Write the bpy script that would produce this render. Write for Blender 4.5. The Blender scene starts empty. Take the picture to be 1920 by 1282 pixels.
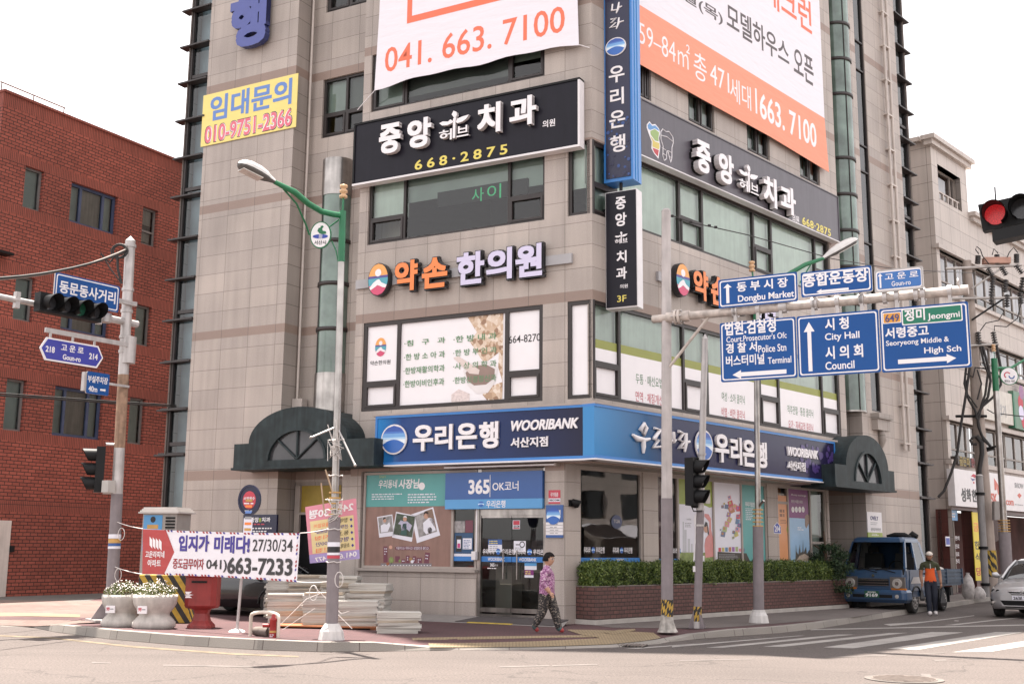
import bpy, bmesh, math, random
from mathutils import Vector, Matrix
random.seed(7)
R = math.radians
sc = bpy.context.scene
col = sc.collection
# ------------------------------------------------------------------ camera
CAM = Vector((0, 0, 1.71)); FPX = 2154.0
PITCH, ROLL, AL, AR = R(10.26), R(0.51), R(61.17), R(42.01)
_f = Vector((0, math.cos(PITCH), math.sin(PITCH))); _u = Vector((0, -math.sin(PITCH), math.cos(PITCH))); _r = Vector((1, 0, 0))
CR = math.cos(ROLL) * _r + math.sin(ROLL) * _u
CU = -math.sin(ROLL) * _r + math.cos(ROLL) * _u
cd = bpy.data.cameras.new('camera'); cam = bpy.data.objects.new('camera', cd); col.objects.link(cam)
cd.sensor_width = 36; cd.lens = FPX / 1920 * 36; cd.clip_end = 4000; cd.clip_start = .1
m = Matrix.Identity(4)
for i in range(3):
 m[i][0], m[i][1], m[i][2], m[i][3] = CR[i], CU[i], -_f[i], CAM[i]
cam.matrix_world = m
sc.camera = cam
# ------------------------------------------------------------------ light
SUN_EL = R(76); SDIR = Vector((-.51, .86, 0)).normalized()       # towards the sun, horizontally
w = bpy.data.worlds.new('World'); sc.world = w; w.use_nodes = True
nt = w.node_tree; bg = nt.nodes['Background']
sky = nt.nodes.new('ShaderNodeTexSky'); sky.sky_type = 'NISHITA'; sky.sun_disc = False
sky.sun_elevation = SUN_EL; sky.sun_rotation = math.atan2(SDIR.x, SDIR.y)
sky.air_density = 1.0; sky.dust_density = 1.5; sky.ozone_density = 1.0
hs = nt.nodes.new('ShaderNodeHueSaturation'); hs.inputs['Saturation'].default_value = .16; hs.inputs['Value'].default_value = 1.0
wm = nt.nodes.new('ShaderNodeMix'); wm.data_type = 'RGBA'; wm.blend_type = 'MULTIPLY'; wm.inputs[0].default_value = 1
wm.inputs[7].default_value = (1.0, .955, .945, 1)
nt.links.new(sky.outputs[0], hs.inputs['Color']); nt.links.new(hs.outputs[0], wm.inputs[6]); hz_ = nt.nodes.new('ShaderNodeMix'); hz_.data_type = 'RGBA'; hz_.inputs[0].default_value = .55; hz_.inputs[7].default_value = (4.7, 4.5, 4.46, 1)      # thin even white cloud
nt.links.new(wm.outputs[2], hz_.inputs[6]); nt.links.new(hz_.outputs[2], bg.inputs[0])
bg.inputs[1].default_value = .10
sl = bpy.data.lights.new('sun', 'SUN'); sl.energy = 4.1; sl.angle = R(.6); sl.color = (1, .93, .84)
so = bpy.data.objects.new('sun', sl); col.objects.link(so)
sv = Vector((SDIR.x * math.cos(SUN_EL), SDIR.y * math.cos(SUN_EL), math.sin(SUN_EL)))
so.rotation_euler = sv.to_track_quat('Z', 'Y').to_euler(); so.location = sv * 60
sc.view_settings.view_transform = 'Standard'; sc.view_settings.look = 'None'
sc.view_settings.exposure = 2.06; sc.view_settings.gamma = 1
sc.cycles.max_bounces = 6; sc.cycles.transparent_max_bounces = 12
# ------------------------------------------------------------------ survey helpers
def ray(px, py):
 return CR * ((px - 960) / FPX) + CU * ((641 - py) / FPX) + _f
def gp(px, py, z=.14):
 d = ray(px, py); return CAM + d * ((z - CAM.z) / d.z)
def at(px, py, Y):
 d = ray(px, py); return CAM + d * (Y / d.y)
class Plane:
 """A vertical plane: u runs to the right as seen from outside, z up, off outwards."""
 def __init__(s, O, az_u):
  s.O = Vector((O[0], O[1], 0)); s.U = Vector((math.sin(az_u), math.cos(az_u), 0)); s.N = s.U.cross(Vector((0, 0, 1)))
 def uz(s, px, py, off=0):
  d = ray(px, py); t = (s.O + s.N * off - CAM).dot(s.N) / d.dot(s.N); p = CAM + d * t
  return (p - s.O).dot(s.U), p.z
 def P(s, u, z, off=0):
  return s.O + s.U * u + s.N * off + Vector((0, 0, z))
 def shift(s, off, du=0):
  q = Plane((0, 0), 0); q.U = s.U; q.N = s.N; q.O = s.O + s.N * off + s.U * du; return q
B0 = gp(1060, 1170)
PL = Plane(B0, math.pi - AL)                      # left facade, u to the right
_uc = PL.uz(1111, 650)[0]
CORNER = PL.P(_uc, 0)
PL = Plane(CORNER, math.pi - AL)                  # u = 0 at the corner, negative to the left
PR = Plane(CORNER, AR)                            # upper right facade, u from the corner
PRG = Plane(B0, AR)                               # ground floor right facade, set back
# ------------------------------------------------------------------ materials
MATS = {}
def _nodes(name):
 mt = bpy.data.materials.new(name); mt.use_nodes = True
 t = mt.node_tree; return mt, t, t.nodes['Principled BSDF'], t.nodes, t.links
def noise_factor(t, co, scale, lo, hi, detail=4, stretch=None):
 n = t.nodes.new('ShaderNodeTexNoise'); n.inputs['Scale'].default_value = scale; n.inputs['Detail'].default_value = detail
 if stretch:
  mp = t.nodes.new('ShaderNodeMapping'); mp.inputs['Scale'].default_value = stretch
  t.links.new(co, mp.inputs[0]); t.links.new(mp.outputs[0], n.inputs['Vector'])
 else:
  t.links.new(co, n.inputs['Vector'])
 r = t.nodes.new('ShaderNodeMapRange'); r.inputs[1].default_value = .25; r.inputs[2].default_value = .75
 r.inputs[3].default_value = lo; r.inputs[4].default_value = hi
 t.links.new(n.outputs[0], r.inputs[0]); return r.outputs[0]
def mul(t, c, f):
 x = t.nodes.new('ShaderNodeMix'); x.data_type = 'RGBA'; x.blend_type = 'MULTIPLY'; x.inputs[0].default_value = 1
 t.links.new(c, x.inputs[6]); t.links.new(f, x.inputs[7]); return x.outputs[2]
def mat(name, c, rough=.6, metal=0, var=.12, scale=3.0, bump=0, fine=0, spec=.5, streak=0, emit=0, coat=0):
 if name in MATS: return MATS[name]
 mt, t, b, N, Lk = _nodes(name)
 b.inputs['Roughness'].default_value = rough; b.inputs['Metallic'].default_value = metal
 b.inputs['Specular IOR Level'].default_value = spec; b.inputs['Coat Weight'].default_value = coat
 tc = N.new('ShaderNodeTexCoord'); co = tc.outputs['Object']
 rgb = N.new('ShaderNodeRGB'); rgb.outputs[0].default_value = (*c, 1); o = rgb.outputs[0]
 if var: o = mul(t, o, noise_factor(t, co, scale, 1 - var, 1 + var))
 if fine: o = mul(t, o, noise_factor(t, co, 90, 1 - fine, 1 + fine, 2))
 if streak: o = mul(t, o, noise_factor(t, co, 3, 1 - streak, 1 + streak * .3, 5, (3, 3, .25)))
 Lk.new(o, b.inputs['Base Color'])
 if bump:
  bp = N.new('ShaderNodeBump'); bp.inputs['Strength'].default_value = bump; bp.inputs['Distance'].default_value = .01
  n = N.new('ShaderNodeTexNoise'); n.inputs['Scale'].default_value = 60; Lk.new(co, n.inputs['Vector'])
  Lk.new(n.outputs[0], bp.inputs['Height']); Lk.new(bp.outputs[0], b.inputs['Normal'])
 if emit:
  b.inputs['Emission Color'].default_value = (*c, 1); b.inputs['Emission Strength'].default_value = emit
 MATS[name] = mt; return mt
def tiles(name, c1, c2, cm, w, h, mort, offset=0, rough=.55, speck=.12, grime=.16, bump=.3, streak=.0, vo=0, uo=0, mott=0):
 """Rectangular units (stone slabs, bricks, pavers) on the UV map, which is in metres."""
 mt, t, b, N, Lk = _nodes(name)
 uv = N.new('ShaderNodeUVMap'); mp = N.new('ShaderNodeMapping'); mp.inputs['Location'].default_value = (uo, vo, 0)
 Lk.new(uv.outputs[0], mp.inputs[0])
 br = N.new('ShaderNodeTexBrick'); br.offset = offset; br.squash = 1
 br.inputs['Scale'].default_value = 1; br.inputs['Brick Width'].default_value = w; br.inputs['Row Height'].default_value = h
 br.inputs['Mortar Size'].default_value = mort; br.inputs['Mortar Smooth'].default_value = .1; br.inputs['Bias'].default_value = 0
 br.inputs['Color1'].default_value = (*c1, 1); br.inputs['Color2'].default_value = (*c2, 1); br.inputs['Mortar'].default_value = (*cm, 1)
 Lk.new(mp.outputs[0], br.inputs['Vector'])
 o = br.outputs['Color']; co = uv.outputs[0]
 o = mul(t, o, noise_factor(t, co, 70, 1 - speck, 1 + speck, 2))
 o = mul(t, o, noise_factor(t, co, .35, 1 - grime, 1 + grime, 5))
 if mott: o = mul(t, o, noise_factor(t, co, 14, 1 - mott, 1 + mott, 3))
 if streak: o = mul(t, o, noise_factor(t, co, 1.2, 1 - streak, 1 + streak * .4, 6, (4, .22, 1)))
 Lk.new(o, b.inputs['Base Color']); b.inputs['Roughness'].default_value = rough
 bp = N.new('ShaderNodeBump'); bp.inputs['Strength'].default_value = bump; bp.inputs['Distance'].default_value = .008; bp.invert = True
 Lk.new(br.outputs['Fac'], bp.inputs['Height']); Lk.new(bp.outputs[0], b.inputs['Normal'])
 MATS[name] = mt; return mt
def glass(name, tint, refl=1.0, rough=.02):
 mt = bpy.data.materials.new(name); mt.use_nodes = True; t = mt.node_tree; t.nodes.clear()
 out = t.nodes.new('ShaderNodeOutputMaterial'); mx = t.nodes.new('ShaderNodeMixShader')
 tr = t.nodes.new('ShaderNodeBsdfTransparent'); tr.inputs[0].default_value = (*tint, 1)
 gl = t.nodes.new('ShaderNodeBsdfGlossy'); gl.inputs['Roughness'].default_value = rough; gl.inputs[0].default_value = (refl, refl, refl, 1)
 fr = t.nodes.new('ShaderNodeFresnel'); fr.inputs[0].default_value = 1.62
 tc = t.nodes.new('ShaderNodeTexCoord'); n = t.nodes.new('ShaderNodeTexNoise'); n.inputs['Scale'].default_value = .9
 bp = t.nodes.new('ShaderNodeBump'); bp.inputs['Strength'].default_value = .05; bp.inputs['Distance'].default_value = .05
 t.links.new(tc.outputs['Object'], n.inputs['Vector']); t.links.new(n.outputs[0], bp.inputs['Height']); t.links.new(bp.outputs[0], gl.inputs['Normal'])
 t.links.new(fr.outputs[0], mx.inputs[0]); t.links.new(tr.outputs[0], mx.inputs[1]); t.links.new(gl.outputs[0], mx.inputs[2])
 t.links.new(mx.outputs[0], out.inputs[0]); MATS[name] = mt; return mt
def s2l(r, g, b):
 f = lambda v: (v / 255 / 12.92) if v / 255 <= .04045 else ((v / 255 + .055) / 1.055) ** 2.4
 return (f(r), f(g), f(b))
# ------------------------------------------------------------------ mesh builder
_txt = {}
def text_geo(s, bold=0.0, italic=0.0, spacing=1.0, res=3):
 k = (s, bold, italic, spacing, res)
 if k in _txt: return _txt[k]
 cu = bpy.data.curves.new('lettering', 'FONT'); cu.body = s; cu.size = 1; cu.offset = bold; cu.shear = italic
 cu.space_character = spacing; cu.resolution_u = res; cu.fill_mode = 'BOTH' if False else 'FRONT'; cu.extrude = .5
 cu.fill_mode = 'BOTH'
 ob = bpy.data.objects.new('lettering', cu); me = bpy.data.meshes.new_from_object(ob)
 vs = [v.co.copy() for v in me.vertices]; fs = [tuple(p.vertices) for p in me.polygons]
 bpy.data.objects.remove(ob); bpy.data.curves.remove(cu); bpy.data.meshes.remove(me)
 x0 = min(v.x for v in vs); x1 = max(v.x for v in vs); y0 = min(v.y for v in vs); y1 = max(v.y for v in vs)
 _txt[k] = (vs, fs, x0, x1, y0, y1); return _txt[k]
class MB:
 def __init__(s): s.v = []; s.f = []; s.m = []; s.sm = []
 def add(s, vs, fs, mt, smooth=False):
  o = len(s.v); s.v += [Vector(p) for p in vs]
  for f in fs: s.f.append([i + o for i in f]); s.m.append(mt); s.sm.append(smooth)
  return s
 def quad(s, a, b, c, d, mt): return s.add([a, b, c, d], [(0, 1, 2, 3)], mt)
 def hexa(s, p, mt):   # 8 points: bottom loop 0-3 (ccw from above), top loop 4-7
  return s.add(p, [(3, 2, 1, 0), (4, 5, 6, 7), (0, 1, 5, 4), (1, 2, 6, 5), (2, 3, 7, 6), (3, 0, 4, 7)], mt)
 def box(s, c, size, mt, rz=0):
  x, y, z = size[0] / 2, size[1] / 2, size[2] / 2; M = Matrix.Rotation(rz, 3, 'Z'); c = Vector(c)
  return s.hexa([c + M @ Vector(q) for q in ((-x, -y, -z), (x, -y, -z), (x, y, -z), (-x, y, -z), (-x, -y, z), (x, -y, z), (x, y, z), (-x, y, z))], mt)
 def pbox(s, pl, u0, u1, z0, z1, o0, o1, mt):  # box on a plane, from off o0 (inner) to o1 (outer)
  P = pl.P; return s.hexa([P(u0, z0, o1), P(u1, z0, o1), P(u1, z0, o0), P(u0, z0, o0), P(u0, z1, o1), P(u1, z1, o1), P(u1, z1, o0), P(u0, z1, o0)], mt)
 def prect(s, pl, u0, u1, z0, z1, off, mt):
  P = pl.P; return s.quad(P(u0, z0, off), P(u1, z0, off), P(u1, z1, off), P(u0, z1, off), mt)
 def ppoly(s, pl, pts, o0, o1, mt, mside=None):   # polygon prism on a plane
  n = len(pts); a = sum(pts[i][0] * pts[(i + 1) % n][1] - pts[(i + 1) % n][0] * pts[i][1] for i in range(n))
  if a < 0: pts = pts[::-1]
  vs = [pl.P(u, z, o1) for u, z in pts]
  if o0 is None: return s.add(vs, [tuple(range(n))], mt)
  vs += [pl.P(u, z, o0) for u, z in pts]
  s.add(vs, [tuple(range(n)), tuple(range(2 * n - 1, n - 1, -1))], mt)
  s.add(vs, [(i, n + i, n + (i + 1) % n, (i + 1) % n) for i in range(n)], mside or mt)
  return s
 def tube(s, pts, r, mt, n=10, cap=True, smooth=True):
  pts = [Vector(p) for p in pts]; rs = r if isinstance(r, (list, tuple)) else [r] * len(pts)
  vs = []; ref = None
  for i, p in enumerate(pts):
   d = (pts[min(i + 1, len(pts) - 1)] - pts[max(i - 1, 0)]).normalized()
   if ref is None: ref = Vector((0, 0, 1)) if abs(d.z) < .9 else Vector((1, 0, 0))
   a = (ref - d * ref.dot(d)).normalized(); b = d.cross(a); ref = a
   vs += [p + (a * math.cos(2 * math.pi * k / n) + b * math.sin(2 * math.pi * k / n)) * rs[i] for k in range(n)]
  fs = []
  for i in range(len(pts) - 1):
   for k in range(n):
    k2 = (k + 1) % n; fs.append((i * n + k, i * n + k2, (i + 1) * n + k2, (i + 1) * n + k))
  s.add(vs, fs, mt, smooth)
  if cap: s.add(vs[:n], [tuple(range(n - 1, -1, -1))], mt); s.add(vs[-n:], [tuple(range(n))], mt)
  return s
 def lathe(s, c, prof, mt, n=20, rfun=None, smooth=True, cap=True):
  c = Vector(c); vs = []
  for (r, z) in prof:
   for k in range(n):
    a = 2 * math.pi * k / n; q = r * (rfun(a, z) if rfun else 1); vs.append(c + Vector((q * math.cos(a), q * math.sin(a), z)))
  fs = [(i * n + k, i * n + (k + 1) % n, (i + 1) * n + (k + 1) % n, (i + 1) * n + k) for i in range(len(prof) - 1) for k in range(n)]
  s.add(vs, fs, mt, smooth)
  if cap: s.add(vs[:n], [tuple(range(n - 1, -1, -1))], mt); s.add(vs[-n:], [tuple(range(n))], mt)
  return s
 def text(s, txt, pl, u0, u1, z0, z1, o0, o1, mt, bold=0, italic=0, spacing=1, mside=None, res=3, mirror=False, keep=False, sk=0):
  """Lettering fitted to the box u0..u1, z0..z1 of a plane, standing from off o0 out to o1."""
  if bold > .016:        # heavier weights: the light outline repeated a little to each side
   e = (bold - .012) * .72; vs, fs, x0, x1, y0, y1 = text_geo(txt, .012, italic, spacing, res)
   kx = (u1 - u0) / (x1 - x0) * e; kz = (z1 - z0) / (y1 - y0) * e; d_ = (o1 - o0)
   for i, (a, b) in enumerate(((-1, -1), (1, 1), (-1, 1), (1, -1))): s.text(txt, pl, u0 + kx + a * kx, u1 - kx + a * kx, z0 + kz + b * kz, z1 - kz + b * kz, o0, o1 + (.0002 if d_ < .02 else .0007) * i, mt, .012, italic, spacing, mside, res, mirror, keep, sk)
   return s
  vs, fs, x0, x1, y0, y1 = text_geo(txt, bold, italic, spacing, res)
  kx = (u1 - u0) / max(x1 - x0, 1e-6); ky = (z1 - z0) / max(y1 - y0, 1e-6)
  if keep: kx = ky = min(kx, ky); u0 += ((u1 - u0) - kx * (x1 - x0)) / 2
  out = []
  for v in vs:
   q = (v.x - x0) * kx; u = (u1 - q) if mirror else (u0 + q)
   out.append(pl.P(u, z0 + (v.y - y0) * ky + sk * (u - u0), o0 + (v.z + .5) * (o1 - o0)))
  front = [f[::-1] if mirror else f for f in fs]
  for f in front:
   zz = [vs[i].z for i in f]
   side = max(zz) - min(zz) > .5
   if not side and zz[0] < 0: continue
   if side and o1 - o0 < .004: continue
   s.add([out[i] for i in f], [tuple(range(len(f)))], (mside or mt) if side else mt)
  return s
 def disc(s, pl, u, z, ru, rz, o0, o1, mt, n=28, mside=None):
  return s.ppoly(pl, [(u + ru * math.cos(2 * math.pi * k / n), z + rz * math.sin(2 * math.pi * k / n)) for k in range(n)], o0, o1, mt, mside)
 def ring(s, pl, u, z, r0, r1, o0, o1, mt, n=28, a0=0, a1=2 * math.pi, sy=1):
  for k in range(n):
   a = a0 + (a1 - a0) * k / n; b = a0 + (a1 - a0) * (k + 1) / n
   s.ppoly(pl, [(u + r0 * math.cos(a), z + sy * r0 * math.sin(a)), (u + r1 * math.cos(a), z + sy * r1 * math.sin(a)), (u + r1 * math.cos(b), z + sy * r1 * math.sin(b)), (u + r0 * math.cos(b), z + sy * r0 * math.sin(b))], o0, o1, mt)
  return s
 def build(s, name, parent=None, **tags):
  me = bpy.data.meshes.new(name); ob = bpy.data.objects.new(name, me); col.objects.link(ob)
  inv = Matrix.Identity(4)
  if parent is not None:
   ob.parent = parent; W = parent.matrix_basis.copy(); q = parent
   while q.parent: q = q.parent; W = q.matrix_basis @ W
   inv = W.inverted()
  elif tags.get('origin') is not None:
   o = Vector(tags['origin']); ob.location = o; inv = Matrix.Translation(-o)
  me.from_pydata([inv @ v for v in s.v], [], s.f)
  ms = []
  for x in s.m:
   if x not in ms: ms.append(x)
  for x in ms: me.materials.append(x)
  ix = {x: i for i, x in enumerate(ms)}
  me.polygons.foreach_set('material_index', [ix[x] for x in s.m]); me.polygons.foreach_set('use_smooth', s.sm)
  uvl = me.uv_layers.new(name='UVMap'); dat = [0.0] * (2 * len(me.loops)); Z = Vector((0, 0, 1))
  for p in me.polygons:
   vs = [s.v[i] for i in p.vertices]
   n = Vector((0, 0, 0))
   for i in range(len(vs)): n += vs[i].cross(vs[(i + 1) % len(vs)]) if len(vs) > 3 else Vector((0, 0, 0))
   if len(vs) == 3: n = (vs[1] - vs[0]).cross(vs[2] - vs[0])
   if len(vs) > 3:
    n = Vector((0, 0, 0)); c = vs[0]
    for i in range(1, len(vs) - 1): n += (vs[i] - c).cross(vs[i + 1] - c)
   if n.length: n.normalize()
   if abs(n.z) > .7:
    for li, v in zip(p.loop_indices, vs): dat[2 * li], dat[2 * li + 1] = v.x, v.y
   else:
    tt = Z.cross(n)
    if tt.length: tt.normalize()
    for li, v in zip(p.loop_indices, vs): dat[2 * li], dat[2 * li + 1] = v.dot(tt), v.z
  uvl.data.foreach_set('uv', dat); me.update()
  lab = tags.get('label');
  for k in ('label', 'category', 'group', 'kind'):
   if tags.get(k): ob[k] = tags[k]
  if tags.get('bevel'):
   md = ob.modifiers.new('bevel', 'BEVEL'); md.width = tags['bevel']; md.segments = 2; md.limit_method = 'ANGLE'; md.angle_limit = R(35)
  return ob
def thing(name, loc, label, category, group=None, rz=0):
 o = bpy.data.objects.new(name, None); col.objects.link(o); o.location = Vector(loc); o.rotation_euler = (0, 0, rz); o.empty_display_size = .2
 o['label'] = label; o['category'] = category
 if group: o['group'] = group
 return o
def copy_tree(o, parent=None):
 c = o.copy(); col.objects.link(c)
 if parent is not None: c.parent = parent
 for ch in [x for x in bpy.data.objects if x.parent == o]: copy_tree(ch, c)
 return c
# ------------------------------------------------------------------ shared materials
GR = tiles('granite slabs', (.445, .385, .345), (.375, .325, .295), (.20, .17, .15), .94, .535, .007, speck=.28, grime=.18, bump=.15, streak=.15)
GRD = tiles('granite slabs shaded', (.36, .31, .28), (.33, .29, .26), (.16, .14, .125), .94, .535, .009, speck=.2, grime=.16, bump=.15, streak=.15)  # same granite darkened for returns and recesses, their shade put into the colour
BAND = tiles('brown granite band', (.29, .215, .18), (.265, .195, .165), (.15, .12, .1), .94, 3, .008, speck=.22, grime=.12, bump=.1)
FRM = mat('dark window frame', (.028, .021, .02), .45, var=.2)
BLKM = mat('black metal', (.010, .010, .011), .5, spec=.22)
GLS = glass('green tinted glass', (.88, .95, .91), .95)
GLD = glass('dark tinted glass', (.72, .80, .82), .9)
GLC = glass('clear shop glass', (.62, .68, .66), .9)
BLIND = mat('pale roller blind', (.72, .77, .73), .8, var=.08, streak=.12)
BLIND2 = mat('dim roller blind', (.34, .39, .37), .8, var=.2, scale=.8)
ROOM = mat('room interior', (.12, .13, .125), .9, var=.3, scale=.7)
ROOMD = mat('dark room interior', (.035, .037, .038), .9, var=.4, scale=.6)
WHITE = mat('white film', (.83, .80, .82), .45, var=.02)
STEEL = mat('brushed stainless', (.40, .375, .355), .28, .9, var=.35, scale=2.5, streak=.3)
CANOPY = mat('dark green canopy metal', (.024, .036, .039), .55, var=.4, streak=.5, spec=.3)
CONC = mat('concrete', (.42, .39, .36), .85, var=.15, fine=.12, bump=.3)
BEIGE = mat('beige aluminium trim', (.36, .31, .28), .5, var=.1)
BANDS = [(3.46, 3.72), (7.27, 7.50), (10.86, 11.10), (14.42, 14.66), (18.0, 18.25)]
HT = 27.0
def cuts(a, b, xs): return sorted({round(x, 4) for x in [a, b] + [x for x in xs if a < x < b]})
def wall(mb, pl, u0, u1, z0, z1, holes=(), mt=None, bands=BANDS, depth=.14, off=0, bm=None):
 us = cuts(u0, u1, [h[0] for h in holes] + [h[1] for h in holes]); zs = cuts(z0, z1, [h[2] for h in holes] + [h[3] for h in holes] + [z for b in bands for z in b])
 for i in range(len(us) - 1):
  for j in range(len(zs) - 1):
   cu, cz = (us[i] + us[i + 1]) / 2, (zs[j] + zs[j + 1]) / 2
   if any(h[0] < cu < h[1] and h[2] < cz < h[3] for h in holes): continue
   mb.prect(pl, us[i], us[i + 1], zs[j], zs[j + 1], off, (bm or BAND) if any(b[0] < cz < b[1] for b in bands) else (mt or GR))
 for a, b, c, d in holes:
  P = pl.P; o, q = off, off - depth
  for (p1, p2) in (((a, c), (a, d)), ((b, d), (b, c)), ((a, d), (b, d)), ((b, c), (a, c))):
   mb.quad(P(*p1, o), P(*p2, o), P(*p2, q), P(*p1, q), mt or GR)
def window(parent, pl, u0, u1, z0, z1, cols=(), rows=None, sash=(), off=-.06, fw=.07, glassm=None, blinds=None, name='window', frm=None, label=None, fd=.09, back=-.17):
 """Frame with mullions and transoms; rows = {column: [z, ...]}; sash = cells with an opening sash; blinds = {cell: material}."""
 rows = rows or {}; blinds = blinds or {}; frm = frm or FRM
 f = MB(); g = MB(); bl = {}
 o0, o1 = off - fd, off
 us = [u0] + list(cols) + [u1]; h = fw / 2
 for i, u in enumerate(us):
  a, b = (u, u + fw) if i == 0 else (u - fw, u) if i == len(us) - 1 else (u - h, u + h)
  f.pbox(pl, a, b, z0, z1, o0, o1, frm)
 for i in range(len(us) - 1):
  a = us[i] + (fw if i == 0 else h); b = us[i + 1] - (fw if i == len(us) - 2 else h)
  zs = [z0] + sorted(rows.get(i, [])) + [z1]
  for j, z in enumerate(zs):
   c, d = (z, z + fw) if j == 0 else (z - fw, z) if j == len(zs) - 1 else (z - h, z + h)
   f.pbox(pl, a, b, c, d, o0, o1 - .002, frm)
  for j in range(len(zs) - 1):
   c = zs[j] + (fw if j == 0 else h); d = zs[j + 1] - (fw if j == len(zs) - 2 else h)
   aa, bb = a, b
   if (i, j) in sash:
    k = .055
    f.pbox(pl, a, a + k, c, d, o0 + .02, o1 + .02, frm); f.pbox(pl, b - k, b, c, d, o0 + .02, o1 + .02, frm)
    f.pbox(pl, a + k, b - k, c, c + k, o0 + .02, o1 + .018, frm); f.pbox(pl, a + k, b - k, d - k, d, o0 + .02, o1 + .018, frm)
    aa, bb, c, d = a + k, b - k, c + k, d - k
   g.prect(pl, aa, bb, c, d, off - .05, glassm or GLS)
   bm_ = blinds.get((i, j), blinds.get('all'))
   if bm_:
    fr = 0
    if isinstance(bm_, tuple): bm_, fr = bm_
    bl.setdefault(bm_.name, MB()).prect(pl, aa - .06, bb + .06, c - .06 + (d - c) * fr, d + .06, off + back, bm_)
 fo = f.build(name, parent, label=label); g.build('pane', fo)
 for b in bl.values(): b.build('blind', fo)
 return fo
def z_at(pl, px, py, off=0): return pl.uz(px, py, off)[1]
def u_at(pl, px, py, off=0): return pl.uz(px, py, off)[0]
# ------------------------------------------------------------------ bank building
BK = thing('bank_building', CORNER, 'tall pinkish granite corner building with dark framed windows and signboards all over it', 'building')
UL, UT, UR, UE = -6.55, -12.09, -8.84, -12.92          # main left edge, tower left, tower right, glazed strip end
best = min((abs(PL.uz(586, 140, -x / 100)[0] - UR), x / 100) for x in range(10, 400)); RD = best[1]      # depth of the recess
# --- main left facade, upper storeys
zb2, zt2 = 5.04, 7.27
W2 = (-6.30, -1.25, zb2, zt2); W2C = (-.62, 0.0, zb2, zt2)
W3 = (-6.28, -1.22, 9.28, 11.05); W3C = (-.62, 0.0, 9.28, 11.05)
W4 = (-6.30, -1.23, 12.84, 14.42); W5 = (-6.30, -1.23, 16.5, 18.0)
mb = MB()
wall(mb, PL, UL, 0, 3.60, HT, [W2, W2C, W3, W3C, W4, W5], GR)
# right facade, upper storeys
RE = 12.40
V2 = (0, 12.03, zb2, zt2); V3 = (0, 11.75, 9.28, 11.05)
small = []
for a, b in (((1199, 124), (1221, 183)), ((1290, 174), (1340, 245)), ((1400, 235), (1444, 302)), ((1499, 293), (1538, 350))):
 p, q = PR.uz(*a), PR.uz(*b); small.append((p[0], q[0], 12.70, 13.60))
wall(mb, PR, 0, RE, 3.60, HT, [V2, V3] + small, GR)
# ground floor: left facade, pier, right facade
zf = .14
D0, D1 = u_at(PL, 893, 1040), u_at(PL, 1021, 1040)
S0 = u_at(PL, 674, 1000)
wall(mb, PL, UL, _uc * 0 + u_at(PL, 1060, 1000), zf, 3.60, [(S0, D1, zf, 3.56)], GR, depth=.18)
sillz = z_at(PL, 780, 1066)
mb.pbox(PL, S0, D0 - .02, zf, sillz - .06, -.17, -.03, GR)
mb.pbox(PL, S0 - .05, D0 + .0, sillz - .06, sillz, -.2, .06, BEIGE)
# soffit where the upper floors overhang the set back right ground floor
P = PL.P
mb.quad(PL.P(0, 3.60), PR.P(RE, 3.60), PRG.P(RE + .1, 3.60), PRG.P(0, 3.60), BEIGE)
gh = []
def ug(px): return u_at(PRG, px, 980)
for a, b in ((1088, 1207), (1234, 1440), (1460, 1552)): gh.append((ug(a), ug(b), .75, 3.58))
wall(mb, PRG, 0, RE + .1, zf, 3.60, gh, GR, bands=[], depth=.12)
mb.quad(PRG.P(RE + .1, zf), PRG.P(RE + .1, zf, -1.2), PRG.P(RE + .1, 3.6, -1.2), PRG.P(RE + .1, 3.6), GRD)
mb.build('wall', BK)
# --- recesses and towers
mb = MB()
wall(mb, PL, UT, UR, zf, HT + .5, [], GR)
pr = Plane(PL.P(UR, 0), math.pi - AL - math.pi / 2)
prl = Plane(PL.P(UR, 0), 0); prl.U = -PL.N; prl.N = PL.U.copy()         # tower's return, facing right
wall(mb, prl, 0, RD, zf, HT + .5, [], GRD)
REC = PL.shift(-RD)
rw = []
for (a, b, c, e) in ((-8.45, -6.75, 12.72, 14.42), (-8.45, -6.75, 16.4, 18.0)): rw.append((a, b, c, e))
wall(mb, REC, UR, UL + .9, 3.4, HT, rw, GR)
pml = Plane(PL.P(UL, 0), 0); pml.U = PL.N; pml.N = -PL.U
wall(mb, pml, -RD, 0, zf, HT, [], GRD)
# right tower
TL_, TR_, TE_ = 13.46, 17.50, 18.42
slit = (u_at(PR, 1606, 160), u_at(PR, 1623, 160), 6.1, HT)
wall(mb, PR, TL_, TR_, zf, HT + .5, [slit], GR, depth=.1)
RDR = 1.3
prr = Plane(PR.P(TL_, 0), 0); prr.U = PR.N.copy(); prr.N = -PR.U
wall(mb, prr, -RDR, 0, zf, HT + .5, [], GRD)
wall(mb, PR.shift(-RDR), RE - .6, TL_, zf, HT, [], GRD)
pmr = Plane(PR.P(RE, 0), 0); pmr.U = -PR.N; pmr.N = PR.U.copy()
wall(mb, pmr, 0, RDR, 3.6, HT, [], GRD)
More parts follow.
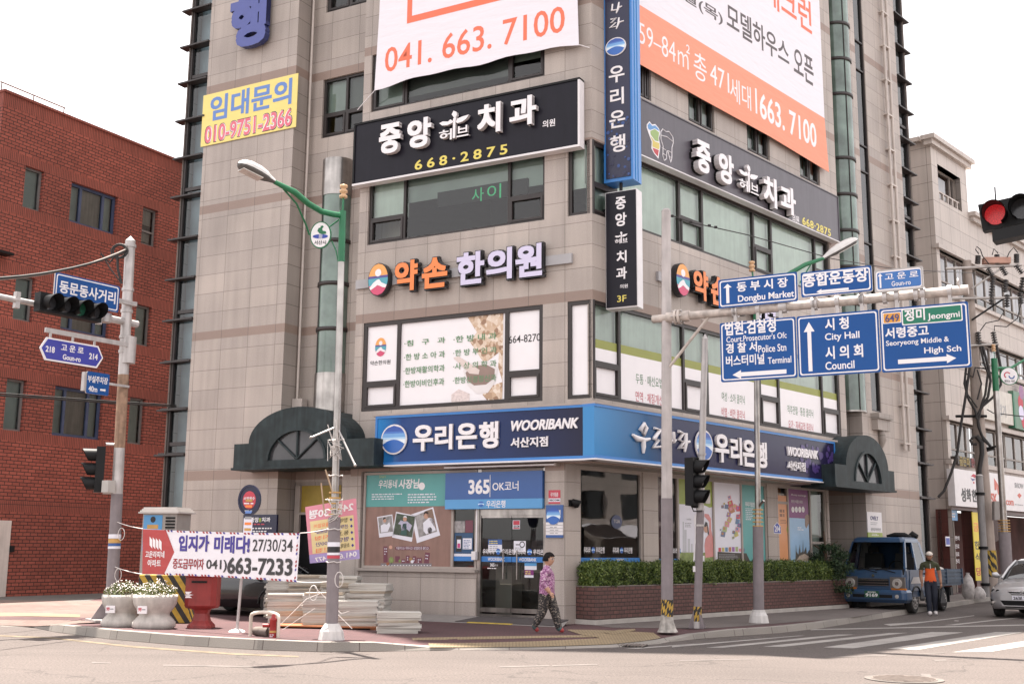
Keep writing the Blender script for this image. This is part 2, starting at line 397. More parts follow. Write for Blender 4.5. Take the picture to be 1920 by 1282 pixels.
# far ends and back, so that the block is closed
e1, e2 = PL.P(UE, 0, -.05), PR.P(TE_, 0, -.05); k1, k2 = PL.P(UE, 0, -13), PR.P(TE_, 0, -13); up = Vector((0, 0, HT + .5))
for a, b in ((e1, k1), (k1, k2), (k2, e2)): mb.quad(a + Vector((0, 0, zf)), b + Vector((0, 0, zf)), b + up, a + up, GRD)
mb.build('tower_wall', BK)
rf = MB(); rf.add([v + up * (HT / (HT + .5)) for v in (PL.P(UE, 0, -.1), PL.P(0, 0, -.05), PR.P(TE_, 0, -.1), k2, k1)], [(0, 1, 2, 3, 4)], CONC)
rf.build('roof', BK)
hi = MB(); q1, q2 = Vector((-7.0, 29.75, 0)), Vector((-.4, 28.9, 0)); q3 = q2 + PR.U * 15; q4 = q1 - PL.N * 11  # unseen mass added above the roof to shape the shadow on the street
for a, b in ((q1, q2), (q2, q3), (q3, q4), (q4, q1)): hi.quad(a + Vector((0, 0, HT)), b + Vector((0, 0, HT)), b + Vector((0, 0, 42)), a + Vector((0, 0, 42)), GR)
hi.add([v + Vector((0, 0, 42)) for v in (q1, q2, q3, q4)], [(0, 1, 2, 3)], CONC); hi.build('shadow_storeys', BK)
sl_ = MB()
for z in (4.25, 8.35, 11.95, 15.6):
 sl_.add([v + Vector((0, 0, z)) for v in (PL.P(UE + .3, 0, -RD - .3), PL.P(UR, 0, -RD - .3), PL.P(UL + .1, 0, -RD - .3), PL.P(UL + .1, 0, -.5), PL.P(-.2, 0, -.5), PR.P(RE - .2, 0, -.5), PR.P(RE - .2, 0, -1.8), PR.P(TE_ - .3, 0, -1.8), k2, k1)], [tuple(range(10))], ROOM)
sl_.build('floor_slab', BK)
ucn = -5 * math.tan((math.pi - AL - AR) / 2)
rm = MB()      # walls of the rooms seen through the glass
for z0, z1 in ((.16, 4.2), (4.3, 8.3), (8.4, 11.9), (12, 15.5), (15.7, 20.8)):
 rm.quad(PL.P(UL + 1, z0, -5), PL.P(ucn, z0, -5), PL.P(ucn, z1, -5), PL.P(UL + 1, z1, -5), ROOM)
 rm.quad(PL.P(ucn, z0, -5), PR.P(RE - .5, z0, -5), PR.P(RE - .5, z1, -5), PL.P(ucn, z1, -5), ROOM)
rm.build('room_wall', BK)
# --- windows of the left facade
m1, m2 = u_at(PL, 745.5, 680), u_at(PL, 949, 660)
zl, zr = z_at(PL, 715, 717), z_at(PL, 985, 697)
w2 = window(BK, PL, *W2, cols=(m1, m2), rows={0: [zl], 2: [zr]}, sash=((0, 0), (2, 0)), fw=.10, off=-.02, blinds={'all': WHITE}, back=-.048)
window(BK, PL, *W2C, fw=.09, off=-.02, blinds={'all': WHITE}, back=-.048)
m1, m2 = u_at(PL, 755, 420), u_at(PL, 952, 370)
window(BK, PL, *W3, cols=(m1, m2), rows={0: [z_at(PL, 722, 407)], 2: [z_at(PL, 985, 366)]}, sash=((0, 0), (2, 0)), blinds={(0, 1): (BLIND, .0), (1, 0): (BLIND2, .62), (2, 1): (BLIND2, .3)})
window(BK, PL, *W3C, blinds={'all': (BLIND, .42)}, fw=.08)
m1, m2 = u_at(PL, 758, 190), u_at(PL, 953, 130)
window(BK, PL, *W4, cols=(m1, m2), sash=((0, 0), (2, 0)), blinds={(1, 0): (ROOM, .2), (0, 0): BLIND2, (2, 0): (BLIND2, .4)})
window(BK, PL, *W5, cols=(m1, m2))
for (a, b, c, e) in rw:
 h = c + (e - c) * .40; q = b - .62
 window(BK, REC, a, b, c, e, cols=(q - .3,), rows={0: [h], 1: [h]}, sash=((0, 0), (1, 0)), blinds={(0, 1): (BLIND2, 0), (1, 1): (ROOM, 0)})
# --- windows of the right facade
c2 = [u_at(PR, x, 700) for x in (1163.6, 1284, 1328, 1426, 1461, 1542)]
zt = 5.86
OLIVE = mat('olive film stripe', (.28, .30, .07), .5, var=.05)
w = window(BK, PR, *V2, cols=c2, rows={0: [zt], 2: [zt], 4: [zt], 6: [zt]}, sash=((0, 0), (2, 0), (4, 0), (6, 0)), fw=.085, off=-.02, blinds={(i, 1 if i in (0, 2, 4, 6) else 0): (BLIND, .42 if i % 2 else .1) for i in range(7)})
fl = MB(); us = [0] + c2 + [V2[1]]
for i in range(7):
 a, b = us[i] + .05, us[i + 1] - .05
 zo = 6.2
 if i in (0, 2, 4, 6):
  fl.prect(PR, a, b, zt + .045, zo, -.068, WHITE); fl.prect(PR, a + .07, b - .07, zb2 + .14, zt - .10, -.068, WHITE)
 else: fl.prect(PR, a, b, zb2 + .09, zo, -.068, WHITE)
 fl.prect(PR, a, b, zo, zo + .20, -.068, OLIVE)
fl.build('window_film', w)
tx = MB(); GT = mat('green print', (.10, .22, .12), .6, var=0); RT = mat('red print', (.50, .06, .09), .6, var=0)
for s, mt_, x0, x1, ya, yb in (('두통 · 매선요법', GT, 1196, 1246, 699, 716), ('면역 · 체질개선', RT, 1196, 1246, 732, 748), ('여성 · 소아 클리닉', GT, 1357, 1400, 733, 753), ('비염 · 비만 클리닉', RT, 1357, 1400, 762, 781), ('척추관절 · 통증 클리닉', GT, 1480, 1528, 758, 777), ('요가 · 자세교정 클리닉', RT, 1482, 1528, 786, 805)):
 u0, z1 = PR.uz(x0, ya); u1 = u_at(PR, x1, ya)
 tx.text(s, PR, u0, u1, z1 - .24, z1, -.066, -.0645, mt_)
tx.build('window_lettering', w)
c3 = [u_at(PR, x, 420) for x in (1160, 1278.5, 1321)] + [u_at(PR, x, 480) for x in (1418, 1451, 1532)]
zt3 = 10.05
window(BK, PR, *V3, cols=c3, rows={0: [zt3], 2: [zt3], 4: [zt3], 6: [zt3]}, sash=((0, 0), (2, 0), (4, 0)), fw=.085, blinds={**{(i, j): BLIND for i in range(7) for j in (0, 1)}, (0, 0): BLIND2})
for a, b, c, e in small: window(BK, PR, a, b, c, e, cols=((a + b) / 2,), sash=((0, 0), (1, 0)), fw=.055, blinds={'all': BLIND2})
# corner post where both glazed bands meet
cp = MB()
for z0, z1 in ((zb2, zt2), (9.28, 11.05)): cp.tube([PL.P(0, z0, -.06) + PR.N * -.02, PL.P(0, z1, -.06) + PR.N * -.02], .055, FRM, 8)
cp.build('corner_post', BK)
# --- glazed strips at both far ends, with fins
def strip(pl, u0, u1, side, zs, zfin):
 o = -.14
 f = MB(); g = MB()
 f.pbox(pl, u0, u0 + .09, zf, HT + .4, o - .12, o + .04, FRM); f.pbox(pl, u1 - .09, u1, zf, HT + .4, o - .12, o + .04, FRM)
 for z in zs: f.pbox(pl, u0 + .09, u1 - .09, z - .05, z + .05, o - .1, o + .02, FRM)
 fo = f.build('corner_glazing', BK); g.prect(pl, u0 + .09, u1 - .09, zf, HT + .4, o - .03, GLD); g.build('pane', fo)
 k = MB(); k.prect(pl, u0, u1, zf, HT + .4, o - .36, mat('stair hall wall', (.46, .52, .55), .8, var=.6, scale=.5))
 k.build('room_wall', fo)
 for z in zfin:
  h = MB()
  a, b = (u0 - .28, u1) if side < 0 else (u0, u1 + .28)
  h.pbox(pl, a, b, z - .045, z + .0, o - .1, o + .2, FRM); h.pbox(pl, a, b, z, z + .05, o - .1, o + .05, FRM); h.build('sunshade_fin', fo)
fins = [z_at(PL, 362, y) for y in (17, 84, 151, 221, 291, 363)] + [z_at(PL, 345, y) for y in (445, 520, 597, 675, 765, 850)]
strip(PL, UE, UT - .002, -1, [z - .95 for z in fins[1::3]] + [zf + .1], fins + [fins[0] + 1.2, fins[0] + 2.4])
finr = [z_at(PR, 1683, y) for y in (28, 84, 140, 196)] + [z_at(PR, 1700, y) for y in (262, 318, 372)] + [z_at(PR, 1712, y) for y in (424, 482, 600, 660, 730, 800, 865, 930)]
strip(PR, TR_ + .002, TE_, 1, [z - .6 for z in finr[3::3]], finr + [finr[0] + 1.1])
# slit window, its corbel, rain pipes
s0, s1 = slit[0], slit[1]
zsl = [z_at(PR, 1612, y) for y in (78, 130, 268, 316, 448, 640)]
window(BK, PR, *slit, rows={0: zsl}, off=-.03, fw=.05, glassm=GLD, blinds={'all': (ROOMD, 0)})
c = MB(); c.pbox(PR, s0 - .1, s1 + .22, 5.85, 6.02, 0, .28, GRD); c.pbox(PR, s0 - .05, s1 + .15, 5.5, 5.85, 0, .2, GRD); c.tube([PR.P((s0 + s1) / 2 + .1, 5.5, .08), PR.P((s0 + s1) / 2 + .12, 5.2, .1), PR.P((s0 + s1) / 2 + .14, 4.95, .04)], [.1, .12, .03], GRD)
c.build('corbel', BK)
c = MB(); PIPE = mat('painted pipe', (.50, .44, .40), .45, var=.1)
for px in (1649, 1657):
 u = u_at(PR, px, 40); c.tube([PR.P(u, 5.0, .12), PR.P(u, HT, .12)], .05, PIPE, 10)
ua, ub = u_at(PR, 1649, 40), u_at(PR, 1657, 40)
z = 5.2
while z < HT - .5: c.pbox(PR, ua - .08, ub + .08, z, z + .05, 0, .16, PIPE); z += 1.25
c.build('rain_pipe', BK)
c = MB(); ux = u_at(PL, 577, 300);
zp0 = z_at(PL, 560, 745); pd = PL.P(UR + .0, 0)
c.tube([PL.P(UR + .1, zp0, -RD * .72), PL.P(UR + .1, HT, -RD * .72)], .035, PIPE, 8); c.pbox(PL, UR + .02, UR + .34, zp0 - .3, zp0 + .04, -RD * .72 - .12, -RD * .72 + .1, PIPE)
c.build('conduit', BK)
# --- half round glass stair shafts in the recesses
def shaft(pl, u, off, r, zm0, zg0, zg1, zm1, zr, glassmat):
 c = pl.P(u, 0, off)
 s = MB(); s.lathe(c, [(r + .02, zm0), (r + .02, zg0)], STEEL, 28); so_ = s.build('stair_shaft', BK); s = MB(); s.lathe(c, [(r + .02, zg1), (r + .02, zm1)], STEEL, 28); s.build('metal_collar', so_)
 g = MB(); g.lathe(c, [(r, zg0), (r, zg1)], glassmat, 28, cap=False); g.build('curved_glass', so_)
 for z in zr: q = MB(); q.lathe(c, [(r + .005, z - .05), (r + .035, z - .05), (r + .035, z + .05), (r + .005, z + .05)], FRM, 28); q.build('ring', so_)
 k = MB()
 for aa in (-1,):
  ang = math.atan2(pl.N.y, pl.N.x) + aa * .5; dd = Vector((math.cos(ang), math.sin(ang), 0)) * (r + .012); k.tube([c + dd + Vector((0, 0, zg0)), c + dd + Vector((0, 0, zg1))], .018, FRM, 6)
 k.build('mullion', so_)
SHG = mat('green curved glass', (.115, .165, .14), .06, var=.6, scale=1.3, spec=.9)
us = u_at(PL, 628, 500, -.62); zz = lambda y: z_at(PL, 628, y, -.62 + .3)
shaft(PL, us, -.62, .40, zz(770), zz(697), zz(364), zz(296), [zz(y) for y in (450, 530, 615)], SHG)
us = u_at(PR, 1570, 380, -.55)
shaft(PR, us + .05, -.42, .47, 6.0, 6.05, HT, HT + .3, [z_at(PR, 1567, y) for y in (33, 98, 163)] + [z_at(PR, 1578, y) for y in (288, 355, 422, 490, 560)], SHG)
# --- arched entrance canopies
def canopy(pl, ul, ur, zb, zs, uc, ra, rz, off, gr, gz, label):
 c = MB(); n = 28
 arc = [(uc + ra * math.cos(math.pi * k / n), zs + rz * math.sin(math.pi * k / n)) for k in range(n + 1)]
 out = [(ul, zb), (ur, zb), (ur, zs)] + arc + [(ul, zs)]
 inn = [(uc + gr * math.cos(math.pi * k / n), zb + .16 + gz * math.sin(math.pi * k / n)) for k in range(n + 1)]
 # front face in strips between the outline and the fanlight opening
 P = pl.P
 top = arc;
 for k in range(n):
  c.quad(P(*inn[k + 1], off), P(*inn[k], off), P(*top[k], off), P(*top[k + 1], off), CANOPY)
  c.quad(P(*inn[k], off), P(*inn[k + 1], off), P(*inn[k + 1], off - .07), P(*inn[k], off - .07), CANOPY)
 c.quad(P(*inn[0], off), P(ur, zb + .16, off), P(ur, zs, off), P(*top[0], off), CANOPY)
 c.quad(P(ul, zb + .16, off), P(*inn[-1], off), P(*top[-1], off), P(ul, zs, off), CANOPY)
 c.prect(pl, ul, ur, zb, zb + .16, off, CANOPY)
 for i in range(len(out)):
  a, b = out[i], out[(i + 1) % len(out)]; c.quad(P(*a, off), P(*a, -RD), P(*b, -RD), P(*b, off), CANOPY)
 c.pbox(pl, ul - .04, ur + .04, zb - .06, zb - .001, -.3, off + .04, CANOPY)
 o = c.build('entrance_canopy', BK)
 g = MB(); g.add([P(u, z, off - .06) for u, z in inn], [tuple(range(n + 1))[::1]], mat('dull canopy glass', (.055, .055, .06), .15, var=.25, scale=3)); g.build('fanlight', o)
 t = MB()
 for ang in (45, 90, 135):
  a = R(ang); t.pbox
  t.tube([P(uc, zb + .17, off - .03), P(uc + gr * math.cos(a), zb + .16 + gz * math.sin(a), off - .03)], .03, CANOPY, 6)
 t.ring(pl, uc, zb + .16, gr - .02, gr + .05, off - .05, off + .03, CANOPY, 28, 0, math.pi, gz / gr); t.build('glazing_bar', o)
q = .75
a, b = PL.uz(437, 877, q), PL.uz(700, 877, q); tp = PL.uz(560, 762, q); sp = z_at(PL, 450, 832, q)
canopy(PL, a[0], b[0], a[1], sp, tp[0] - .02, (u_at(PL, 662, 820, q) - u_at(PL, 476, 830, q)) / 2, tp[1] - sp, q, (u_at(PL, 608, 868, q) - u_at(PL, 501, 868, q)) / 2, z_at(PL, 556, 806, q) - a[1] - .16, '')
a, b = PR.uz(1567, 908, q), PR.uz(1678, 918, q); tp = PR.uz(1620, 815, q); sp = z_at(PR, 1575, 870, q)
canopy(PR, a[0], b[0], a[1], sp, (a[0] + b[0]) / 2 + .15, (b[0] - a[0]) * .36, tp[1] - sp, q, (b[0] - a[0]) * .22, (tp[1] - a[1]) * .56, '')
# --- entrance under the left canopy
c = MB(); YEL = mat('ochre panel', (.33, .23, .03), .5, var=.2)
a0, a1 = u_at(PL, 566, 950, -RD), u_at(PL, 640, 950, -RD)
c.prect(REC, UR, UL + .5, zf, 3.45, -.02, GRD)
c.prect(REC, a0, a1, z_at(REC, 600, 960), 3.3, .03, YEL); c.prect(REC, a0 - .1, a1, zf, z_at(REC, 600, 960), .03, BLKM)
c.pbox(REC, a0 - .16, a0, zf, 3.3, 0, .1, BEIGE); c.pbox(REC, a0, a1, z_at(REC, 600, 960) - .06, z_at(REC, 600, 960), .032, .1, BEIGE)
c.build('side_entrance', BK)
c = MB(); i0, i1 = u_at(PL, 641, 950), UL
c.pbox(PL, UL - .25, UL, zf, 3.5, -.5, -.001, GR); c.build('entrance_pier', BK)
# ------------------------------------------------------------------ signs on the bank building
KS = .34375
def K1(x, y): return x * KS, y * KS
def K2(x, y): return 640 + x * KS, y * KS
def K3(x, y): return 1180 + x * .38542, y * .38542
def K4(x, y): return x * KS, 420 + y * KS
def K5(x, y): return 640 + x * KS, 420 + y * KS
def K6(x, y): return 1200 + x * .375, 420 + y * .375
def B1(x, y): return x * KS, 842 + y * KS
def B2(x, y): return 520 + x * .3432, 842 + y * .3432
def B3(x, y): return 1040 + x * .31208, 842 + y * .31208
def B4(x, y): return 1460 + x * .31208, 842 + y * .31208
def KA(x, y): return 1100 + x / 4.006, 560 + y / 4.006
def KB(x, y): return 1400 + x / 4.006, 640 + y / 4.006
def KC(x, y): return 1060 + x / 4.006, 180 + y / 4.006
def ID(x, y): return x, y
def tb(pl, off, K, x0, y0, x1, y1, up=None):
 """Box on a plane from the measured outline of something lying on it."""
 a, b, c, d = K(x0, y0) + K(x1, y1)
 if up is None: up = pl.U.y < 0
 q = (a, d, c, b) if up else (c, d, a, b)
 mid = (b + d) / 2
 return pl.uz(a, mid, off)[0], pl.uz(c, mid, off)[0], pl.uz(q[0], q[1], off)[1], pl.uz(q[2], q[3], off)[1]
def fbox(u0, u1, z0, z1, a, b, c, d):          # fraction of a box
 return u0 + (u1 - u0) * a, u0 + (u1 - u0) * b, z0 + (z1 - z0) * c, z0 + (z1 - z0) * d
NAVY = mat('navy sign face', (.012, .013, .045), .25, var=.08)
NAVYB = mat('near black navy sign face', (.012, .011, .018), .35, var=.1, streak=.15, spec=.2)
GREYB = mat('charcoal violet sign face', (.085, .075, .092), .35, var=.08, streak=.2)
BLUE = mat('bright blue sign trim', (.035, .19, .52), .3, var=.03)
MIDB = mat('mid blue sign face', (.035, .10, .30), .3, var=.04)
SKYB = mat('sky blue sign face', (.09, .30, .58), .3, var=.04)
WL = mat('white lettering', (.80, .77, .79), .4, var=.02)
WLS = mat('white letter returns', (.62, .58, .58), .4, var=.05)
YL = mat('yellow lettering', (.72, .60, .12), .4, var=.02)
ORG = mat('orange lettering', (.80, .23, .06), .4, var=.02)
LIL = mat('lilac lettering', (.60, .56, .74), .4, var=.02)
BLK = mat('black lettering', (.018, .017, .02), .4, var=.02)
SIGNW = mat('white sign cabinet', (.72, .69, .70), .4, var=.06)
def cloth(name, c, k=.18, sc=(1.2, 5, 1)):
 if name in MATS: return MATS[name]
 mt, t, b, N, Lk = _nodes(name); b.inputs['Roughness'].default_value = .6; b.inputs['Base Color'].default_value = (*c, 1)
 uv = N.new('ShaderNodeUVMap'); mp = N.new('ShaderNodeMapping'); mp.inputs['Scale'].default_value = sc; mp.inputs['Rotation'].default_value = (0, 0, .5)
 n = N.new('ShaderNodeTexNoise'); n.inputs['Scale'].default_value = 1; n.inputs['Detail'].default_value = 4
 bp = N.new('ShaderNodeBump'); bp.inputs['Strength'].default_value = k * 2; bp.inputs['Distance'].default_value = .05
 Lk.new(uv.outputs[0], mp.inputs[0]); Lk.new(mp.outputs[0], n.inputs['Vector']); Lk.new(n.outputs[0], bp.inputs['Height']); Lk.new(bp.outputs[0], b.inputs['Normal'])
 MATS[name] = mt; return mt
BANW = cloth('white banner cloth', (.76, .73, .78)); BANO = cloth('orange banner cloth', (.83, .30, .19)); BANY = cloth('yellow banner cloth', (.80, .66, .22))
def part(parent, name, fn, **kw):
 m_ = MB(); fn(m_); return m_.build(name, parent, **kw)
def letters(parent, pl, o0, o1, K, items, mt, mside, bold=.03, outline=None, name='letter', ob=.05):
 for s, bx in items:
  b = tb(pl, o0, K, *bx); l = MB()
  if outline:
   e = .035; l.text(s, pl, b[0] - e, b[1] + e, b[2] - e, b[3] + e, o0 - .06, o0 + (o1 - o0) * .5, outline, bold + ob)
  l.text(s, pl, *b, o0, o1, mt, bold, mside=mside); l.build(name, parent)
def woori(mb, pl, u, z, ru, rz, o, ring=True):
 """Round bank emblem: blue dawn over a white glow above a dark blue hill."""
 if ring: mb.disc(pl, u, z, ru * 1.10, rz * 1.10, o - .03, o, SIGNW)
 n = 14
 for i in range(n):
  a, b = -1 + 2 * i / n, -1 + 2 * (i + 1) / n
  t = (a + b) / 2; k = max(0, min(1, (t + .15) / .9)) if t > -.3 else 0
  c = [(.72, .80, .86), (.40, .60, .80), (.16, .36, .68), (.06, .17, .52), (.03, .09, .38)][min(4, int(k * 5))]
  wa, wb = math.sqrt(max(0, 1 - a * a)), math.sqrt(max(0, 1 - b * b))
  mb.add([pl.P(u - ru * wa, z + rz * a, o + .004), pl.P(u + ru * wa, z + rz * a, o + .004), pl.P(u + ru * wb, z + rz * b, o + .004), pl.P(u - ru * wb, z + rz * b, o + .004)], [(0, 1, 2, 3)], mat('emblem tone %d' % min(4, int(k * 5)), c, .3, var=0))
 pts = []
 for i in range(17):
  x = -.97 + 1.94 * i / 16; pts.append((x, -.42 + .40 * (1 - x * x)))
 lo = [(math.cos(a), math.sin(a)) for a in [-.35 - (math.pi - .7) * i / 16 for i in range(17)]]
 pts = [(x * .99, y) for x, y in pts if x * x + y * y <= 1.0] + [(x * .99, y * .99) for x, y in lo]
 mb.add([pl.P(u + ru * x, z + rz * y, o + .008) for x, y in pts][::-1], [tuple(range(len(pts)))], mat('emblem hill', (.03, .13, .45), .3, var=0))
def sprout(mb, pl, u0, u1, z0, z1, o0, o1, mt, ms):
 """Sprig with two side leaves, a bud and a stem, over two small syllables."""
 U = lambda a: u0 + (u1 - u0) * a; Z = lambda a: z0 + (z1 - z0) * a
 def leaf(pts): mb.ppoly(pl, [(U(a), Z(b)) for a, b in pts], o0, o1, mt, ms)
 leaf([(.50, .62), (.38, .72), (.30, .66), (.12, .70), (0, .66), (.10, .56), (.28, .54), (.42, .58)])
 leaf([(.56, .60), (.62, .70), (.80, .74), (1, .76), (.92, .64), (.78, .56), (.62, .54)])
 leaf([(.50, .76), (.42, .88), (.48, 1), (.58, .94), (.60, .84), (.56, .76)])
 leaf([(.47, .05), (.47, .72), (.53, .78), (.57, .74), (.55, .60), (.55, .05)])
 mb.text('허', pl, U(0), U(.44), Z(0.02), Z(.40), o0, o1, mt, .02, mside=ms); mb.text('브', pl, U(.60), U(1), Z(0.05), Z(.42), o0, o1, mt, .02, mside=ms)
# single syllable on the tower
t = thing('letter_sign', PL.P(-10.6, 16, .05), 'big royal blue metal syllable fixed high on the left stone tower', 'sign')
RB = mat('royal blue metal letter', (.07, .09, .30), .35, var=.06)
letters(t, PL, .1, .28, K1, [('행', (1278, -50, 1475, 292))], RB, mat('dark blue letter returns', (.03, .04, .14), .4), .055)
# yellow lease banner
t = thing('banner', PL.P(-10.5, 13.5, .03), 'yellow lease notice banner with blue and pink writing on the stone tower', 'banner')
b = tb(PL, .03, ID, 380, 138, 556, 275); part(t, 'cloth', lambda m_: m_.pbox(PL, *b, .012, .03, BANY))
LB = mat('soft blue print', (.13, .24, .55), .6, var=0); PK = mat('pink print', (.70, .16, .22), .6, var=0)
def _(m_):
 q = tb(PL, .03, K1, 1150, 425, 1590, 665); m_.text('임대문의', PL, *q, .03, .034, LB, .03)
 q = tb(PL, .03, K1, 1122, 590, 1590, 785); m_.text('010-9751-2366', PL, q[0] - .02, q[1] + .02, q[2] - .02, q[3] + .02, .03, .033, BLK, .075); m_.text('010-9751-2366', PL, *q, .03, .0355, WL, .06); m_.text('010-9751-2366', PL, *q, .03, .038, PK, .02)
part(t, 'lettering', _)
# white phone banner
t = thing('banner', PL.P(-3.5, 14, .2), 'large white cloth banner with an orange phone number hung over the upper left windows', 'banner')
off = .20
bl_, br_ = PL.uz(702, 170, off), PL.uz(1085, 84, off); tl_, tr_ = PL.uz(708, 0, off), PL.uz(1083, 0, off)
def _(m_):
 n = 24; lo = []
 for i in range(n + 1):
  k = i / n; lo.append((bl_[0] + (br_[0] - bl_[0]) * k, bl_[1] + (br_[1] - bl_[1]) * k + .16 * math.sin(math.pi * k) * (.7 + .3 * math.sin(9 * k)) - .02 * math.sin(26 * k)))
 pts = lo + [(br_[0] - .06, 15.5), (br_[0] - .05, 19.6), (bl_[0] + .1, 19.6), (bl_[0] + .08, 15.5)]
 m_.ppoly(PL, pts, off - .012, off, BANW)
part(t, 'cloth', _)
OP = mat('orange print', (.78, .17, .09), .6, var=0)
def _(m_):
 z0, z1 = PL.uz(735, 134, off)[1], PL.uz(735, 88, off)[1]; a, c = u_at(PL, 722, 112, off), u_at(PL, 1059, 40, off)
 m_.text('041. 663. 7100', PL, a, c, z0, z1, off, off + .004, OP, .008)
 u, z = PL.uz(763, 45, off); u2 = u + 5.2; k = .15
 m_.prect(PL, u, u + k, z + k * 1.2, 19.2, off + .003, OP); m_.prect(PL, u, u2, z, z + k * 1.2, off + .003, OP)
part(t, 'lettering', _)
for p, q in ((bl_, (-6.7, bl_[1] - .35)), (br_, (br_[0] + .2, br_[1] - .05))): part(t, 'rope', lambda m_: m_.tube([PL.P(p[0], p[1], off - .006), PL.P(q[0], q[1], .03)], .012, WL, 5))
# dental clinic board, left
t = thing('signboard', PL.P(-3.5, 11.8, .2), 'wide black dental clinic board with raised white letters on the left facade', 'signboard')
off = .24; b = tb(PL, off, ID, 664.5, 145.5, 1088, 349)
part(t, 'board', lambda m_: (m_.pbox(PL, b[0] + .05, b[1] - .05, b[2] + .05, b[3] - .05, .05, off, NAVYB)))
part(t, 'frame', lambda m_: (m_.pbox(PL, b[0], b[1], b[2], b[2] + .05, .02, off + .03, SIGNW), m_.pbox(PL, b[0], b[1], b[3] - .05, b[3], .02, off + .03, BLKM), m_.pbox(PL, b[0], b[0] + .05, b[2] + .05, b[3] - .05, .02, off + .03, BLKM), m_.pbox(PL, b[1] - .05, b[1], b[2] + .05, b[3] - .05, .02, off + .03, SIGNW)))
letters(t, PL, off + .03, off + .16, K2, [('중', (222, 672, 338, 855)), ('앙', (375, 642, 505, 825)), ('치', (756, 562, 882, 748)), ('과', (931, 522, 1076, 708))], WL, WLS, .045)
part(t, 'sprout_emblem', lambda m_: sprout(m_, PL, *tb(PL, off, K2, 548, 597, 708, 785), off + .03, off + .12, WL, WLS))
def _(m_):
 m_.text('의원', PL, *tb(PL, off, K2, 1098, 647, 1166, 700), off, off + .006, WL, .015)
 q = tb(PL, off, K2, 402, 785, 906, 930); m_.text('668·2875', PL, *q, off, off + .006, YL, .02, spacing=1.5)
part(t, 'lettering', _)
# dental clinic board, right
t = thing('signboard', PR.P(7, 11.8, .2), 'long charcoal dental clinic board with tooth picture on the right facade', 'signboard')
b = (PR.uz(1201, 250, off)[0], PR.uz(1573, 420, off)[0], 11.02, 12.48)
part(t, 'board', lambda m_: m_.pbox(PR, b[0] + .03, b[1] - .03, b[2] + .03, b[3] - .03, .05, off, GREYB))
part(t, 'frame', lambda m_: (m_.pbox(PR, b[0], b[1], b[2], b[2] + .03, .02, off + .02, SIGNW), m_.pbox(PR, b[0], b[1], b[3] - .03, b[3], .02, off + .02, GREYB), m_.pbox(PR, b[0], b[0] + .03, b[2] + .03, b[3] - .03, .02, off + .02, GREYB), m_.pbox(PR, b[1] - .03, b[1], b[2] + .03, b[3] - .03, .02, off + .02, GREYB)))
letters(t, PR, off + .05, off + .2, K3, [('중', (303, 680, 372, 862)), ('앙', (412, 738, 484, 915)), ('치', (630, 852, 694, 1022)), ('과', (714, 897, 786, 1060))], WL, WLS, .045, outline=None)
part(t, 'letter_backing', lambda m_: [m_.text(s, PR, *tb(PR, off, K3, *q), off, off + .05, BLKM, .07) for s, q in (('중', (292, 684, 366, 868)), ('앙', (402, 740, 478, 920)), ('치', (620, 856, 688, 1026)), ('과', (704, 900, 780, 1064)))])
part(t, 'sprout_emblem', lambda m_: sprout(m_, PR, *tb(PR, off, K3, 512, 785, 605, 965), off + .04, off + .14, WL, WLS))
def _(m_):
 m_.text('의원', PR, *tb(PR, off, K3, 792, 1040, 825, 1092), off, off + .006, WL, .015)
 m_.text('668·2875', PR, *tb(PR, off, K3, 842, 1054, 978, 1152), off, off + .006, YL, .02, spacing=1.1)
part(t, 'lettering', _)
def _(m_):
 q = tb(PR, off, K3, 85, 585, 213, 805); F = lambda a, c: (q[0] + (q[1] - q[0]) * a, q[2] + (q[3] - q[2]) * c); o = off
 pl_ = lambda pts, mt_, oo: m_.ppoly(PR, [F(*p) for p in pts], None, oo, mt_)
 pl_([(.0, .86), (.10, 1), (.20, .94), (.32, 1), (.46, .92), (.50, .80), (.45, .62), (.50, .40), (.46, .20), (.42, .0), (.26, .10), (.16, .22), (.18, .42), (.08, .60), (.0, .76)], WL, o + .003)
 pl_([(.03, .85), (.11, .96), (.20, .90), (.32, .96), (.44, .90), (.46, .84), (.30, .86), (.12, .74), (.05, .76)], mat('tooth blue', (.12, .30, .58), .5, var=0), o + .006)
 pl_([(.13, .72), (.30, .84), (.46, .80), (.43, .62), (.44, .52), (.30, .50), (.14, .62)], mat('tooth green', (.30, .42, .16), .5, var=0), o + .006)
 pl_([(.12, .58), (.30, .47), (.46, .48), (.47, .38), (.44, .28), (.20, .28), (.21, .44)], mat('tooth yellow', (.62, .50, .14), .5, var=0), o + .006)
 pl_([(.20, .25), (.44, .26), (.40, .06), (.27, .13)], mat('tooth red', (.48, .06, .07), .5, var=0), o + .006)
 ol = [(.52, .84), (.60, .96), (.72, .92), (.84, .97), (.98, .86), (1, .70), (.94, .52), (.93, .2), (.88, .05), (.82, .22), (.78, .36), (.74, .34), (.72, .1), (.64, .02), (.58, .16), (.60, .44), (.52, .62)]
 for i in range(len(ol)):
  a, c = F(*ol[i]), F(*ol[(i + 1) % len(ol)]); m_.tube([PR.P(*a, o + .004), PR.P(*c, o + .004)], .013, WL, 4)
 for a, c in (((.52, .74), (.76, .78)), ((.76, .78), (.99, .72)), ((.56, .38), (.70, .36)), ((.80, .38), (.94, .36)), ((.60, .22), (.72, .2)), ((.82, .22), (.93, .2))): m_.tube([PR.P(*F(*a), o + .004), PR.P(*F(*c), o + .004)], .011, WL, 4)
part(t, 'tooth_picture', _)
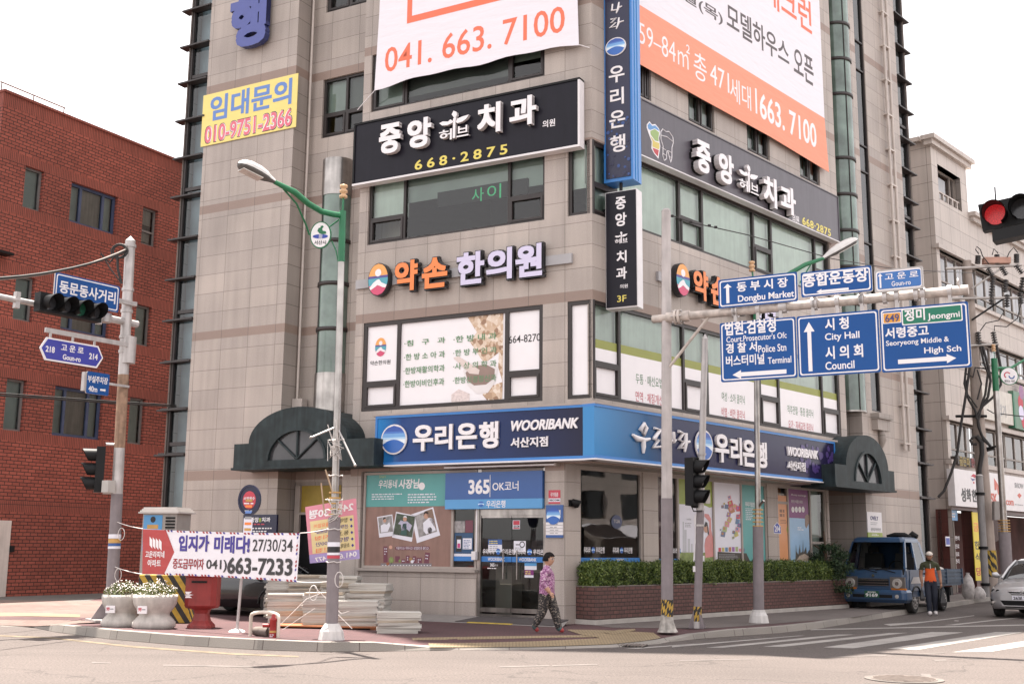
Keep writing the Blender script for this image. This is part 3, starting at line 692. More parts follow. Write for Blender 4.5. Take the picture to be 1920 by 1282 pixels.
# big banner, right
t = thing('banner', PR.P(7, 15, .2), 'huge white and orange apartment sale banner covering the upper right facade', 'banner')
off = .16
A0, A1 = PR.uz(1190, 115, off), PR.uz(1554.5, 323, off); M0, M1 = PR.uz(1197, 8, off), PR.uz(1546, 222, off); ut = PR.uz(1535, 0, off)[0]
zl = lambda p, q, u: p[1] + (q[1] - p[1]) * (u - p[0]) / (q[0] - p[0])
part(t, 'cloth', lambda m_: (m_.ppoly(PR, [(A0[0], A0[1]), (A0[0] + 3, A0[1] - .05), (A0[0] + 6.5, zl(A0, A1, A0[0] + 6.5) + .06), A1, (M1[0], M1[1]), (M0[0], M0[1]), (A0[0], zl(M0, M1, A0[0]))], off - .012, off, BANO),
 m_.ppoly(PR, [(A0[0], zl(M0, M1, A0[0])), M0, M1, (ut + .02, 21), (A0[0], 21)], off - .012, off, BANW)))
def _(m_):
 e = .005; o = off
 GP = mat('grey print', (.10, .085, .09), .6, var=0)
 m_.text('59–84㎡', PR, *tb(PR, o, K3, 47, 80, 292, 345), o, o + e, WL, -.004, sk=-.0)
 m_.text('총', PR, *tb(PR, o, K3, 313, 245, 375, 410), o, o + e, WL, .0)
 m_.text('471', PR, *tb(PR, o, K3, 393, 305, 484, 455), o, o + e, WL, .0); m_.text('세대', PR, *tb(PR, o, K3, 490, 370, 590, 540), o, o + e, WL, 0)
 q = tb(PR, o, K3, 612, 430, 620, 555); m_.prect(PR, *q, o + e, WL)
 m_.text('663. 7100', PR, *tb(PR, o, K3, 636, 450, 906, 722), o, o + e, WL, .018)
 m_.text('일(목)', PR, *tb(PR, o, K3, 262, -60, 452, 130), o, o + e, GP, .01)
 m_.text('모델하우스', PR, *tb(PR, o, K3, 476, 12, 772, 326), o, o + e, GP, .012); m_.text('오픈', PR, *tb(PR, o, K3, 800, 228, 894, 420), o, o + e, GP, .012)
 m_.text('테크런', PR, *tb(PR, o, K3, 660, -150, 882, 168), o, o + e, OP, .012)
part(t, 'lettering', _)
# oriental clinic letter signs: rail, emblem, five letters
def emblem(m_, pl, b, o0, o1):
 u, z, ru, rz = (b[0] + b[1]) / 2, (b[2] + b[3]) / 2, (b[1] - b[0]) / 2, (b[3] - b[2]) / 2
 if o1 - o0 > .02: m_.disc(pl, u, z, ru * 1.1, rz * 1.06, o0, o1 - .02, BLK)
 C_ = [mat('emblem orange', (.78, .36, .10), .4, var=0), mat('emblem indigo', (.08, .06, .26), .4, var=0), mat('emblem teal', (.08, .34, .42), .4, var=0), WL, mat('emblem crimson', (.60, .07, .16), .4, var=0)]
 lv = [1, .28, .12, -.55, -.55, -1]
 n = 26
 for i in range(n):
  a, c = 1 - 2 * i / n, 1 - 2 * (i + 1) / n; mid = (a + c) / 2
  k = 0 if mid > .26 else 1 if mid > .10 else 2 if mid > -.42 else 4
  wa, wc = math.sqrt(max(0, 1 - a * a)), math.sqrt(max(0, 1 - c * c))
  m_.add([pl.P(u - ru * wc, z + rz * c, o1), pl.P(u + ru * wc, z + rz * c, o1), pl.P(u + ru * wa, z + rz * a, o1), pl.P(u - ru * wa, z + rz * a, o1)], [(0, 1, 2, 3)], C_[k])
 m_.disc(pl, u, z + rz * .42, ru * .32, rz * .24, None, o1 + .003, WL, 16)
 m_.ppoly(pl, [(u + ru * x, z + rz * y) for x, y in ((-.86, -.50), (-.5, -.2), (-.1, -.02), (.12, .0), (.36, -.22), (.66, -.32), (.9, -.40), (.8, -.58), (.45, -.52), (.18, -.42), (-.05, -.36), (-.4, -.52), (-.75, -.64))], None, o1 + .003, WL)
rail = mat('grey sign rail', (.36, .35, .36), .5, var=.08)
off = .10
bx = [tb(PL, off, K5, *q) for q in ((167, 217, 272, 400), (308, 197, 432, 377), (456, 180, 594, 362), (645, 150, 795, 343), (806, 130, 946, 318), (964, 108, 1110, 302))]
rb = tb(PL, .08, K5, 80, 158, 1255, 355)
du = u_at(PR, 1259, 530, off) - bx[0][0]
for pl, dd, dz, side in ((PL, 0, 0, 'left'), (PR, du, PR.uz(1272, 497, off)[1] - bx[0][3], 'right')):
 t = thing('letter_sign', pl.P(dd + (bx[2][0]), bx[2][2], .05), 'orange and lilac clinic letters in a row on a grey rail, %s facade' % side, 'sign')
 part(t, 'rail', lambda m_: m_.pbox(pl, rb[0] + dd, rb[1] + dd, rb[2] + dz, rb[3] + dz, .001, .08, rail))
 part(t, 'round_emblem', lambda m_: emblem(m_, pl, (bx[0][0] + dd, bx[0][1] + dd, bx[0][2] + dz, bx[0][3] + dz), .08, .25))
 for s, q, mt_ in zip('약손한의원', bx[1:], (ORG, ORG, LIL, LIL, LIL)):
  l = MB(); q = (q[0] + dd, q[1] + dd, q[2] + dz, q[3] + dz); e = .03
  l.text(s, pl, q[0] - e, q[1] + e, q[2] - e, q[3] + e, .08, .2, BLK, .09); l.text(s, pl, *q, .2, .235, mt_, .045, mside=BLK); l.build('letter', t)
# print on the second floor clinic window
PG = mat('leaf green print', (.12, .26, .13), .5, var=0)
HERB = None
mt, tt, bb, N, Lk = _nodes('dried herbs print'); uv = N.new('ShaderNodeUVMap'); vo = N.new('ShaderNodeTexVoronoi'); vo.inputs['Scale'].default_value = 11
cr = N.new('ShaderNodeValToRGB'); cr.color_ramp.elements[0].color = (.26, .14, .08, 1); cr.color_ramp.elements[1].color = (.80, .70, .60, 1)
e_ = cr.color_ramp.elements.new(.35); e_.color = (.55, .38, .25, 1); Lk.new(uv.outputs[0], vo.inputs['Vector'])
sx = N.new('ShaderNodeSeparateColor'); Lk.new(vo.outputs['Color'], sx.inputs[0]); Lk.new(sx.outputs[0], cr.inputs[0]); Lk.new(cr.outputs[0], bb.inputs['Base Color']); bb.inputs['Roughness'].default_value = .4; HERB = mt
ow = -.066
def _(m_):
 q = lambda *a: tb(PL, ow, K5, *a)
 p = lambda pts, mt_, o: m_.ppoly(PL, [PL.uz(*K5(x, y), ow) for x, y in pts], None, o, mt_)
 p([(690, 510), (760, 494), (884, 484), (878, 960), (800, 966), (770, 930), (800, 890), (880, 860), (856, 780), (860, 700), (780, 760), (700, 640), (740, 590)], HERB, ow + .003)
 p([(600, 930), (640, 900), (700, 925), (700, 970), (600, 980)], mat('pale herb print', (.70, .60, .58), .5, var=.2, scale=20), ow + .003)
 p([(665, 800), (690, 760), (760, 745), (830, 750), (855, 790), (840, 860), (800, 920), (740, 925), (690, 880)], mat('bowl print', (.74, .70, .70), .5, var=.05), ow + .005)
 p([(678, 810), (720, 775), (790, 765), (838, 790), (835, 840), (790, 875), (725, 880), (690, 855)], mat('brew print', (.27, .19, .16), .5, var=.1), ow + .007)
 p([(612, 730), (640, 720), (755, 795), (750, 820), (700, 815)], mat('spoon print', (.68, .58, .54), .5, var=.05), ow + .009)
 for s, bxx in (('·침   구   과', (345, 615, 568, 668)), ('·한 방 소 아 과', (343, 690, 566, 745)), ('·한방재활의학과', (341, 765, 564, 820)), ('·한방이비인후과', (339, 838, 562, 893)), ('·한 방 내 과', (613, 590, 848, 648)), ('·한 방 부 인 과', (612, 666, 848, 722)), ('·사 상 의 학 과', (611, 740, 847, 795)), ('·한방신경정신과', (610, 818, 846, 872))):
  m_.text(s, PL, *q(*bxx), ow + .010, ow + .012, PG, .012)
 emblem(m_, PL, q(185, 617, 245, 725), ow, ow + .004)
 m_.text('약손한의원', PL, *q(158, 738, 268, 772), ow + .002, ow + .004, BLK, .01)
 m_.text('664-8270', PL, *q(913, 595, 1086, 652), ow + .002, ow + .004, BLK, .005)
m_ = MB(); _(m_); m_.build('window_print', w2)
# LED strip behind the third floor glass
t = thing('led_display', PL.P(-3, 10.2, -.2), 'dark LED message panel behind the third floor dental window', 'display')
q = tb(PL, -.16, K2, 525, 970, 1015, 1132)
part(t, 'panel', lambda m_: m_.pbox(PL, q[0], q[1], q[2], q[3], -.24, -.16, BLKM))
LED = mat('green leds', (.02, .30, .12), .5, var=.6, scale=14, emit=.22)
part(t, 'lettering', lambda m_: [m_.text(s, PL, *tb(PL, -.15, K2, *bxx), -.16, -.156, LED, -.004) for s, bxx in (('사', (712, 1020, 775, 1105)), ('이', (795, 1000, 870, 1090)))])
# fascia signs of the bank
def grad(name, pl, ua, ub, ca, cb, cm=None):
 mt, t_, b_, N, Lk = _nodes(name); uv = N.new('ShaderNodeUVMap'); s_ = N.new('ShaderNodeSeparateXYZ'); r_ = N.new('ShaderNodeMapRange')
 o_ = pl.O.dot(pl.U); r_.inputs[1].default_value = ua + o_; r_.inputs[2].default_value = ub + o_; cr = N.new('ShaderNodeValToRGB')
 cr.color_ramp.elements[0].color = (*ca, 1); cr.color_ramp.elements[1].color = (*cb, 1)
 if cm: e = cr.color_ramp.elements.new(cm[0]); e.color = (*cm[1], 1)
 Lk.new(uv.outputs[0], s_.inputs[0]); Lk.new(s_.outputs[0], r_.inputs[0]); Lk.new(r_.outputs[0], cr.inputs[0]); Lk.new(cr.outputs[0], b_.inputs['Base Color'])
 b_.inputs['Roughness'].default_value = .15; b_.inputs['Specular IOR Level'].default_value = .25; return mt
off = .34
cfu = PL.uz(1111, 810, off)[0]
b = (PL.uz(704, 820, off)[0], cfu, PL.uz(1109, 862, off)[1], PL.uz(1112, 757, off)[1])
GL = grad('fascia print left', PL, b[0], b[1], (.02, .22, .55), (.012, .010, .030), (.13, (.018, .055, .20)))
t = thing('fascia_sign', PL.P(-3, 3.6, .2), 'glossy navy bank fascia sign above the corner entrance, left facade', 'signboard')
part(t, 'panel', lambda m_: m_.pbox(PL, b[0] + .06, b[1] - .08, b[2] + .10, b[3] - .06, .03, off, GL))
part(t, 'trim', lambda m_: (m_.pbox(PL, b[0], b[1], b[3] - .06, b[3], .0, off + .02, BLUE), m_.pbox(PL, b[0], b[1], b[2] + .035, b[2] + .10, .0, off + .02, BLUE), m_.pbox(PL, b[0], b[0] + .06, b[2] + .10, b[3] - .06, .0, off + .02, BLUE), m_.pbox(PL, b[1] - .08, b[1], b[2] + .10, b[3] - .06, .0, off + .02, BLUE), m_.pbox(PL, b[0] - .1, b[1], b[2], b[2] + .035, 0, off + .05, SIGNW), m_.pbox(PL, b[0] - .1, b[1] - .0, b[3], b[3] + .05, 0, off + .03, BEIGE)))
q = tb(PL, off, K5, 224, 1090, 362, 1258)
part(t, 'round_emblem', lambda m_: woori(m_, PL, (q[0] + q[1]) / 2, (q[2] + q[3]) / 2, (q[1] - q[0]) / 2 * .92, (q[3] - q[2]) / 2 * .92, off + .05))
letters(t, PL, off + .005, off + .06, K5, [('우', (397, 1093, 507, 1240)), ('리', (517, 1090, 612, 1232)), ('은', (632, 1083, 745, 1228)), ('행', (757, 1075, 862, 1225))], WL, WLS, .04)
part(t, 'lettering', lambda m_: (m_.text('WOORIBANK', PL, *tb(PL, off, K5, 930, 1054, 1298, 1130), off, off + .04, WL, .035, .25), m_.text('서산지점', PL, *tb(PL, off, K5, 928, 1157, 1130, 1220), off, off + .04, WL, .03)))
b = (PR.uz(1114, 810, off)[0], PR.uz(1566, 870, off)[0], b[2], b[3])
GRR = grad('fascia print right', PR, b[0], b[1], (.05, .24, .52), (.018, .014, .05), (.27, (.02, .024, .075)))
t = thing('fascia_sign', PR.P(6, 3.6, .2), 'long glossy navy bank fascia sign with brush lettering, right facade', 'signboard')
part(t, 'panel', lambda m_: m_.pbox(PR, b[0], b[1] - .05, b[2] + .10, b[3] - .06, .03, off, GRR))
part(t, 'trim', lambda m_: (m_.pbox(PR, b[0], b[1], b[3] - .06, b[3], .0, off + .02, BLUE), m_.pbox(PR, b[0], b[1], b[2] + .035, b[2] + .10, .0, off + .02, BLUE), m_.pbox(PR, b[1] - .05, b[1], b[2] + .10, b[3] - .06, .0, off + .02, BLUE), m_.pbox(PR, b[0], b[1] + .15, b[2], b[2] + .035, 0, off + .05, SIGNW), m_.pbox(PR, b[0], b[1] + .15, b[3], b[3] + .05, 0, off + .03, BEIGE)))
q = tb(PR, off, KA, 806, 975, 936, 1225)
part(t, 'round_emblem', lambda m_: woori(m_, PR, (q[0] + q[1]) / 2, (q[2] + q[3]) / 2, (q[1] - q[0]) / 2 * .92, (q[3] - q[2]) / 2 * .92, off + .05))
letters(t, PR, off + .005, off + .07, ID, [('우', (1337, 812, 1363, 868)), ('리', (1366, 818, 1387, 872)), ('은', (1389, 823, 1412, 876)), ('행', (1413, 827, 1434, 878))], WL, WLS, .04)
def brush(m_, pl, o0, o1, strokes, F):
 for st in strokes:
  P_ = [pl.P(*F(x, y), (o0 + o1) / 2) for x, y, r_ in st]; m_.tube(P_, [r_ for _, _, r_ in st], WL, 8)
F = lambda x, y: PR.uz(*KA(x, y), off)
part(t, 'brush_lettering', lambda m_: (brush(m_, PR, off + .02, off + .05, [
 [(425, 935, .04), (395, 985, .06), (420, 1020, .05), (440, 970, .05), (425, 940, .03)], [(335, 1020, .03), (370, 1050, .07), (430, 1060, .05), (466, 1052, .03)], [(415, 1062, .06), (417, 1110, .06), (416, 1160, .03)],
 [(497, 970, .03), (540, 985, .06), (500, 1045, .05), (490, 1050, .03)], [(500, 1050, .04), (530, 1060, .05), (490, 1115, .05), (545, 1110, .03)], [(560, 975, .05), (562, 1060, .06), (560, 1140, .03)],
 [(600, 1000, .05), (598, 1060, .05), (640, 1070, .03)], [(640, 1000, .05), (642, 1080, .06), (660, 1060, .03)],
 [(680, 995, .04), (715, 1010, .05), (680, 1060, .05), (718, 1075, .05), (684, 1125, .05), (720, 1115, .03)], [(735, 1010, .05), (732, 1090, .06), (726, 1150, .03)], [(735, 1080, .04), (765, 1072, .03)]], F)))
part(t, 'lettering', lambda m_: (m_.text('WOORIBANK', PR, *tb(PR, off, KB, 297, 787, 524, 886), off, off + .05, WL, .035, .15), m_.text('서산지점', PR, *tb(PR, off, KB, 300, 893, 430, 978), off, off + .05, WL, .03)))
HX = mat('violet dot print', (.06, .035, .16), .3, var=0)
def _(m_):
 rr = random.Random(3); u1 = b[1] - .15
 for i in range(34):
  uu = u1 - rr.random() ** 1.4 * 1.9; z = b[2] + .2 + rr.random() * .8; r_ = .05 + .05 * rr.random(); m_.disc(PR, uu, z, r_, r_, None, off + .002 + .0004 * i, HX, 8)
part(t, 'dot_pattern', _)
# blade sign of the bank
off = -.46; PB = PL.shift(off)
u0, u1 = PB.uz(1132, 340)[0], PB.uz(1187, 335)[0]; zb = PB.uz(1132, 343.5)[1]; dp = min((abs(PL.uz(1203, 335, off - x / 100)[0] - u1), x / 100) for x in range(10, 150))[1]
t = thing('blade_sign', PB.P(u0, zb, 0), 'tall bright blue vertical bank sign projecting from the corner', 'sign')
zt_ = 17.5
part(t, 'cabinet', lambda m_: (m_.pbox(PB, u0, u1, zb, zt_, -dp, -.02, BLUE), [m_.pbox(PB, u1, u1 + .015, zb + .03, zt_, -dp * k - .03, -dp * k, SKYB) for k in (.3, .6)]))
part(t, 'panel', lambda m_: m_.pbox(PB, u0 + .06, u1 - .06, zb + .08, zt_, -.019, .0, NAVY))
part(t, 'mounting_box', lambda m_: m_.pbox(PB, u_at(PB, 1117, 100, -.1), u0 + .1, z_at(PB, 1122, 244, -.1), zt_, -dp * .9, -dp * .35, mat('cobalt box', (.02, .14, .50), .3, var=.05)))
letters(t, PB, .0, .012, K2, [('우', (1460, 352, 1545, 460)), ('리', (1467, 474, 1542, 580)), ('은', (1463, 596, 1549, 706)), ('행', (1465, 730, 1550, 838))], WL, WLS, .02)
q = tb(PB, 0, K2, 1443, 196, 1554, 318)
part(t, 'round_emblem', lambda m_: woori(m_, PB, (q[0] + q[1]) / 2, (q[2] + q[3]) / 2, (q[1] - q[0]) / 2 * .92, (q[3] - q[2]) / 2 * .92, .025))
F = lambda x, y: PB.uz(*K2(x, y))
part(t, 'brush_lettering', lambda m_: brush(m_, PB, -.01, .02, [[(1480, 25, .02), (1476, 60, .03), (1505, 55, .015)], [(1515, 15, .02), (1510, 50, .03), (1500, 75, .015)], [(1510, 45, .02), (1532, 35, .015)], [(1470, 108, .02), (1500, 100, .03), (1470, 130, .02), (1498, 125, .02), (1465, 155, .025), (1500, 145, .015)], [(1515, 98, .02), (1512, 130, .03), (1500, 160, .015)], [(1512, 125, .02), (1542, 115, .015)], [(1470, -25, .02), (1500, -15, .03)]], F))
DP = mat('dark dot print', (.012, .012, .05), .3, var=0); LP = mat('blue dot print', (.02, .06, .22), .3, var=0)
def _(m_):
 rr = random.Random(5)
 for i in range(46):
  z = zb + .12 + rr.random() ** 1.7 * 1.4; uu = u0 + .1 + rr.random() * (u1 - u0 - .2); r_ = .018 + .03 * rr.random(); m_.disc(PB, uu, z, r_, r_, None, .001 + .0003 * i, LP if i % 2 else DP, 10)
part(t, 'dot_pattern', _)
# blade sign of the dental clinic
u0, u1 = PB.uz(1135, 470)[0], PB.uz(1194, 470)[0]; zb = PB.uz(1136, 580)[1]; z1 = PB.uz(1134, 362)[1]
t = thing('blade_sign', PB.P(u0, zb, 0), 'black vertical dental sign in a white case under the blue one', 'sign')
part(t, 'cabinet', lambda m_: m_.pbox(PB, u0, u1, zb, z1, -.34, -.02, SIGNW))
part(t, 'panel', lambda m_: m_.pbox(PB, u0 + .02, u1 - .015, zb + .03, z1 - .02, -.019, .0, NAVYB))
letters(t, PB, .0, .01, KC, [('중', (377, 752, 455, 858)), ('앙', (376, 872, 461, 984)), ('치', (386, 1158, 461, 1258))], WL, WLS, .03)
letters(t, PB, .0, .01, K5, [('과', (1500, 232, 1558, 304))], WL, WLS, .03)
part(t, 'sprout_emblem', lambda m_: sprout(m_, PB, *tb(PB, 0, KC, 372, 1012, 468, 1115), .0, .008, WL, WLS))
part(t, 'lettering', lambda m_: (m_.text('의원', PB, *tb(PB, 0, K5, 1520, 326, 1563, 352), 0, .006, WL, .01), m_.text('3F', PB, *tb(PB, 0, K5, 1505, 386, 1555, 427), 0, .006, YL, .01)))
part(t, 'bracket', lambda m_: (m_.pbox(PB, u0 - .12, u0, zb + .3, zb + .36, -.2, -.14, BLKM), m_.pbox(PB, u0 - .12, u0, z1 - .4, z1 - .34, -.2, -.14, BLKM), m_.pbox(PB, u0 + .3, u0 + .36, z1, z1 + .3, -.2, -.14, BLKM)))
# ------------------------------------------------------------------ ground floor shop front
def K7(x, y): return 660 + x * .16382, 870 + y * .16382
def K8(x, y): return 880 + x * .17937, 930 + y * .17937
def K9(x, y): return 1240 + x * .1875, 880 + y * .1875
def K10(x, y): return 1720 + x * .23392, 840 + y * .23392
TEAL = mat('teal print', (.10, .34, .33), .35, var=.04); WOOD = mat('brown board print', (.27, .155, .125), .4, var=.12, streak=.2)
MAR = mat('maroon print', (.16, .045, .07), .4, var=0); DKP = mat('dark photo print', (.05, .07, .045), .35, var=.7, scale=12); SKINP = mat('skin print', (.50, .28, .20), .4, var=.05)
GRP = mat('grey photo print', (.30, .28, .28), .35, var=.5, scale=9); PUR = mat('purple print', (.20, .03, .17), .35, var=.05); PEACH = mat('peach print', (.66, .30, .14), .35, var=.05)
SKYP = mat('sky print', (.30, .47, .66), .35, var=.15, scale=2); LGR = mat('lime print', (.27, .34, .05), .35, var=.15); OLV = mat('meadow print', (.22, .28, .09), .35, var=.4, scale=8); PINKP = mat('pink cardigan print', (.62, .25, .24), .35, var=.1, scale=8)
REDP = mat('red print', (.55, .03, .035), .4, var=0); PALE = mat('pale poster print', (.72, .71, .78), .35, var=.04); GRY = mat('grey print bars', (.30, .30, .31), .4, var=0)
def lines(m_, pl, o, b, n, mt_, w=(.6, 1), fill=.42, seed=1):
 rr = random.Random(seed); h = (b[3] - b[2]) / n
 for i in range(n):
  z = b[2] + i * h; u = b[0]; end = b[0] + (b[1] - b[0]) * rr.uniform(*w)
  while u < end - .01:
   l = min(rr.uniform(.6, 2.2) * h, end - u); m_.prect(pl, u, u + l * .9, z + h * (1 - fill) / 2, z + h * (1 + fill) / 2, o, mt_); u += l + h * .25
# left shop window, fixed glass beside the door
go = -.10
wl0, wl1, wsp = S0 + .04, D0 - .03, u_at(PL, 845, 1000)
lw = window(BK, PL, wl0, wl1, sillz + .002, 3.54, cols=(wsp,), off=-.06, fw=.06, glassm=GLC, frm=BEIGE, blinds={(1, 0): ROOM}, back=-2.2)
t = thing('window_poster', PL.P(wl0 + 1.2, sillz, go), 'brown wood print window poster with three tilted snapshots and a small town', 'poster')
o = -.104
def _(m_):
 q = (wl0 + .06, wsp - .03, sillz + .06, z_at(PL, 740, 949)); m_.prect(PL, *q, o, WOOD)
part(t, 'sheet', _)
def snap(pts, inner, draw):
 m_ = MB(); p = lambda L: [PL.uz(*K7(x, y), o) for x, y in L]
 m_.ppoly(PL, p(pts), None, o + .003, PALE); m_.ppoly(PL, p(inner), None, o + .005, draw[0])
 for mt_, L in draw[1:]: m_.ppoly(PL, p(L), None, o + .007, mt_)
 m_.build('snapshot', t)
circ = lambda x, y, r, k=1.2: [(x + r * math.cos(i * .5236), y + r * k * math.sin(i * .5236)) for i in range(12)]
snap([(288, 602), (462, 572), (490, 815), (312, 838)], [(300, 612), (455, 586), (472, 770), (318, 790)], [GRP, (PALE, [(330, 700), (370, 680), (400, 690), (430, 660), (440, 700), (410, 770), (335, 780)]), (SKINP, circ(376, 645, 18)), (BLK, [(355, 640), (358, 612), (378, 604), (392, 616), (372, 626)])])
snap([(505, 542), (732, 588), (686, 886), (458, 835)], [(512, 560), (722, 598), (690, 836), (474, 800)], [DKP, (mat('lilac shirt print', (.42, .40, .52), .4, var=.2, scale=14), [(560, 640), (600, 655), (630, 650), (690, 700), (660, 770), (630, 740), (570, 760), (560, 690), (530, 680)]), (mat('green apron print', (.03, .09, .08), .4, var=0), [(585, 680), (625, 676), (628, 815), (555, 800)]), (SKINP, circ(607, 628, 22)), (PALE, [(586, 605), (600, 590), (622, 592), (632, 612)])])
snap([(680, 572), (930, 488), (1010, 812), (744, 902)], [(722, 590), (920, 508), (975, 770), (768, 836)], [GRP, (mat('brown wall print', (.22, .14, .10), .4, var=.2), [(830, 540), (920, 508), (968, 745), (900, 650)]), (PALE, [(815, 670), (850, 640), (885, 610), (935, 620), (960, 755), (880, 785), (850, 800), (820, 760)]), (SKINP, circ(850, 590, 28)), (BLK, [(820, 590), (824, 552), (850, 534), (878, 552), (872, 570), (846, 562)]), (mat('brown bag print', (.05, .03, .03), .4, var=0), circ(893, 755, 26, 1.4))])
def _(m_):
 p = lambda L: [PL.uz(*K7(x, y), o) for x, y in L]
 P4 = lambda mt_, x0, y0, x1, y1, e=.003: m_.ppoly(PL, p([(x0, y0), (x1, y0), (x1, y1), (x0, y1)]), None, o + e, mt_)
 P4(mat('road print', (.20, .18, .20), .4, var=0), 330, 1132, 912, 1180); [P4(WL, x, 1152, x + 16, 1160, .005) for x in range(345, 900, 34)]
 P4(MAR, 360, 938, 408, 1122); P4(MAR, 495, 1050, 548, 1118); P4(MAR, 568, 1085, 612, 1132); P4(MAR, 618, 1042, 660, 1132); P4(MAR, 695, 1050, 735, 1132); P4(MAR, 740, 1066, 800, 1132); m_.ppoly(PL, p([(838, 1005), (895, 1012), (880, 1135), (824, 1130)]), None, o + .003, MAR)
 rr = random.Random(2)
 for x, y in ((372, 960), (390, 960), (372, 990), (390, 990), (372, 1020), (632, 1060), (632, 1085), (705, 1070), (705, 1095), (755, 1085), (775, 1085), (755, 1110), (845, 1035), (862, 1038), (842, 1070), (858, 1072), (575, 1100), (590, 1100)): P4(PALE, x, y, x + 11, y + 12, .005)
 for x, y, r_, mt_ in ((452, 1095, 26, OLV), (412, 1138, 18, mat('rust print', (.30, .10, .05), .4, var=0)), (672, 1085, 18, mat('ochre print', (.35, .20, .07), .4, var=0)), (548, 1105, 13, OLV), (444, 948, 20, mat('salmon print', (.60, .32, .24), .4, var=0)), (690, 1112, 18, PALE)): m_.ppoly(PL, p(circ(x, y, r_, 1.4 if mt_ is OLV else 1.05)), None, o + .007, mt_)
 m_.ppoly(PL, p([(492, 950), (505, 940), (880, 938), (894, 955), (880, 978), (505, 980), (492, 966)]), None, o + .003, MAR); m_.text('마을카드는 커피사고! 상점할인은 좋다고!', PL, *tb(PL, o, K7, 508, 944, 880, 974), o + .004, o + .0055, PALE, .005)
 for a, b in (((452, 1120), (448, 1185)), ((412, 1155), (412, 1166))): m_.ppoly(PL, p([(a[0] - 2, a[1]), (a[0] + 2, a[1]), (b[0] + 2, b[1]), (b[0] - 2, b[1])]), None, o + .0075, BLK)
part(t, 'town_picture', _)
t = thing('window_poster', PL.P(wl0 + 1.2, 3, go), 'teal window poster with white brush lettering above the brown one', 'poster')
q = (wl0 + .04, u_at(PL, 838, 910), z_at(PL, 740, 949), z_at(PL, 740, 883))
part(t, 'sheet', lambda m_: m_.prect(PL, *q, -.098, TEAL))
def _(m_):
 m_.text('우리동네', PL, *tb(PL, -.09, K7, 303, 175, 517, 275), -.097, -.095, WL, .02, .12); m_.text('사장님', PL, *tb(PL, -.09, K7, 532, 165, 770, 280), -.097, -.095, WL, .03, .12)
 m_.text('Smart', PL, *tb(PL, -.09, K7, 310, 122, 386, 156), -.097, -.095, mat('lime lettering', (.45, .55, .2), .4, var=0), 0, .2)
 z_ = tb(PL, -.09, K7, 776, 225, 818, 275); m_.disc(PL, (z_[0] + z_[1]) / 2, (z_[2] + z_[3]) / 2, .09, .09, None, -.095, WL, 14)
 for bx_, n in (((225, 325, 590, 412), 3), ((637, 325, 995, 452), 4)): lines(m_, PL, -.095, tb(PL, -.09, K7, *bx_), n, PALE, seed=n)
part(t, 'lettering', _)
t = thing('window_poster', PL.P(wsp + .2, 1.6, go), 'navy leaflet with a phone picture in the narrow pane by the door', 'poster')
def _(m_):
 m_.prect(PL, *tb(PL, o, K7, 1172, 786, 1384, 1022), o, mat('navy leaflet', (.02, .07, .16), .35, var=.05)); m_.prect(PL, *tb(PL, o, K7, 1268, 846, 1372, 970), o + .003, PALE); m_.prect(PL, *tb(PL, o, K7, 1190, 818, 1256, 998), o + .003, BLK); m_.prect(PL, *tb(PL, o, K7, 1203, 860, 1246, 960), o + .005, PALE); m_.prect(PL, *tb(PL, o, K7, 1208, 905, 1240, 955), o + .006, mat('magenta print', (.5, .05, .2), .4, var=0))
 lines(m_, PL, o + .005, tb(PL, o, K7, 1278, 862, 1366, 965), 6, MIDB, seed=4)
 m_.prect(PL, *tb(PL, o, K7, 1168, 1022, 1384, 1052), o, PALE); m_.prect(PL, *tb(PL, o, K7, 1150, 1052, 1390, 1104), o, BLUE)
 m_.prect(PL, *tb(PL, o, K7, 1172, 650, 1290, 780), o - .002, GRP); m_.prect(PL, *tb(PL, o, K7, 1296, 640, 1384, 780), o - .002, MAR)
part(t, 'sheet', _)
# 365 corner sign over the door
t = thing('signboard', PL.P(D0, 2.6, 0), 'blue signboard reading 365 OK over the glass entrance doors', 'signboard')
q = tb(PL, .08, B2, 917, 115, 1447, 327); zc = tb(PL, .08, B2, 917, 262, 1447, 275)[2]
part(t, 'panel', lambda m_: (m_.pbox(PL, q[0], q[1], zc, q[3], -.1, .08, MIDB), m_.pbox(PL, q[0], q[1], q[2], zc - .001, -.1, .08, SKYB)))
def _(m_):
 o = .08
 m_.text('365', PL, *tb(PL, o, B2, 1045, 163, 1160, 245), o, o + .008, WL, .035); m_.text('OK코너', PL, *tb(PL, o, B2, 1176, 172, 1318, 228), o, o + .008, WL, .008); m_.prect(PL, *tb(PL, o, B2, 1161, 140, 1164, 260), o + .004, WL)
 m_.text('우리은행', PL, *tb(PL, o, B2, 1142, 278, 1246, 319), o, o + .006, WL, .012)
 z_ = tb(PL, o, B2, 1098, 284, 1130, 314); woori(m_, PL, (z_[0] + z_[1]) / 2, (z_[2] + z_[3]) / 2, (z_[1] - z_[0]) / 2, (z_[3] - z_[2]) / 2, o + .004, False)
part(t, 'lettering', _)
t = thing('shutter_box', PL.P(D0, 3.4, .1), 'pale aluminium roller shutter housing under the bank fascia sign', 'shutter box')
q2 = tb(PL, .2, B2, 910, 78, 1512, 104)
part(t, 'housing', lambda m_: m_.pbox(PL, *q2, -.05, .2, SIGNW)); part(t, 'end_cap', lambda m_: m_.pbox(PL, q2[1], q2[1] + .04, q2[2] - .02, q2[3] + .02, -.05, .21, BEIGE))
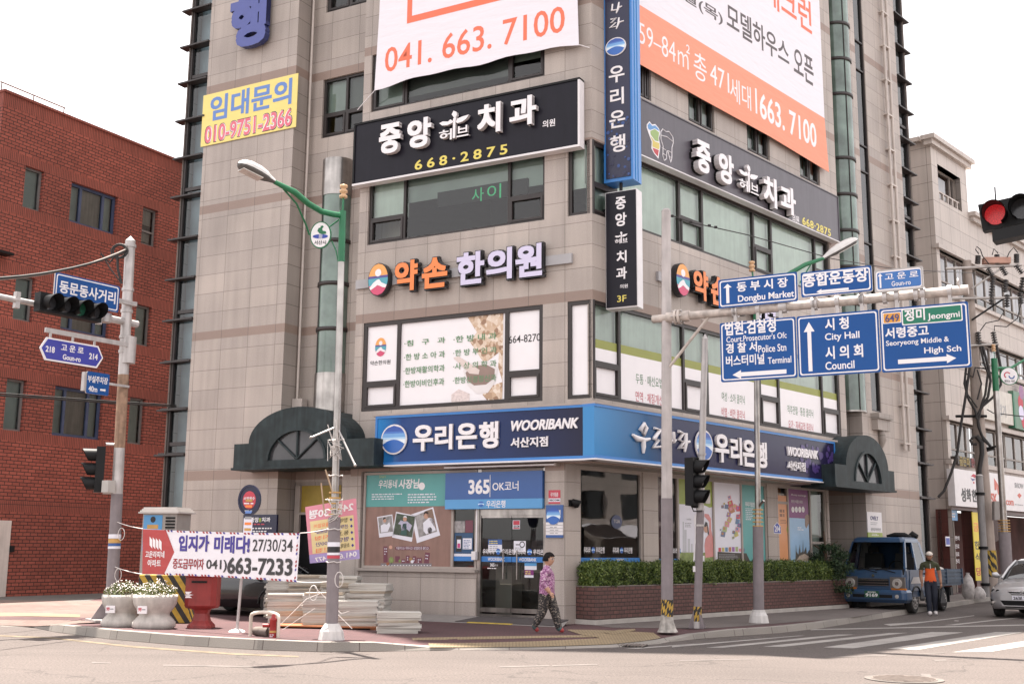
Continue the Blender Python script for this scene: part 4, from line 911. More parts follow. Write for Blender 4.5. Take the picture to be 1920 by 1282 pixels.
# door: frame, two leaves with handles
dz = z_at(PL, 950, 1148, -.1); do = -.1
dh = z_at(PL, 950, 966, do); dm = u_at(PL, 959, 1040, do)
df = MB(); df.pbox(PL, D0 - .02, D0 + .07, zf, 3.54, do - .08, do + .03, STEEL); df.pbox(PL, D1 - .07, D1, zf, 3.54, do - .08, do + .03, STEEL); df.pbox(PL, D0 + .07, D1 - .07, dh, dh + .14, do - .08, do + .03, STEEL)
df.pbox(PL, D0 + .07, D1 - .07, dh + .6, 3.54, do - .08, do + .02, BEIGE); df.pbox(PL, D0 + .07, D1 - .07, zf, dz - .04, do - .1, do + .05, STEEL)
dfo = df.build('door_frame', BK); x_ = MB(); x_.prect(PL, D0 + .07, D1 - .07, dh + .14, dh + .6, do - .03, GLC); x_.build('pane', dfo)
for a, b, hs in ((D0 + .075, dm - .006, 1), (dm + .006, D1 - .075, 0)):
 l = MB(); l.pbox(PL, a, b, dz, dz + .10, do - .03, do + .01, STEEL); l.pbox(PL, a, b, dh - .05, dh - .004, do - .03, do + .01, STEEL); l.prect(PL, a, b, dz + .1, dh - .05, do - .012, GLC)
 lf = l.build('door', BK)
 hx = b - .17 if hs else a + .17
 h = MB(); z0, z1 = z_at(PL, 950, 1085, do), z_at(PL, 950, 1031, do)
 for oo in (.07, -.09): h.tube([PL.P(hx, z0, do + oo), PL.P(hx, z1, do + oo)], .017, STEEL, 10)
 for z in (z0 + .12, z1 - .12): h.tube([PL.P(hx, z, do - .09), PL.P(hx, z, do + .07)], .009, STEEL, 6)
 h.build('handle', lf)
 f_ = MB(); b0, b1 = z_at(PL, 950, 1053, do), z_at(PL, 950, 1043, do); oo = do - .008
 f_.prect(PL, a, b, b0, b1, oo, BLUE); c_ = (a + b) / 2; f_.text('WOORIBANK', PL, c_ - .22, c_ + .22, b0 + .02, b1 - .02, oo, oo + .003, WL, .02, .1)
 f_.text('우리나라', PL, c_ - .36, c_ - .04, b1 + .05, b1 + .17, oo, oo + .002, WL, .03, .2); f_.text('우리은행', PL, c_ + .14, c_ + .48, b1 + .05, b1 + .17, oo, oo + .002, WL, .02); woori(f_, PL, c_ + .05, b1 + .11, .06, .07, oo, False)
 if hs:
  f_.prect(PL, *tb(PL, do, K8, 196, 450, 340, 578), oo + .001, PALE); f_.prect(PL, *tb(PL, do, K8, 196, 450, 340, 504), oo + .003, MIDB); lines(f_, PL, oo + .004, tb(PL, do, K8, 210, 512, 330, 570), 3, GRY, seed=6); lines(f_, PL, oo + .005, tb(PL, do, K8, 206, 458, 330, 500), 2, YL, seed=7)
  f_.text('365', PL, *tb(PL, do, K8, 216, 698, 262, 732), oo, oo + .003, WL, .03); f_.text('코너', PL, *tb(PL, do, K8, 266, 706, 296, 730), oo, oo + .003, WL, 0); lines(f_, PL, oo + .002, tb(PL, do, K8, 186, 742, 326, 762), 1, WL, seed=8)
 else:
  f_.prect(PL, *tb(PL, do, K8, 452, 250, 528, 342), oo + .001, PALE); f_.prect(PL, *tb(PL, do, K8, 458, 254, 524, 298), oo + .003, REDP); f_.text('SECOM', PL, *tb(PL, do, K8, 460, 302, 522, 326), oo + .002, oo + .004, BLK, .03); f_.prect(PL, *tb(PL, do, K8, 458, 328, 524, 338), oo + .003, REDP)
  f_.prect(PL, *tb(PL, do, K8, 463, 466, 588, 578), oo + .001, PALE); z_ = tb(PL, do, K8, 534, 484, 568, 522); f_.ring(PL, (z_[0] + z_[1]) / 2, (z_[2] + z_[3]) / 2, .05, .07, None, oo + .003, BLK, 16); f_.prect(PL, *tb(PL, do, K8, 484, 500, 520, 510), oo + .003, BLK); lines(f_, PL, oo + .003, tb(PL, do, K8, 474, 530, 580, 566), 2, GRY, seed=9)
  f_.prect(PL, *tb(PL, do, K8, 576, 698, 702, 766), oo + .001, PALE); f_.prect(PL, *tb(PL, do, K8, 576, 698, 702, 726), oo + .003, SKYB); f_.prect(PL, *tb(PL, do, K8, 576, 768, 670, 848), oo + .001, PUR); f_.prect(PL, *tb(PL, do, K8, 576, 824, 670, 848), oo + .003, PALE); lines(f_, PL, oo + .003, tb(PL, do, K8, 584, 776, 664, 818), 2, YL, seed=10)
 f_.build('door_sticker', lf)
cb = MB(); cb.pbox(PL, D0 + .12, D0 + .55, zf + .02, 1.35, -1.2, -.7, BEIGE); cb.pbox(PL, D0 + .9, D0 + 1.0, zf + .02, 1.25, -1.6, -1.5, STEEL); cb.pbox(PL, D0 + .55, D0 + 1.7, 1.2, 1.26, -1.7, -1.2, BEIGE); cb.pbox(PL, D0 + 1.6, D0 + 1.7, zf + .02, 1.2, -1.6, -1.5, STEEL); cb.build('indoor_counter', BK)
cr_ = thing('card_reader', PL.P(D0 - .02, 1.35, .05), 'small grey card reader box on the left door jamb', 'card reader'); z_ = tb(PL, .06, K8, 18, 575, 62, 665)
part(cr_, 'box', lambda m_: m_.pbox(PL, *z_, -.05, .06, SIGNW), bevel=.008); part(cr_, 'conduit', lambda m_: m_.tube([PL.P(z_[0] + .1, z_[3], .0), PL.P(z_[0] + .1, z_[3] + 1.15, .0)], .018, WL, 6)); part(cr_, 'alarm_lamp', lambda m_: m_.pbox(PL, z_[0] + .04, z_[0] + .16, z_[3] + 1.15, z_[3] + 1.32, -.04, .06, ORG))
# plates on the corner pier
t = thing('wall_plate', PL.P(-.3, 1.9, 0), 'navy and white bank plate on the corner pier', 'plate')
z_ = tb(PL, .03, B2, 1467, 303, 1560, 482); zm = z_[2] + (z_[3] - z_[2]) * .47
part(t, 'plate', lambda m_: (m_.pbox(PL, z_[0], z_[1], zm, z_[3], .001, .03, MIDB), m_.pbox(PL, z_[0], z_[1], z_[2] + .06, zm - .001, .001, .03, SIGNW), m_.pbox(PL, z_[0], z_[1], z_[2], z_[2] + .059, .001, .03, MIDB), [m_.prect(PL, z_[0], z_[1], z_[2] + .06 + k * (zm - z_[2] - .06) / 4, z_[2] + .07 + k * (zm - z_[2] - .06) / 4, .032, GRY) for k in (1, 2, 3)]))
def _(m_):
 w_ = z_[1] - z_[0]; woori(m_, PL, z_[0] + w_ * .45, z_[3] - .24, .17, .19, .034, False); m_.text('우리은행', PL, z_[0] + w_ * .12, z_[1] - w_ * .14, zm + .09, zm + .27, .03, .036, WL, .035)
 lines(m_, PL, .033, (z_[0] + .1, z_[1] - .1, z_[2] + .07, zm - .01), 4, GRY, (.8, 1), .25, 5)
part(t, 'lettering', _)
t = thing('wall_plate', PL.P(-.3, 2.8, 0), 'small red and white security company sticker on the corner pier', 'plate')
z2 = tb(PL, .006, B2, 1482, 222, 1546, 297); zm2 = z2[2] + (z2[3] - z2[2]) * .40
part(t, 'plate', lambda m_: (m_.pbox(PL, z2[0], z2[1], zm2, z2[3], .001, .008, REDP), m_.pbox(PL, z2[0], z2[1], z2[2], zm2 - .001, .001, .008, PALE), m_.prect(PL, z2[0], z2[1], z2[2], z2[2] + .04, .01, REDP)))
part(t, 'lettering', lambda m_: (m_.text('국가의동춘', PL, z2[0] + .05, z2[1] - .05, zm2 + .03, zm2 + .13, .008, .011, WL, .02), m_.text('SECOM', PL, z2[0] + .02, z2[1] - .02, z2[2] + .06, zm2 - .02, .008, .011, BLK, .04)))
t = thing('wall_lamp', PRG.P(.1, 2.4, 0), 'small dark horn shaped fitting on the corner pier', 'wall lamp'); z3 = tb(PRG, .1, B3, 104, 302, 132, 347)
part(t, 'horn', lambda m_: m_.tube([PRG.P(z3[0] + .08, z3[3] - .02, .03), PRG.P(z3[0] + .2, z3[3] - .1, .12), PRG.P(z3[0] + .15, z3[2], .14)], [.05, .12, .02], BLKM, 10)); part(t, 'wall_mount', lambda m_: m_.pbox(PRG, z3[0], z3[0] + .12, z3[3] - .14, z3[3], 0, .03, BLKM))
# right ground floor windows
po = -.07
ws = []
for (a, b, c, e), muls, bl in zip(gh, ((), [ug(1275), ug(1341.5), ug(1394)], [ug(1481.5), ug(1523)]), ({(0, 0): (ROOM, .0)}, {(0, 0): MAR}, {(2, 0): BLIND, (2, 1): BLIND, (0, 0): PEACH, (0, 1): PEACH})):
 ws.append(window(BK, PRG, a, b, c, e, cols=muls, rows={2: [2.0], 0: [3.1]} if len(muls) == 2 else {}, off=-.04, fw=.07, glassm=GLC, frm=BEIGE, blinds=bl, back=-.25 if muls else -4.2))
def q9(*a): return tb(PRG, po, K9, *a)
p9 = lambda L: [PRG.uz(*K9(x, y), po) for x, y in L]
f_ = MB(); zb0, zb1 = z_at(PRG, 1140, 1053, po), z_at(PRG, 1140, 1045, po); z_ = gh[0]
f_.prect(PRG, z_[0] + .07, z_[1] - .07, zb0, zb1, po, BLUE); f_.prect(PRG, gh[1][0] + .07, ug(1275) - .04, zb0 - .02, zb1 - .02, po, BLUE)
for px in (1098, 1152, 1262):
 u, z = ug(px), zb1 + .1; f_.text('우리나라', PRG, u + .02, u + .26, z, z + .14, po, po + .002, WL, .03, .2); f_.text('우리은행', PRG, u + .46, u + .78, z, z + .14, po, po + .002, WL, .02) if px < 1200 else None; woori(f_, PRG, u + .36, z + .07, .06, .07, po, False)
for px in (1111, 1160): f_.text('WOORIBANK', PRG, ug(px), ug(px + 14), zb0 + .03, zb1 - .02, po, po + .003, WL, .02, .1)
f_.build('window_film', ws[0])
t = thing('window_sticker', PRG.P(ug(1155), 1.7, po), 'round navy security sticker in the corner window', 'sticker')
def _(m_):
 q = tb(PRG, po, B3, 340, 393, 405, 478); m_.disc(PRG, (q[0] + q[1]) / 2, (q[2] + q[3]) / 2, (q[1] - q[0]) / 2, (q[3] - q[2]) / 2, None, po, mat('navy sticker', (.035, .05, .11), .4, var=0), 24); w_ = (q[1] - q[0]); h_ = q[3] - q[2]
 m_.text('ADT', PRG, q[0] + w_ * .2, q[1] - w_ * .2, q[2] + h_ * .42, q[2] + h_ * .68, po + .001, po + .003, GRP, .04, mirror=True)
part(t, 'disc', _)
t = thing('window_poster', PRG.P(ug(1310), 1, po), 'poster of a stretching person in a pink cardigan before pale towers', 'poster')
def _(m_):
 q = (ug(1277), ug(1340), .85, z_at(PRG, 1300, 899, po)); m_.prect(PRG, *q, po, PALE); zt1 = z_at(PRG, 1300, 946, po)
 m_.prect(PRG, q[0], q[1], zt1, q[3], po + .003, LGR); m_.ppoly(PRG, p9([(440, 360), (525, 300), (525, 370), (480, 380)]), None, po + .005, LGR)
 m_.prect(PRG, q[0], q[1], .85, z_at(PRG, 1300, 1035, po), po + .003, OLV)
 for x0, x1, y in ((212, 226, 520), (228, 252, 600), (262, 286, 690), (296, 312, 740)): m_.ppoly(PRG, p9([(x0, y), (x1, y), (x1, 830), (x0, 830)]), None, po + .003, mat('pale tower print', (.52, .52, .55), .4, var=.1))
 for L in ([(320, 500), (340, 440), (362, 470), (350, 560), (345, 920), (315, 920), (335, 620)], [(345, 860), (430, 860), (430, 920), (345, 920)]): m_.ppoly(PRG, p9(L), None, po + .005, WL)
 m_.ppoly(PRG, p9([(430, 440), (470, 445), (495, 490), (497, 600), (515, 690), (518, 870), (440, 880), (430, 760), (440, 690), (476, 640), (478, 520), (430, 470)]), None, po + .005, PINKP)
 m_.ppoly(PRG, p9(circ(446, 590, 24, 1.7)), None, po + .007, SKINP); m_.ppoly(PRG, p9([(425, 560), (440, 520), (458, 530), (468, 590), (476, 660), (462, 640), (455, 560), (432, 575)]), None, po + .009, BLK)
 m_.text('우리은행', PRG, *q9(250, 488, 296, 508), po + .004, po + .006, BLK, 0); lines(m_, PRG, po + .005, q9(236, 525, 312, 580), 3, GRY, seed=12)
part(t, 'sheet', _)
t = thing('window_poster', PRG.P(ug(1390), 1, po), 'poster of bright cubes heaped in a walking shape, with a teal column', 'poster')
CUB = [mat('cube print %d' % i, c, .4, var=.1) for i, c in enumerate(((.55, .07, .10), (.50, .42, .12), (.10, .22, .38), (.42, .18, .08), (.30, .12, .35), (.34, .40, .18), (.60, .25, .30), (.12, .16, .26)))]
def _(m_):
 zt1 = z_at(PRG, 1370, 903, po); m_.prect(PRG, ug(1343), ug(1394), .85, zt1, po, PALE); m_.prect(PRG, ug(1394.6), ug(1438), .85, zt1 - .02, po, TEAL)
 m_.ppoly(PRG, p9([(562, 820), (850, 835), (890, 920), (562, 920)]), None, po + .003, mat('dark brown print', (.05, .04, .03), .4, var=.2)); lines(m_, PRG, po + .005, q9(575, 840, 780, 900), 4, GRY, seed=13)
 rr = random.Random(8); path = [(680, 280, 22), (690, 340, 34), (700, 400, 40), (650, 370, 26), (610, 370, 18), (735, 370, 28), (768, 390, 30), (785, 350, 14), (672, 450, 26), (680, 500, 28), (655, 545, 32), (632, 595, 30), (615, 645, 30), (590, 600, 10), (765, 470, 26), (760, 520, 28), (775, 555, 24), (760, 600, 28), (745, 645, 28), (720, 625, 18), (716, 680, 14), (625, 340, 10), (790, 440, 10)]
 for k, (x, y, r_) in enumerate(path):
  a = rr.uniform(-.5, .5); pts = [(x + r_ * math.cos(a + i * math.pi / 2 + .78), y + r_ * 1.25 * math.sin(a + i * math.pi / 2 + .78)) for i in range(4)]
  m_.ppoly(PRG, p9(pts), None, po + .004 + k * .0004, CUB[rr.randrange(8)]); m_.ppoly(PRG, p9([(x + (px - x) * .45 - r_ * .15, y + (py - y) * .45 - r_ * .2) for px, py in pts]), None, po + .0042 + k * .0004, CUB[rr.randrange(8)])
 for x in range(570, 830, 34): m_.ppoly(PRG, p9([(x, 770 + (x * 7) % 20), (x + 26, 770 + (x * 7) % 20), (x + 26, 820), (x, 818)]), None, po + .004, CUB[(x // 34) % 8])
 m_.text('우리기업인', PRG, *q9(838, 320, 930, 375), po + .001, po + .003, WL, .03); lines(m_, PRG, po + .003, q9(842, 378, 930, 510), 7, PALE, seed=14)
part(t, 'sheet', _)
t = thing('house_number_plate', PRG.P(ug(1451), 1.6, 0), 'blue house number plate 214 on a granite pier', 'plate')
q = q9(1096, 522, 1168, 642)
part(t, 'plate', lambda m_: (m_.ppoly(PRG, [(q[0], q[2]), (q[1], q[2]), (q[1], q[3] - .12), ((q[0] + q[1]) / 2, q[3]), (q[0], q[3] - .12)], .001, .015, SIGNW), m_.ppoly(PRG, [(q[0] + .02, q[2] + .02), (q[1] - .02, q[2] + .02), (q[1] - .02, q[3] - .13), ((q[0] + q[1]) / 2, q[3] - .025), (q[0] + .02, q[3] - .13)], None, .018, mat('cobalt plate', (.04, .07, .36), .4, var=0))))
part(t, 'lettering', lambda m_: (m_.text('214', PRG, q[0] + .06, q[1] - .06, q[2] + .05, q[2] + .22, .018, .022, WL, .04), m_.text('고운로', PRG, q[0] + .1, q[1] - .1, q[3] - .23, q[3] - .15, .018, .021, WL, .01)))
t = thing('window_poster', PRG.P(ug(1500), 1, po), 'purple and sky blue money exchange poster with a rooftop skyline', 'poster')
def _(m_):
 zt1 = z_at(PRG, 1500, 916, po); zm = z_at(PRG, 1500, 971, po); a, b = ug(1484), ug(1520.5)
 m_.prect(PRG, a, b, zm, zt1, po, PUR); m_.prect(PRG, a, b, .85, zm - .001, po, SKYP)
 m_.text('Money exchange', PRG, *q9(1298, 240, 1446, 275), po + .001, po + .003, WL, .01); m_.text('환전·외환·유로', PRG, *q9(1298, 300, 1412, 338), po + .001, po + .003, WL, .01)
 for i, (ch, c) in enumerate((('$', (.55, .25, .05)), ('€', (.06, .28, .40)), ('¥', (.55, .06, .18)), ('฿', (.25, .38, .08)))):
  x = 1300 + i * 34; z_ = q9(x, 368, x + 30, 430); m_.disc(PRG, (z_[0] + z_[1]) / 2, (z_[2] + z_[3]) / 2, (z_[1] - z_[0]) / 2, (z_[3] - z_[2]) / 2, None, po + .003, WL, 14); m_.text(ch, PRG, z_[0] + .05, z_[1] - .05, z_[2] + .08, z_[3] - .08, po + .003, po + .005, mat('coin print %d' % i, c, .4, var=0), .03)
 m_.ppoly(PRG, p9([(1435, 470), (1450, 445), (1480, 455), (1482, 520), (1448, 590), (1436, 560)]), None, po + .003, mat('balloon print', (.25, .17, .13), .4, var=.4, scale=30))
 m_.ppoly(PRG, p9([(1340, 915), (1345, 740), (1352, 820), (1370, 850), (1384, 745), (1392, 830), (1410, 820), (1416, 700), (1422, 830), (1445, 770), (1455, 840), (1480, 800), (1500, 850), (1500, 915)]), None, po + .003, mat('rooftop print', (.10, .09, .08), .4, var=.5, scale=20)); m_.ppoly(PRG, p9([(1345, 915), (1380, 860), (1430, 840), (1480, 870), (1502, 915)]), None, po + .005, mat('dome print', (.42, .34, .28), .4, var=.3, scale=15))
 lines(m_, PRG, po + .003, q9(1362, 568, 1424, 612), 2, WL, seed=15)
part(t, 'sheet', _)
t = thing('door_panel', PRG.P(ug(1470), 1, po), 'peach coloured panel with brown print beside the purple poster', 'poster')
def _(m_):
 m_.prect(PRG, ug(1461.5), ug(1480), .85, z_at(PRG, 1470, 929, po), po + .002, PEACH); lines(m_, PRG, po + .005, q9(1182, 390, 1246, 480), 2, mat('brown print', (.25, .12, .06), .4, var=0), fill=.7, seed=16); lines(m_, PRG, po + .005, q9(1190, 495, 1262, 545), 3, mat('brown print', (.25, .12, .06), .4, var=0), seed=17); m_.ppoly(PRG, p9([(1252, 590), (1262, 560), (1274, 590), (1266, 630), (1254, 620)]), None, po + .005, LGR)
part(t, 'sheet', _)
t = thing('wall_notice', PR.P(13.9, 2, 0), 'white and olive clinic notice board low on the right stone tower', 'notice')
q = tb(PR, .03, B4, 535, 374, 621, 531); h_ = q[3] - q[2]
part(t, 'board', lambda m_: (m_.pbox(PR, q[0], q[1], q[2] + h_ * .2, q[3], .001, .03, SIGNW), m_.pbox(PR, q[0], q[1], q[2], q[2] + h_ * .2 - .001, .001, .03, LGR)))
part(t, 'lettering', lambda m_: (m_.text('원외처방전', PR, q[0] + .2, q[1] - .12, q[2] + h_ * .26, q[2] + h_ * .38, .03, .034, GRY, .02), m_.text('OVELY', PR, q[0] + .2, q[1] - .25, q[2] + h_ * .68, q[2] + h_ * .84, .03, .034, mat('navy lettering', (.04, .05, .15), .5, var=0), .03), lines(m_, PR, .033, (q[0] + .2, q[1] - .2, q[2] + h_ * .48, q[2] + h_ * .62), 2, GRY, seed=18), lines(m_, PR, .033, (q[0] + .25, q[1] - .2, q[2] + .05, q[2] + h_ * .17), 2, WL, seed=19)))
t = thing('signboard', PL.P(-10, 1.5, 0), 'small navy dental sign at the foot of the left stone tower', 'signboard')
q = tb(PL, .06, B1, 1325, 355, 1508, 480)
part(t, 'board', lambda m_: m_.pbox(PL, q[0], q[1], q[2] - .5, q[3], .001, .06, NAVY))
part(t, 'lettering', lambda m_: (m_.text('중앙', PL, *tb(PL, .06, B1, 1366, 370, 1412, 398), .06, .066, WL, .03), m_.text('치과', PL, *tb(PL, .06, B1, 1428, 370, 1475, 396), .06, .066, WL, .03), m_.prect(PL, *tb(PL, .06, B1, 1413, 374, 1425, 396), .064, LGR), lines(m_, PL, .064, tb(PL, .06, B1, 1366, 400, 1480, 416), 1, REDP, seed=3), lines(m_, PL, .064, tb(PL, .06, B1, 1366, 422, 1495, 455), 2, WL, seed=4)))
# ------------------------------------------------------------------ ground
ASPH, tA, bA, NA, LA = _nodes('sun bleached asphalt')
tc = NA.new('ShaderNodeTexCoord'); rgb = NA.new('ShaderNodeRGB'); rgb.outputs[0].default_value = (.091, .0735, .067, 1); o_ = rgb.outputs[0]
o_ = mul(tA, o_, noise_factor(tA, tc.outputs['Object'], 30, .5, 1.5, 3)); o_ = mul(tA, o_, noise_factor(tA, tc.outputs['Object'], .22, .80, 1.15, 6)); o_ = mul(tA, o_, noise_factor(tA, tc.outputs['Object'], 1, .90, 1.06, 4, (.12, 1.6, 1)))
vo = NA.new('ShaderNodeTexVoronoi'); vo.feature = 'DISTANCE_TO_EDGE'; vo.inputs['Scale'].default_value = .28; nz = NA.new('ShaderNodeTexNoise'); nz.inputs['Scale'].default_value = 1.3; nz.inputs['Detail'].default_value = 6
mx = NA.new('ShaderNodeVectorMath'); mx.operation = 'MULTIPLY_ADD'; mx.inputs[1].default_value = (1.6, 1.6, 1.6); LA.new(nz.outputs['Color'], mx.inputs[0]); LA.new(tc.outputs['Object'], mx.inputs[2]); LA.new(tc.outputs['Object'], nz.inputs['Vector']); LA.new(mx.outputs[0], vo.inputs['Vector'])
rg = NA.new('ShaderNodeMapRange'); rg.inputs[1].default_value = 0; rg.inputs[2].default_value = .012; rg.inputs[3].default_value = .62; rg.inputs[4].default_value = 1; LA.new(vo.outputs['Distance'], rg.inputs[0])
o_ = mul(tA, o_, rg.outputs[0]); LA.new(o_, bA.inputs['Base Color']); bA.inputs['Roughness'].default_value = .9
bp = NA.new('ShaderNodeBump'); bp.inputs['Strength'].default_value = .5; bp.inputs['Distance'].default_value = .01; n2 = NA.new('ShaderNodeTexNoise'); n2.inputs['Scale'].default_value = 70; LA.new(tc.outputs['Object'], n2.inputs['Vector']); LA.new(n2.outputs[0], bp.inputs['Height']); LA.new(bp.outputs[0], bA.inputs['Normal'])
g = MB(); g.quad((-300, -60, 0), (300, -60, 0), (300, 400, 0), (-300, 400, 0), ASPH); g.build('road', kind='structure')
PAVE = tiles('maroon pavers', (.088, .038, .040), (.070, .032, .035), (.045, .027, .027), .20, .10, .006, .5, .85, .22, .22, .3)
PAVG = tiles('grey pavers', (.155, .13, .12), (.135, .112, .104), (.08, .07, .065), .20, .10, .006, .5, .85, .22, .2, .3)
PAVP = tiles('pale pink pavers', (.16, .112, .095), (.13, .082, .07), (.09, .065, .057), .30, .30, .008, .5, .85, .2, .25, .3)
TACT = tiles('yellow tactile pavers', (.30, .225, .135), (.26, .195, .115), (.20, .15, .09), .06, .06, .014, 0, .85, .2, .22, .6)
KERB = tiles('kerb stone', (.27, .245, .22), (.23, .21, .19), (.12, .10, .09), 1.0, 5, .01, 0, .85, .2, .25, .2)
KP = [(-420, 1166, .012), (-100, 1170, .012), (58, 1175, .012), (105, 1185, .15), (206, 1198, .17), (344, 1210, .17), (481, 1218, .17), (605, 1222, .16), (700, 1221, .15), (801, 1219.5, .06), (900, 1218, .025), (1000, 1217, .02), (1150, 1213, .02), (1240, 1206, .03), (1305, 1198, .10), (1380, 1192.5, .14), (1460, 1187, .14), (1538, 1178, .14), (1672, 1156, .14), (1856, 1126, .14), (2050, 1100, .14)]
kb = []
for x, y, h in KP: p = gp(x, y, 0); kb.append((Vector((p.x, p.y, 0)), h))
e = kb[-1][0] + PR.U * 60; kb.append((e, .14))
def _inner(i, dist):
 a = kb[max(i - 1, 0)][0]; b = kb[min(i + 1, len(kb) - 1)][0]; d = (b - a).normalized(); return kb[i][0] + Vector((-d.y, d.x, 0)) * dist
def _hin(i, dist):   # the pavement rises from a dropped kerb to its full height
 return kb[i][1] + (.14 - kb[i][1]) * min(1, dist / 1.15)
n = len(kb); W1 = .22
kbm = MB(); pv = MB()
r0 = [kb[i][0] for i in range(n)]; rt = [kb[i][0] + (_inner(i, 1) - kb[i][0]) * .03 + Vector((0, 0, kb[i][1])) for i in range(n)]
r1 = [_inner(i, W1) + Vector((0, 0, _hin(i, W1) if kb[i][1] < .1 else kb[i][1])) for i in range(n)]; r2 = [_inner(i, 1.15) + Vector((0, 0, .14)) for i in range(n)]
for i in range(n - 1):
 kbm.quad(r0[i], r0[i + 1], rt[i + 1], rt[i], KERB); kbm.quad(rt[i], rt[i + 1], r1[i + 1], r1[i], KERB)
 pv.quad(r1[i], r1[i + 1], r2[i + 1], r2[i], PAVE)
back = [r2[-1] + Vector((-25, 40, 0)), Vector((-50, 90, .14)), Vector((-60, 30, .14))]
pv.add(r2 + back, [tuple(range(n + 3))], PAVE)
kbm.build('kerb', kind='structure'); pv.build('pavement', kind='structure')
def surf(p):
 best = None
 for i in range(n - 1):
  a, b = kb[i][0], kb[i + 1][0]; ab = b - a; t = max(0, min(1, (p - a).dot(ab) / ab.length_squared)); c = a + ab * t; d = (Vector((p.x, p.y, 0)) - c).length
  if best is None or d < best[0]: best = (d, kb[i][1] * (1 - t) + kb[i + 1][1] * t, ab.x * (p.y - a.y) - ab.y * (p.x - a.x))
 d, h, o = best
 return 0 if o < 0 else h + (.14 - h) * min(1, d / 1.15)
def gs(px, py):
 d = ray(px, py); lo, hi_ = (.2 - CAM.z) / d.z, (0 - CAM.z) / d.z          # between the heights of the kerb and the road
 for _ in range(18):
  t = (lo + hi_) / 2; p = CAM + d * t
  if p.z > surf(Vector((p.x, p.y, 0))): lo = t
  else: hi_ = t
 return CAM + d * hi_
def overlay(name, pts, mt_, dz, steps=26):
 """A paved strip given by two edge lines of points, laid on the pavement."""
 A, B = pts
 def samp(L, k):
  f = k * (len(L) - 1); i = min(int(f), len(L) - 2); f -= i; return (L[i][0] * (1 - f) + L[i + 1][0] * f, L[i][1] * (1 - f) + L[i + 1][1] * f)
 m_ = MB(); rows = []
 for j in range(7):
  rows.append([gs(*[samp(A, k / steps)[c] * (1 - j / 6) + samp(B, k / steps)[c] * (j / 6) for c in (0, 1)]) + Vector((0, 0, dz)) for k in range(steps + 1)])
 for j in range(6):
  for k in range(steps): m_.quad(rows[j + 1][k], rows[j + 1][k + 1], rows[j][k + 1], rows[j][k], mt_)
 m_.build(name, kind='structure')
overlay('tactile_paving', ([(738, 1196), (900, 1193), (1040, 1191), (1110, 1190)], [(760, 1200), (900, 1198), (1040, 1195), (1120, 1194)]), TACT, .005)
overlay('tactile_paving', ([(803, 1206), (900, 1205), (1010, 1202), (1130, 1196), (1090, 1190), (1060, 1180), (1130, 1181)], [(806, 1213.5), (900, 1213.5), (1010, 1212.5), (1140, 1208), (1205, 1202), (1240, 1196), (1225, 1186)]), TACT, .009)
overlay('tactile_paving', ([(1132, 1186), (1160, 1181), (1190, 1179)], [(1150, 1190), (1170, 1186), (1192, 1182)]), TACT, .013, 8)
overlay('grey_paving', ([(1090, 1169), (1300, 1154), (1588, 1140), (1760, 1118), (2000, 1085)], [(1150, 1176), (1330, 1178), (1600, 1157), (1780, 1128), (2000, 1096)]), PAVG, .004)
overlay('pale_paving', ([(-330, 1120), (60, 1124), (190, 1126), (200, 1140)], [(-400, 1165), (-60, 1169), (58, 1174), (190, 1166)]), PAVP, .004, 16)
overlay('tactile_paving', ([(-330, 1145), (60, 1149), (150, 1152)], [(-330, 1152), (60, 1155), (150, 1157)]), TACT, .008, 10)
overlay('maroon_paving', ([(-100, 1157), (60, 1156), (185, 1158)], [(-100, 1162), (60, 1161), (188, 1163)]), PAVE, .008, 10)
m_ = MB(); q = [gp(-60, 1105, .145), gp(-80, 1123, .145), gp(165, 1126, .145), gp(240, 1108, .145)]; m_.add(q[::-1], [(0, 1, 2, 3)], mat('alley asphalt', (.10, .095, .09), .9, var=.2, fine=.2)); m_.build('alley', kind='structure')
# raised threshold in front of the doors
st = MB(); u0, u1 = UL - .0, u_at(PL, 1060, 1000) + .05
st.add([PL.P(u0, .14 + z, o) for u, z in ((0, 0),) for o in (0,)] if False else [PL.P(u0, .145, .95), PL.P(u1 + .35, .145, .95), PL.P(u1 + .05, .24, .02), PL.P(u0, .24, .02)], [(0, 1, 2, 3)], mat('pale cement', (.22, .20, .19), .9, var=.15, fine=.12)); st.build('entrance_ramp', kind='structure')
t = thing('door_mat', PL.P(-2, .2, .4), 'dark ribbed mat in front of the glass entrance doors', 'mat')
m_ = MB(); P = PL.P
zr = lambda o: .246 - .1 * (o - .02) / .93
m_.hexa([P(-2.95, zr(.85), .85), P(-.55, zr(.85), .85), P(-.55, zr(.08), .08), P(-2.75, zr(.08), .08)] + [P(-2.95, zr(.85) + .012, .85), P(-.55, zr(.85) + .012, .85), P(-.55, zr(.08) + .012, .08), P(-2.75, zr(.08) + .012, .08)], mat('dark rubber mat', (.06, .05, .05), .9, var=.15)); m_.build('pad', t)
m_ = MB(); m_.hexa([P(-2.6, zr(.93), .93), P(-1.5, zr(.93), .93), P(-1.5, zr(.86), .86), P(-2.6, zr(.86), .86)] + [P(-2.6, zr(.93) + .014, .93), P(-1.5, zr(.93) + .014, .93), P(-1.5, zr(.86) + .014, .86), P(-2.6, zr(.86) + .014, .86)], mat('yellow edge strip', (.45, .32, .05), .8, var=.3)); m_.build('edge_strip', t)
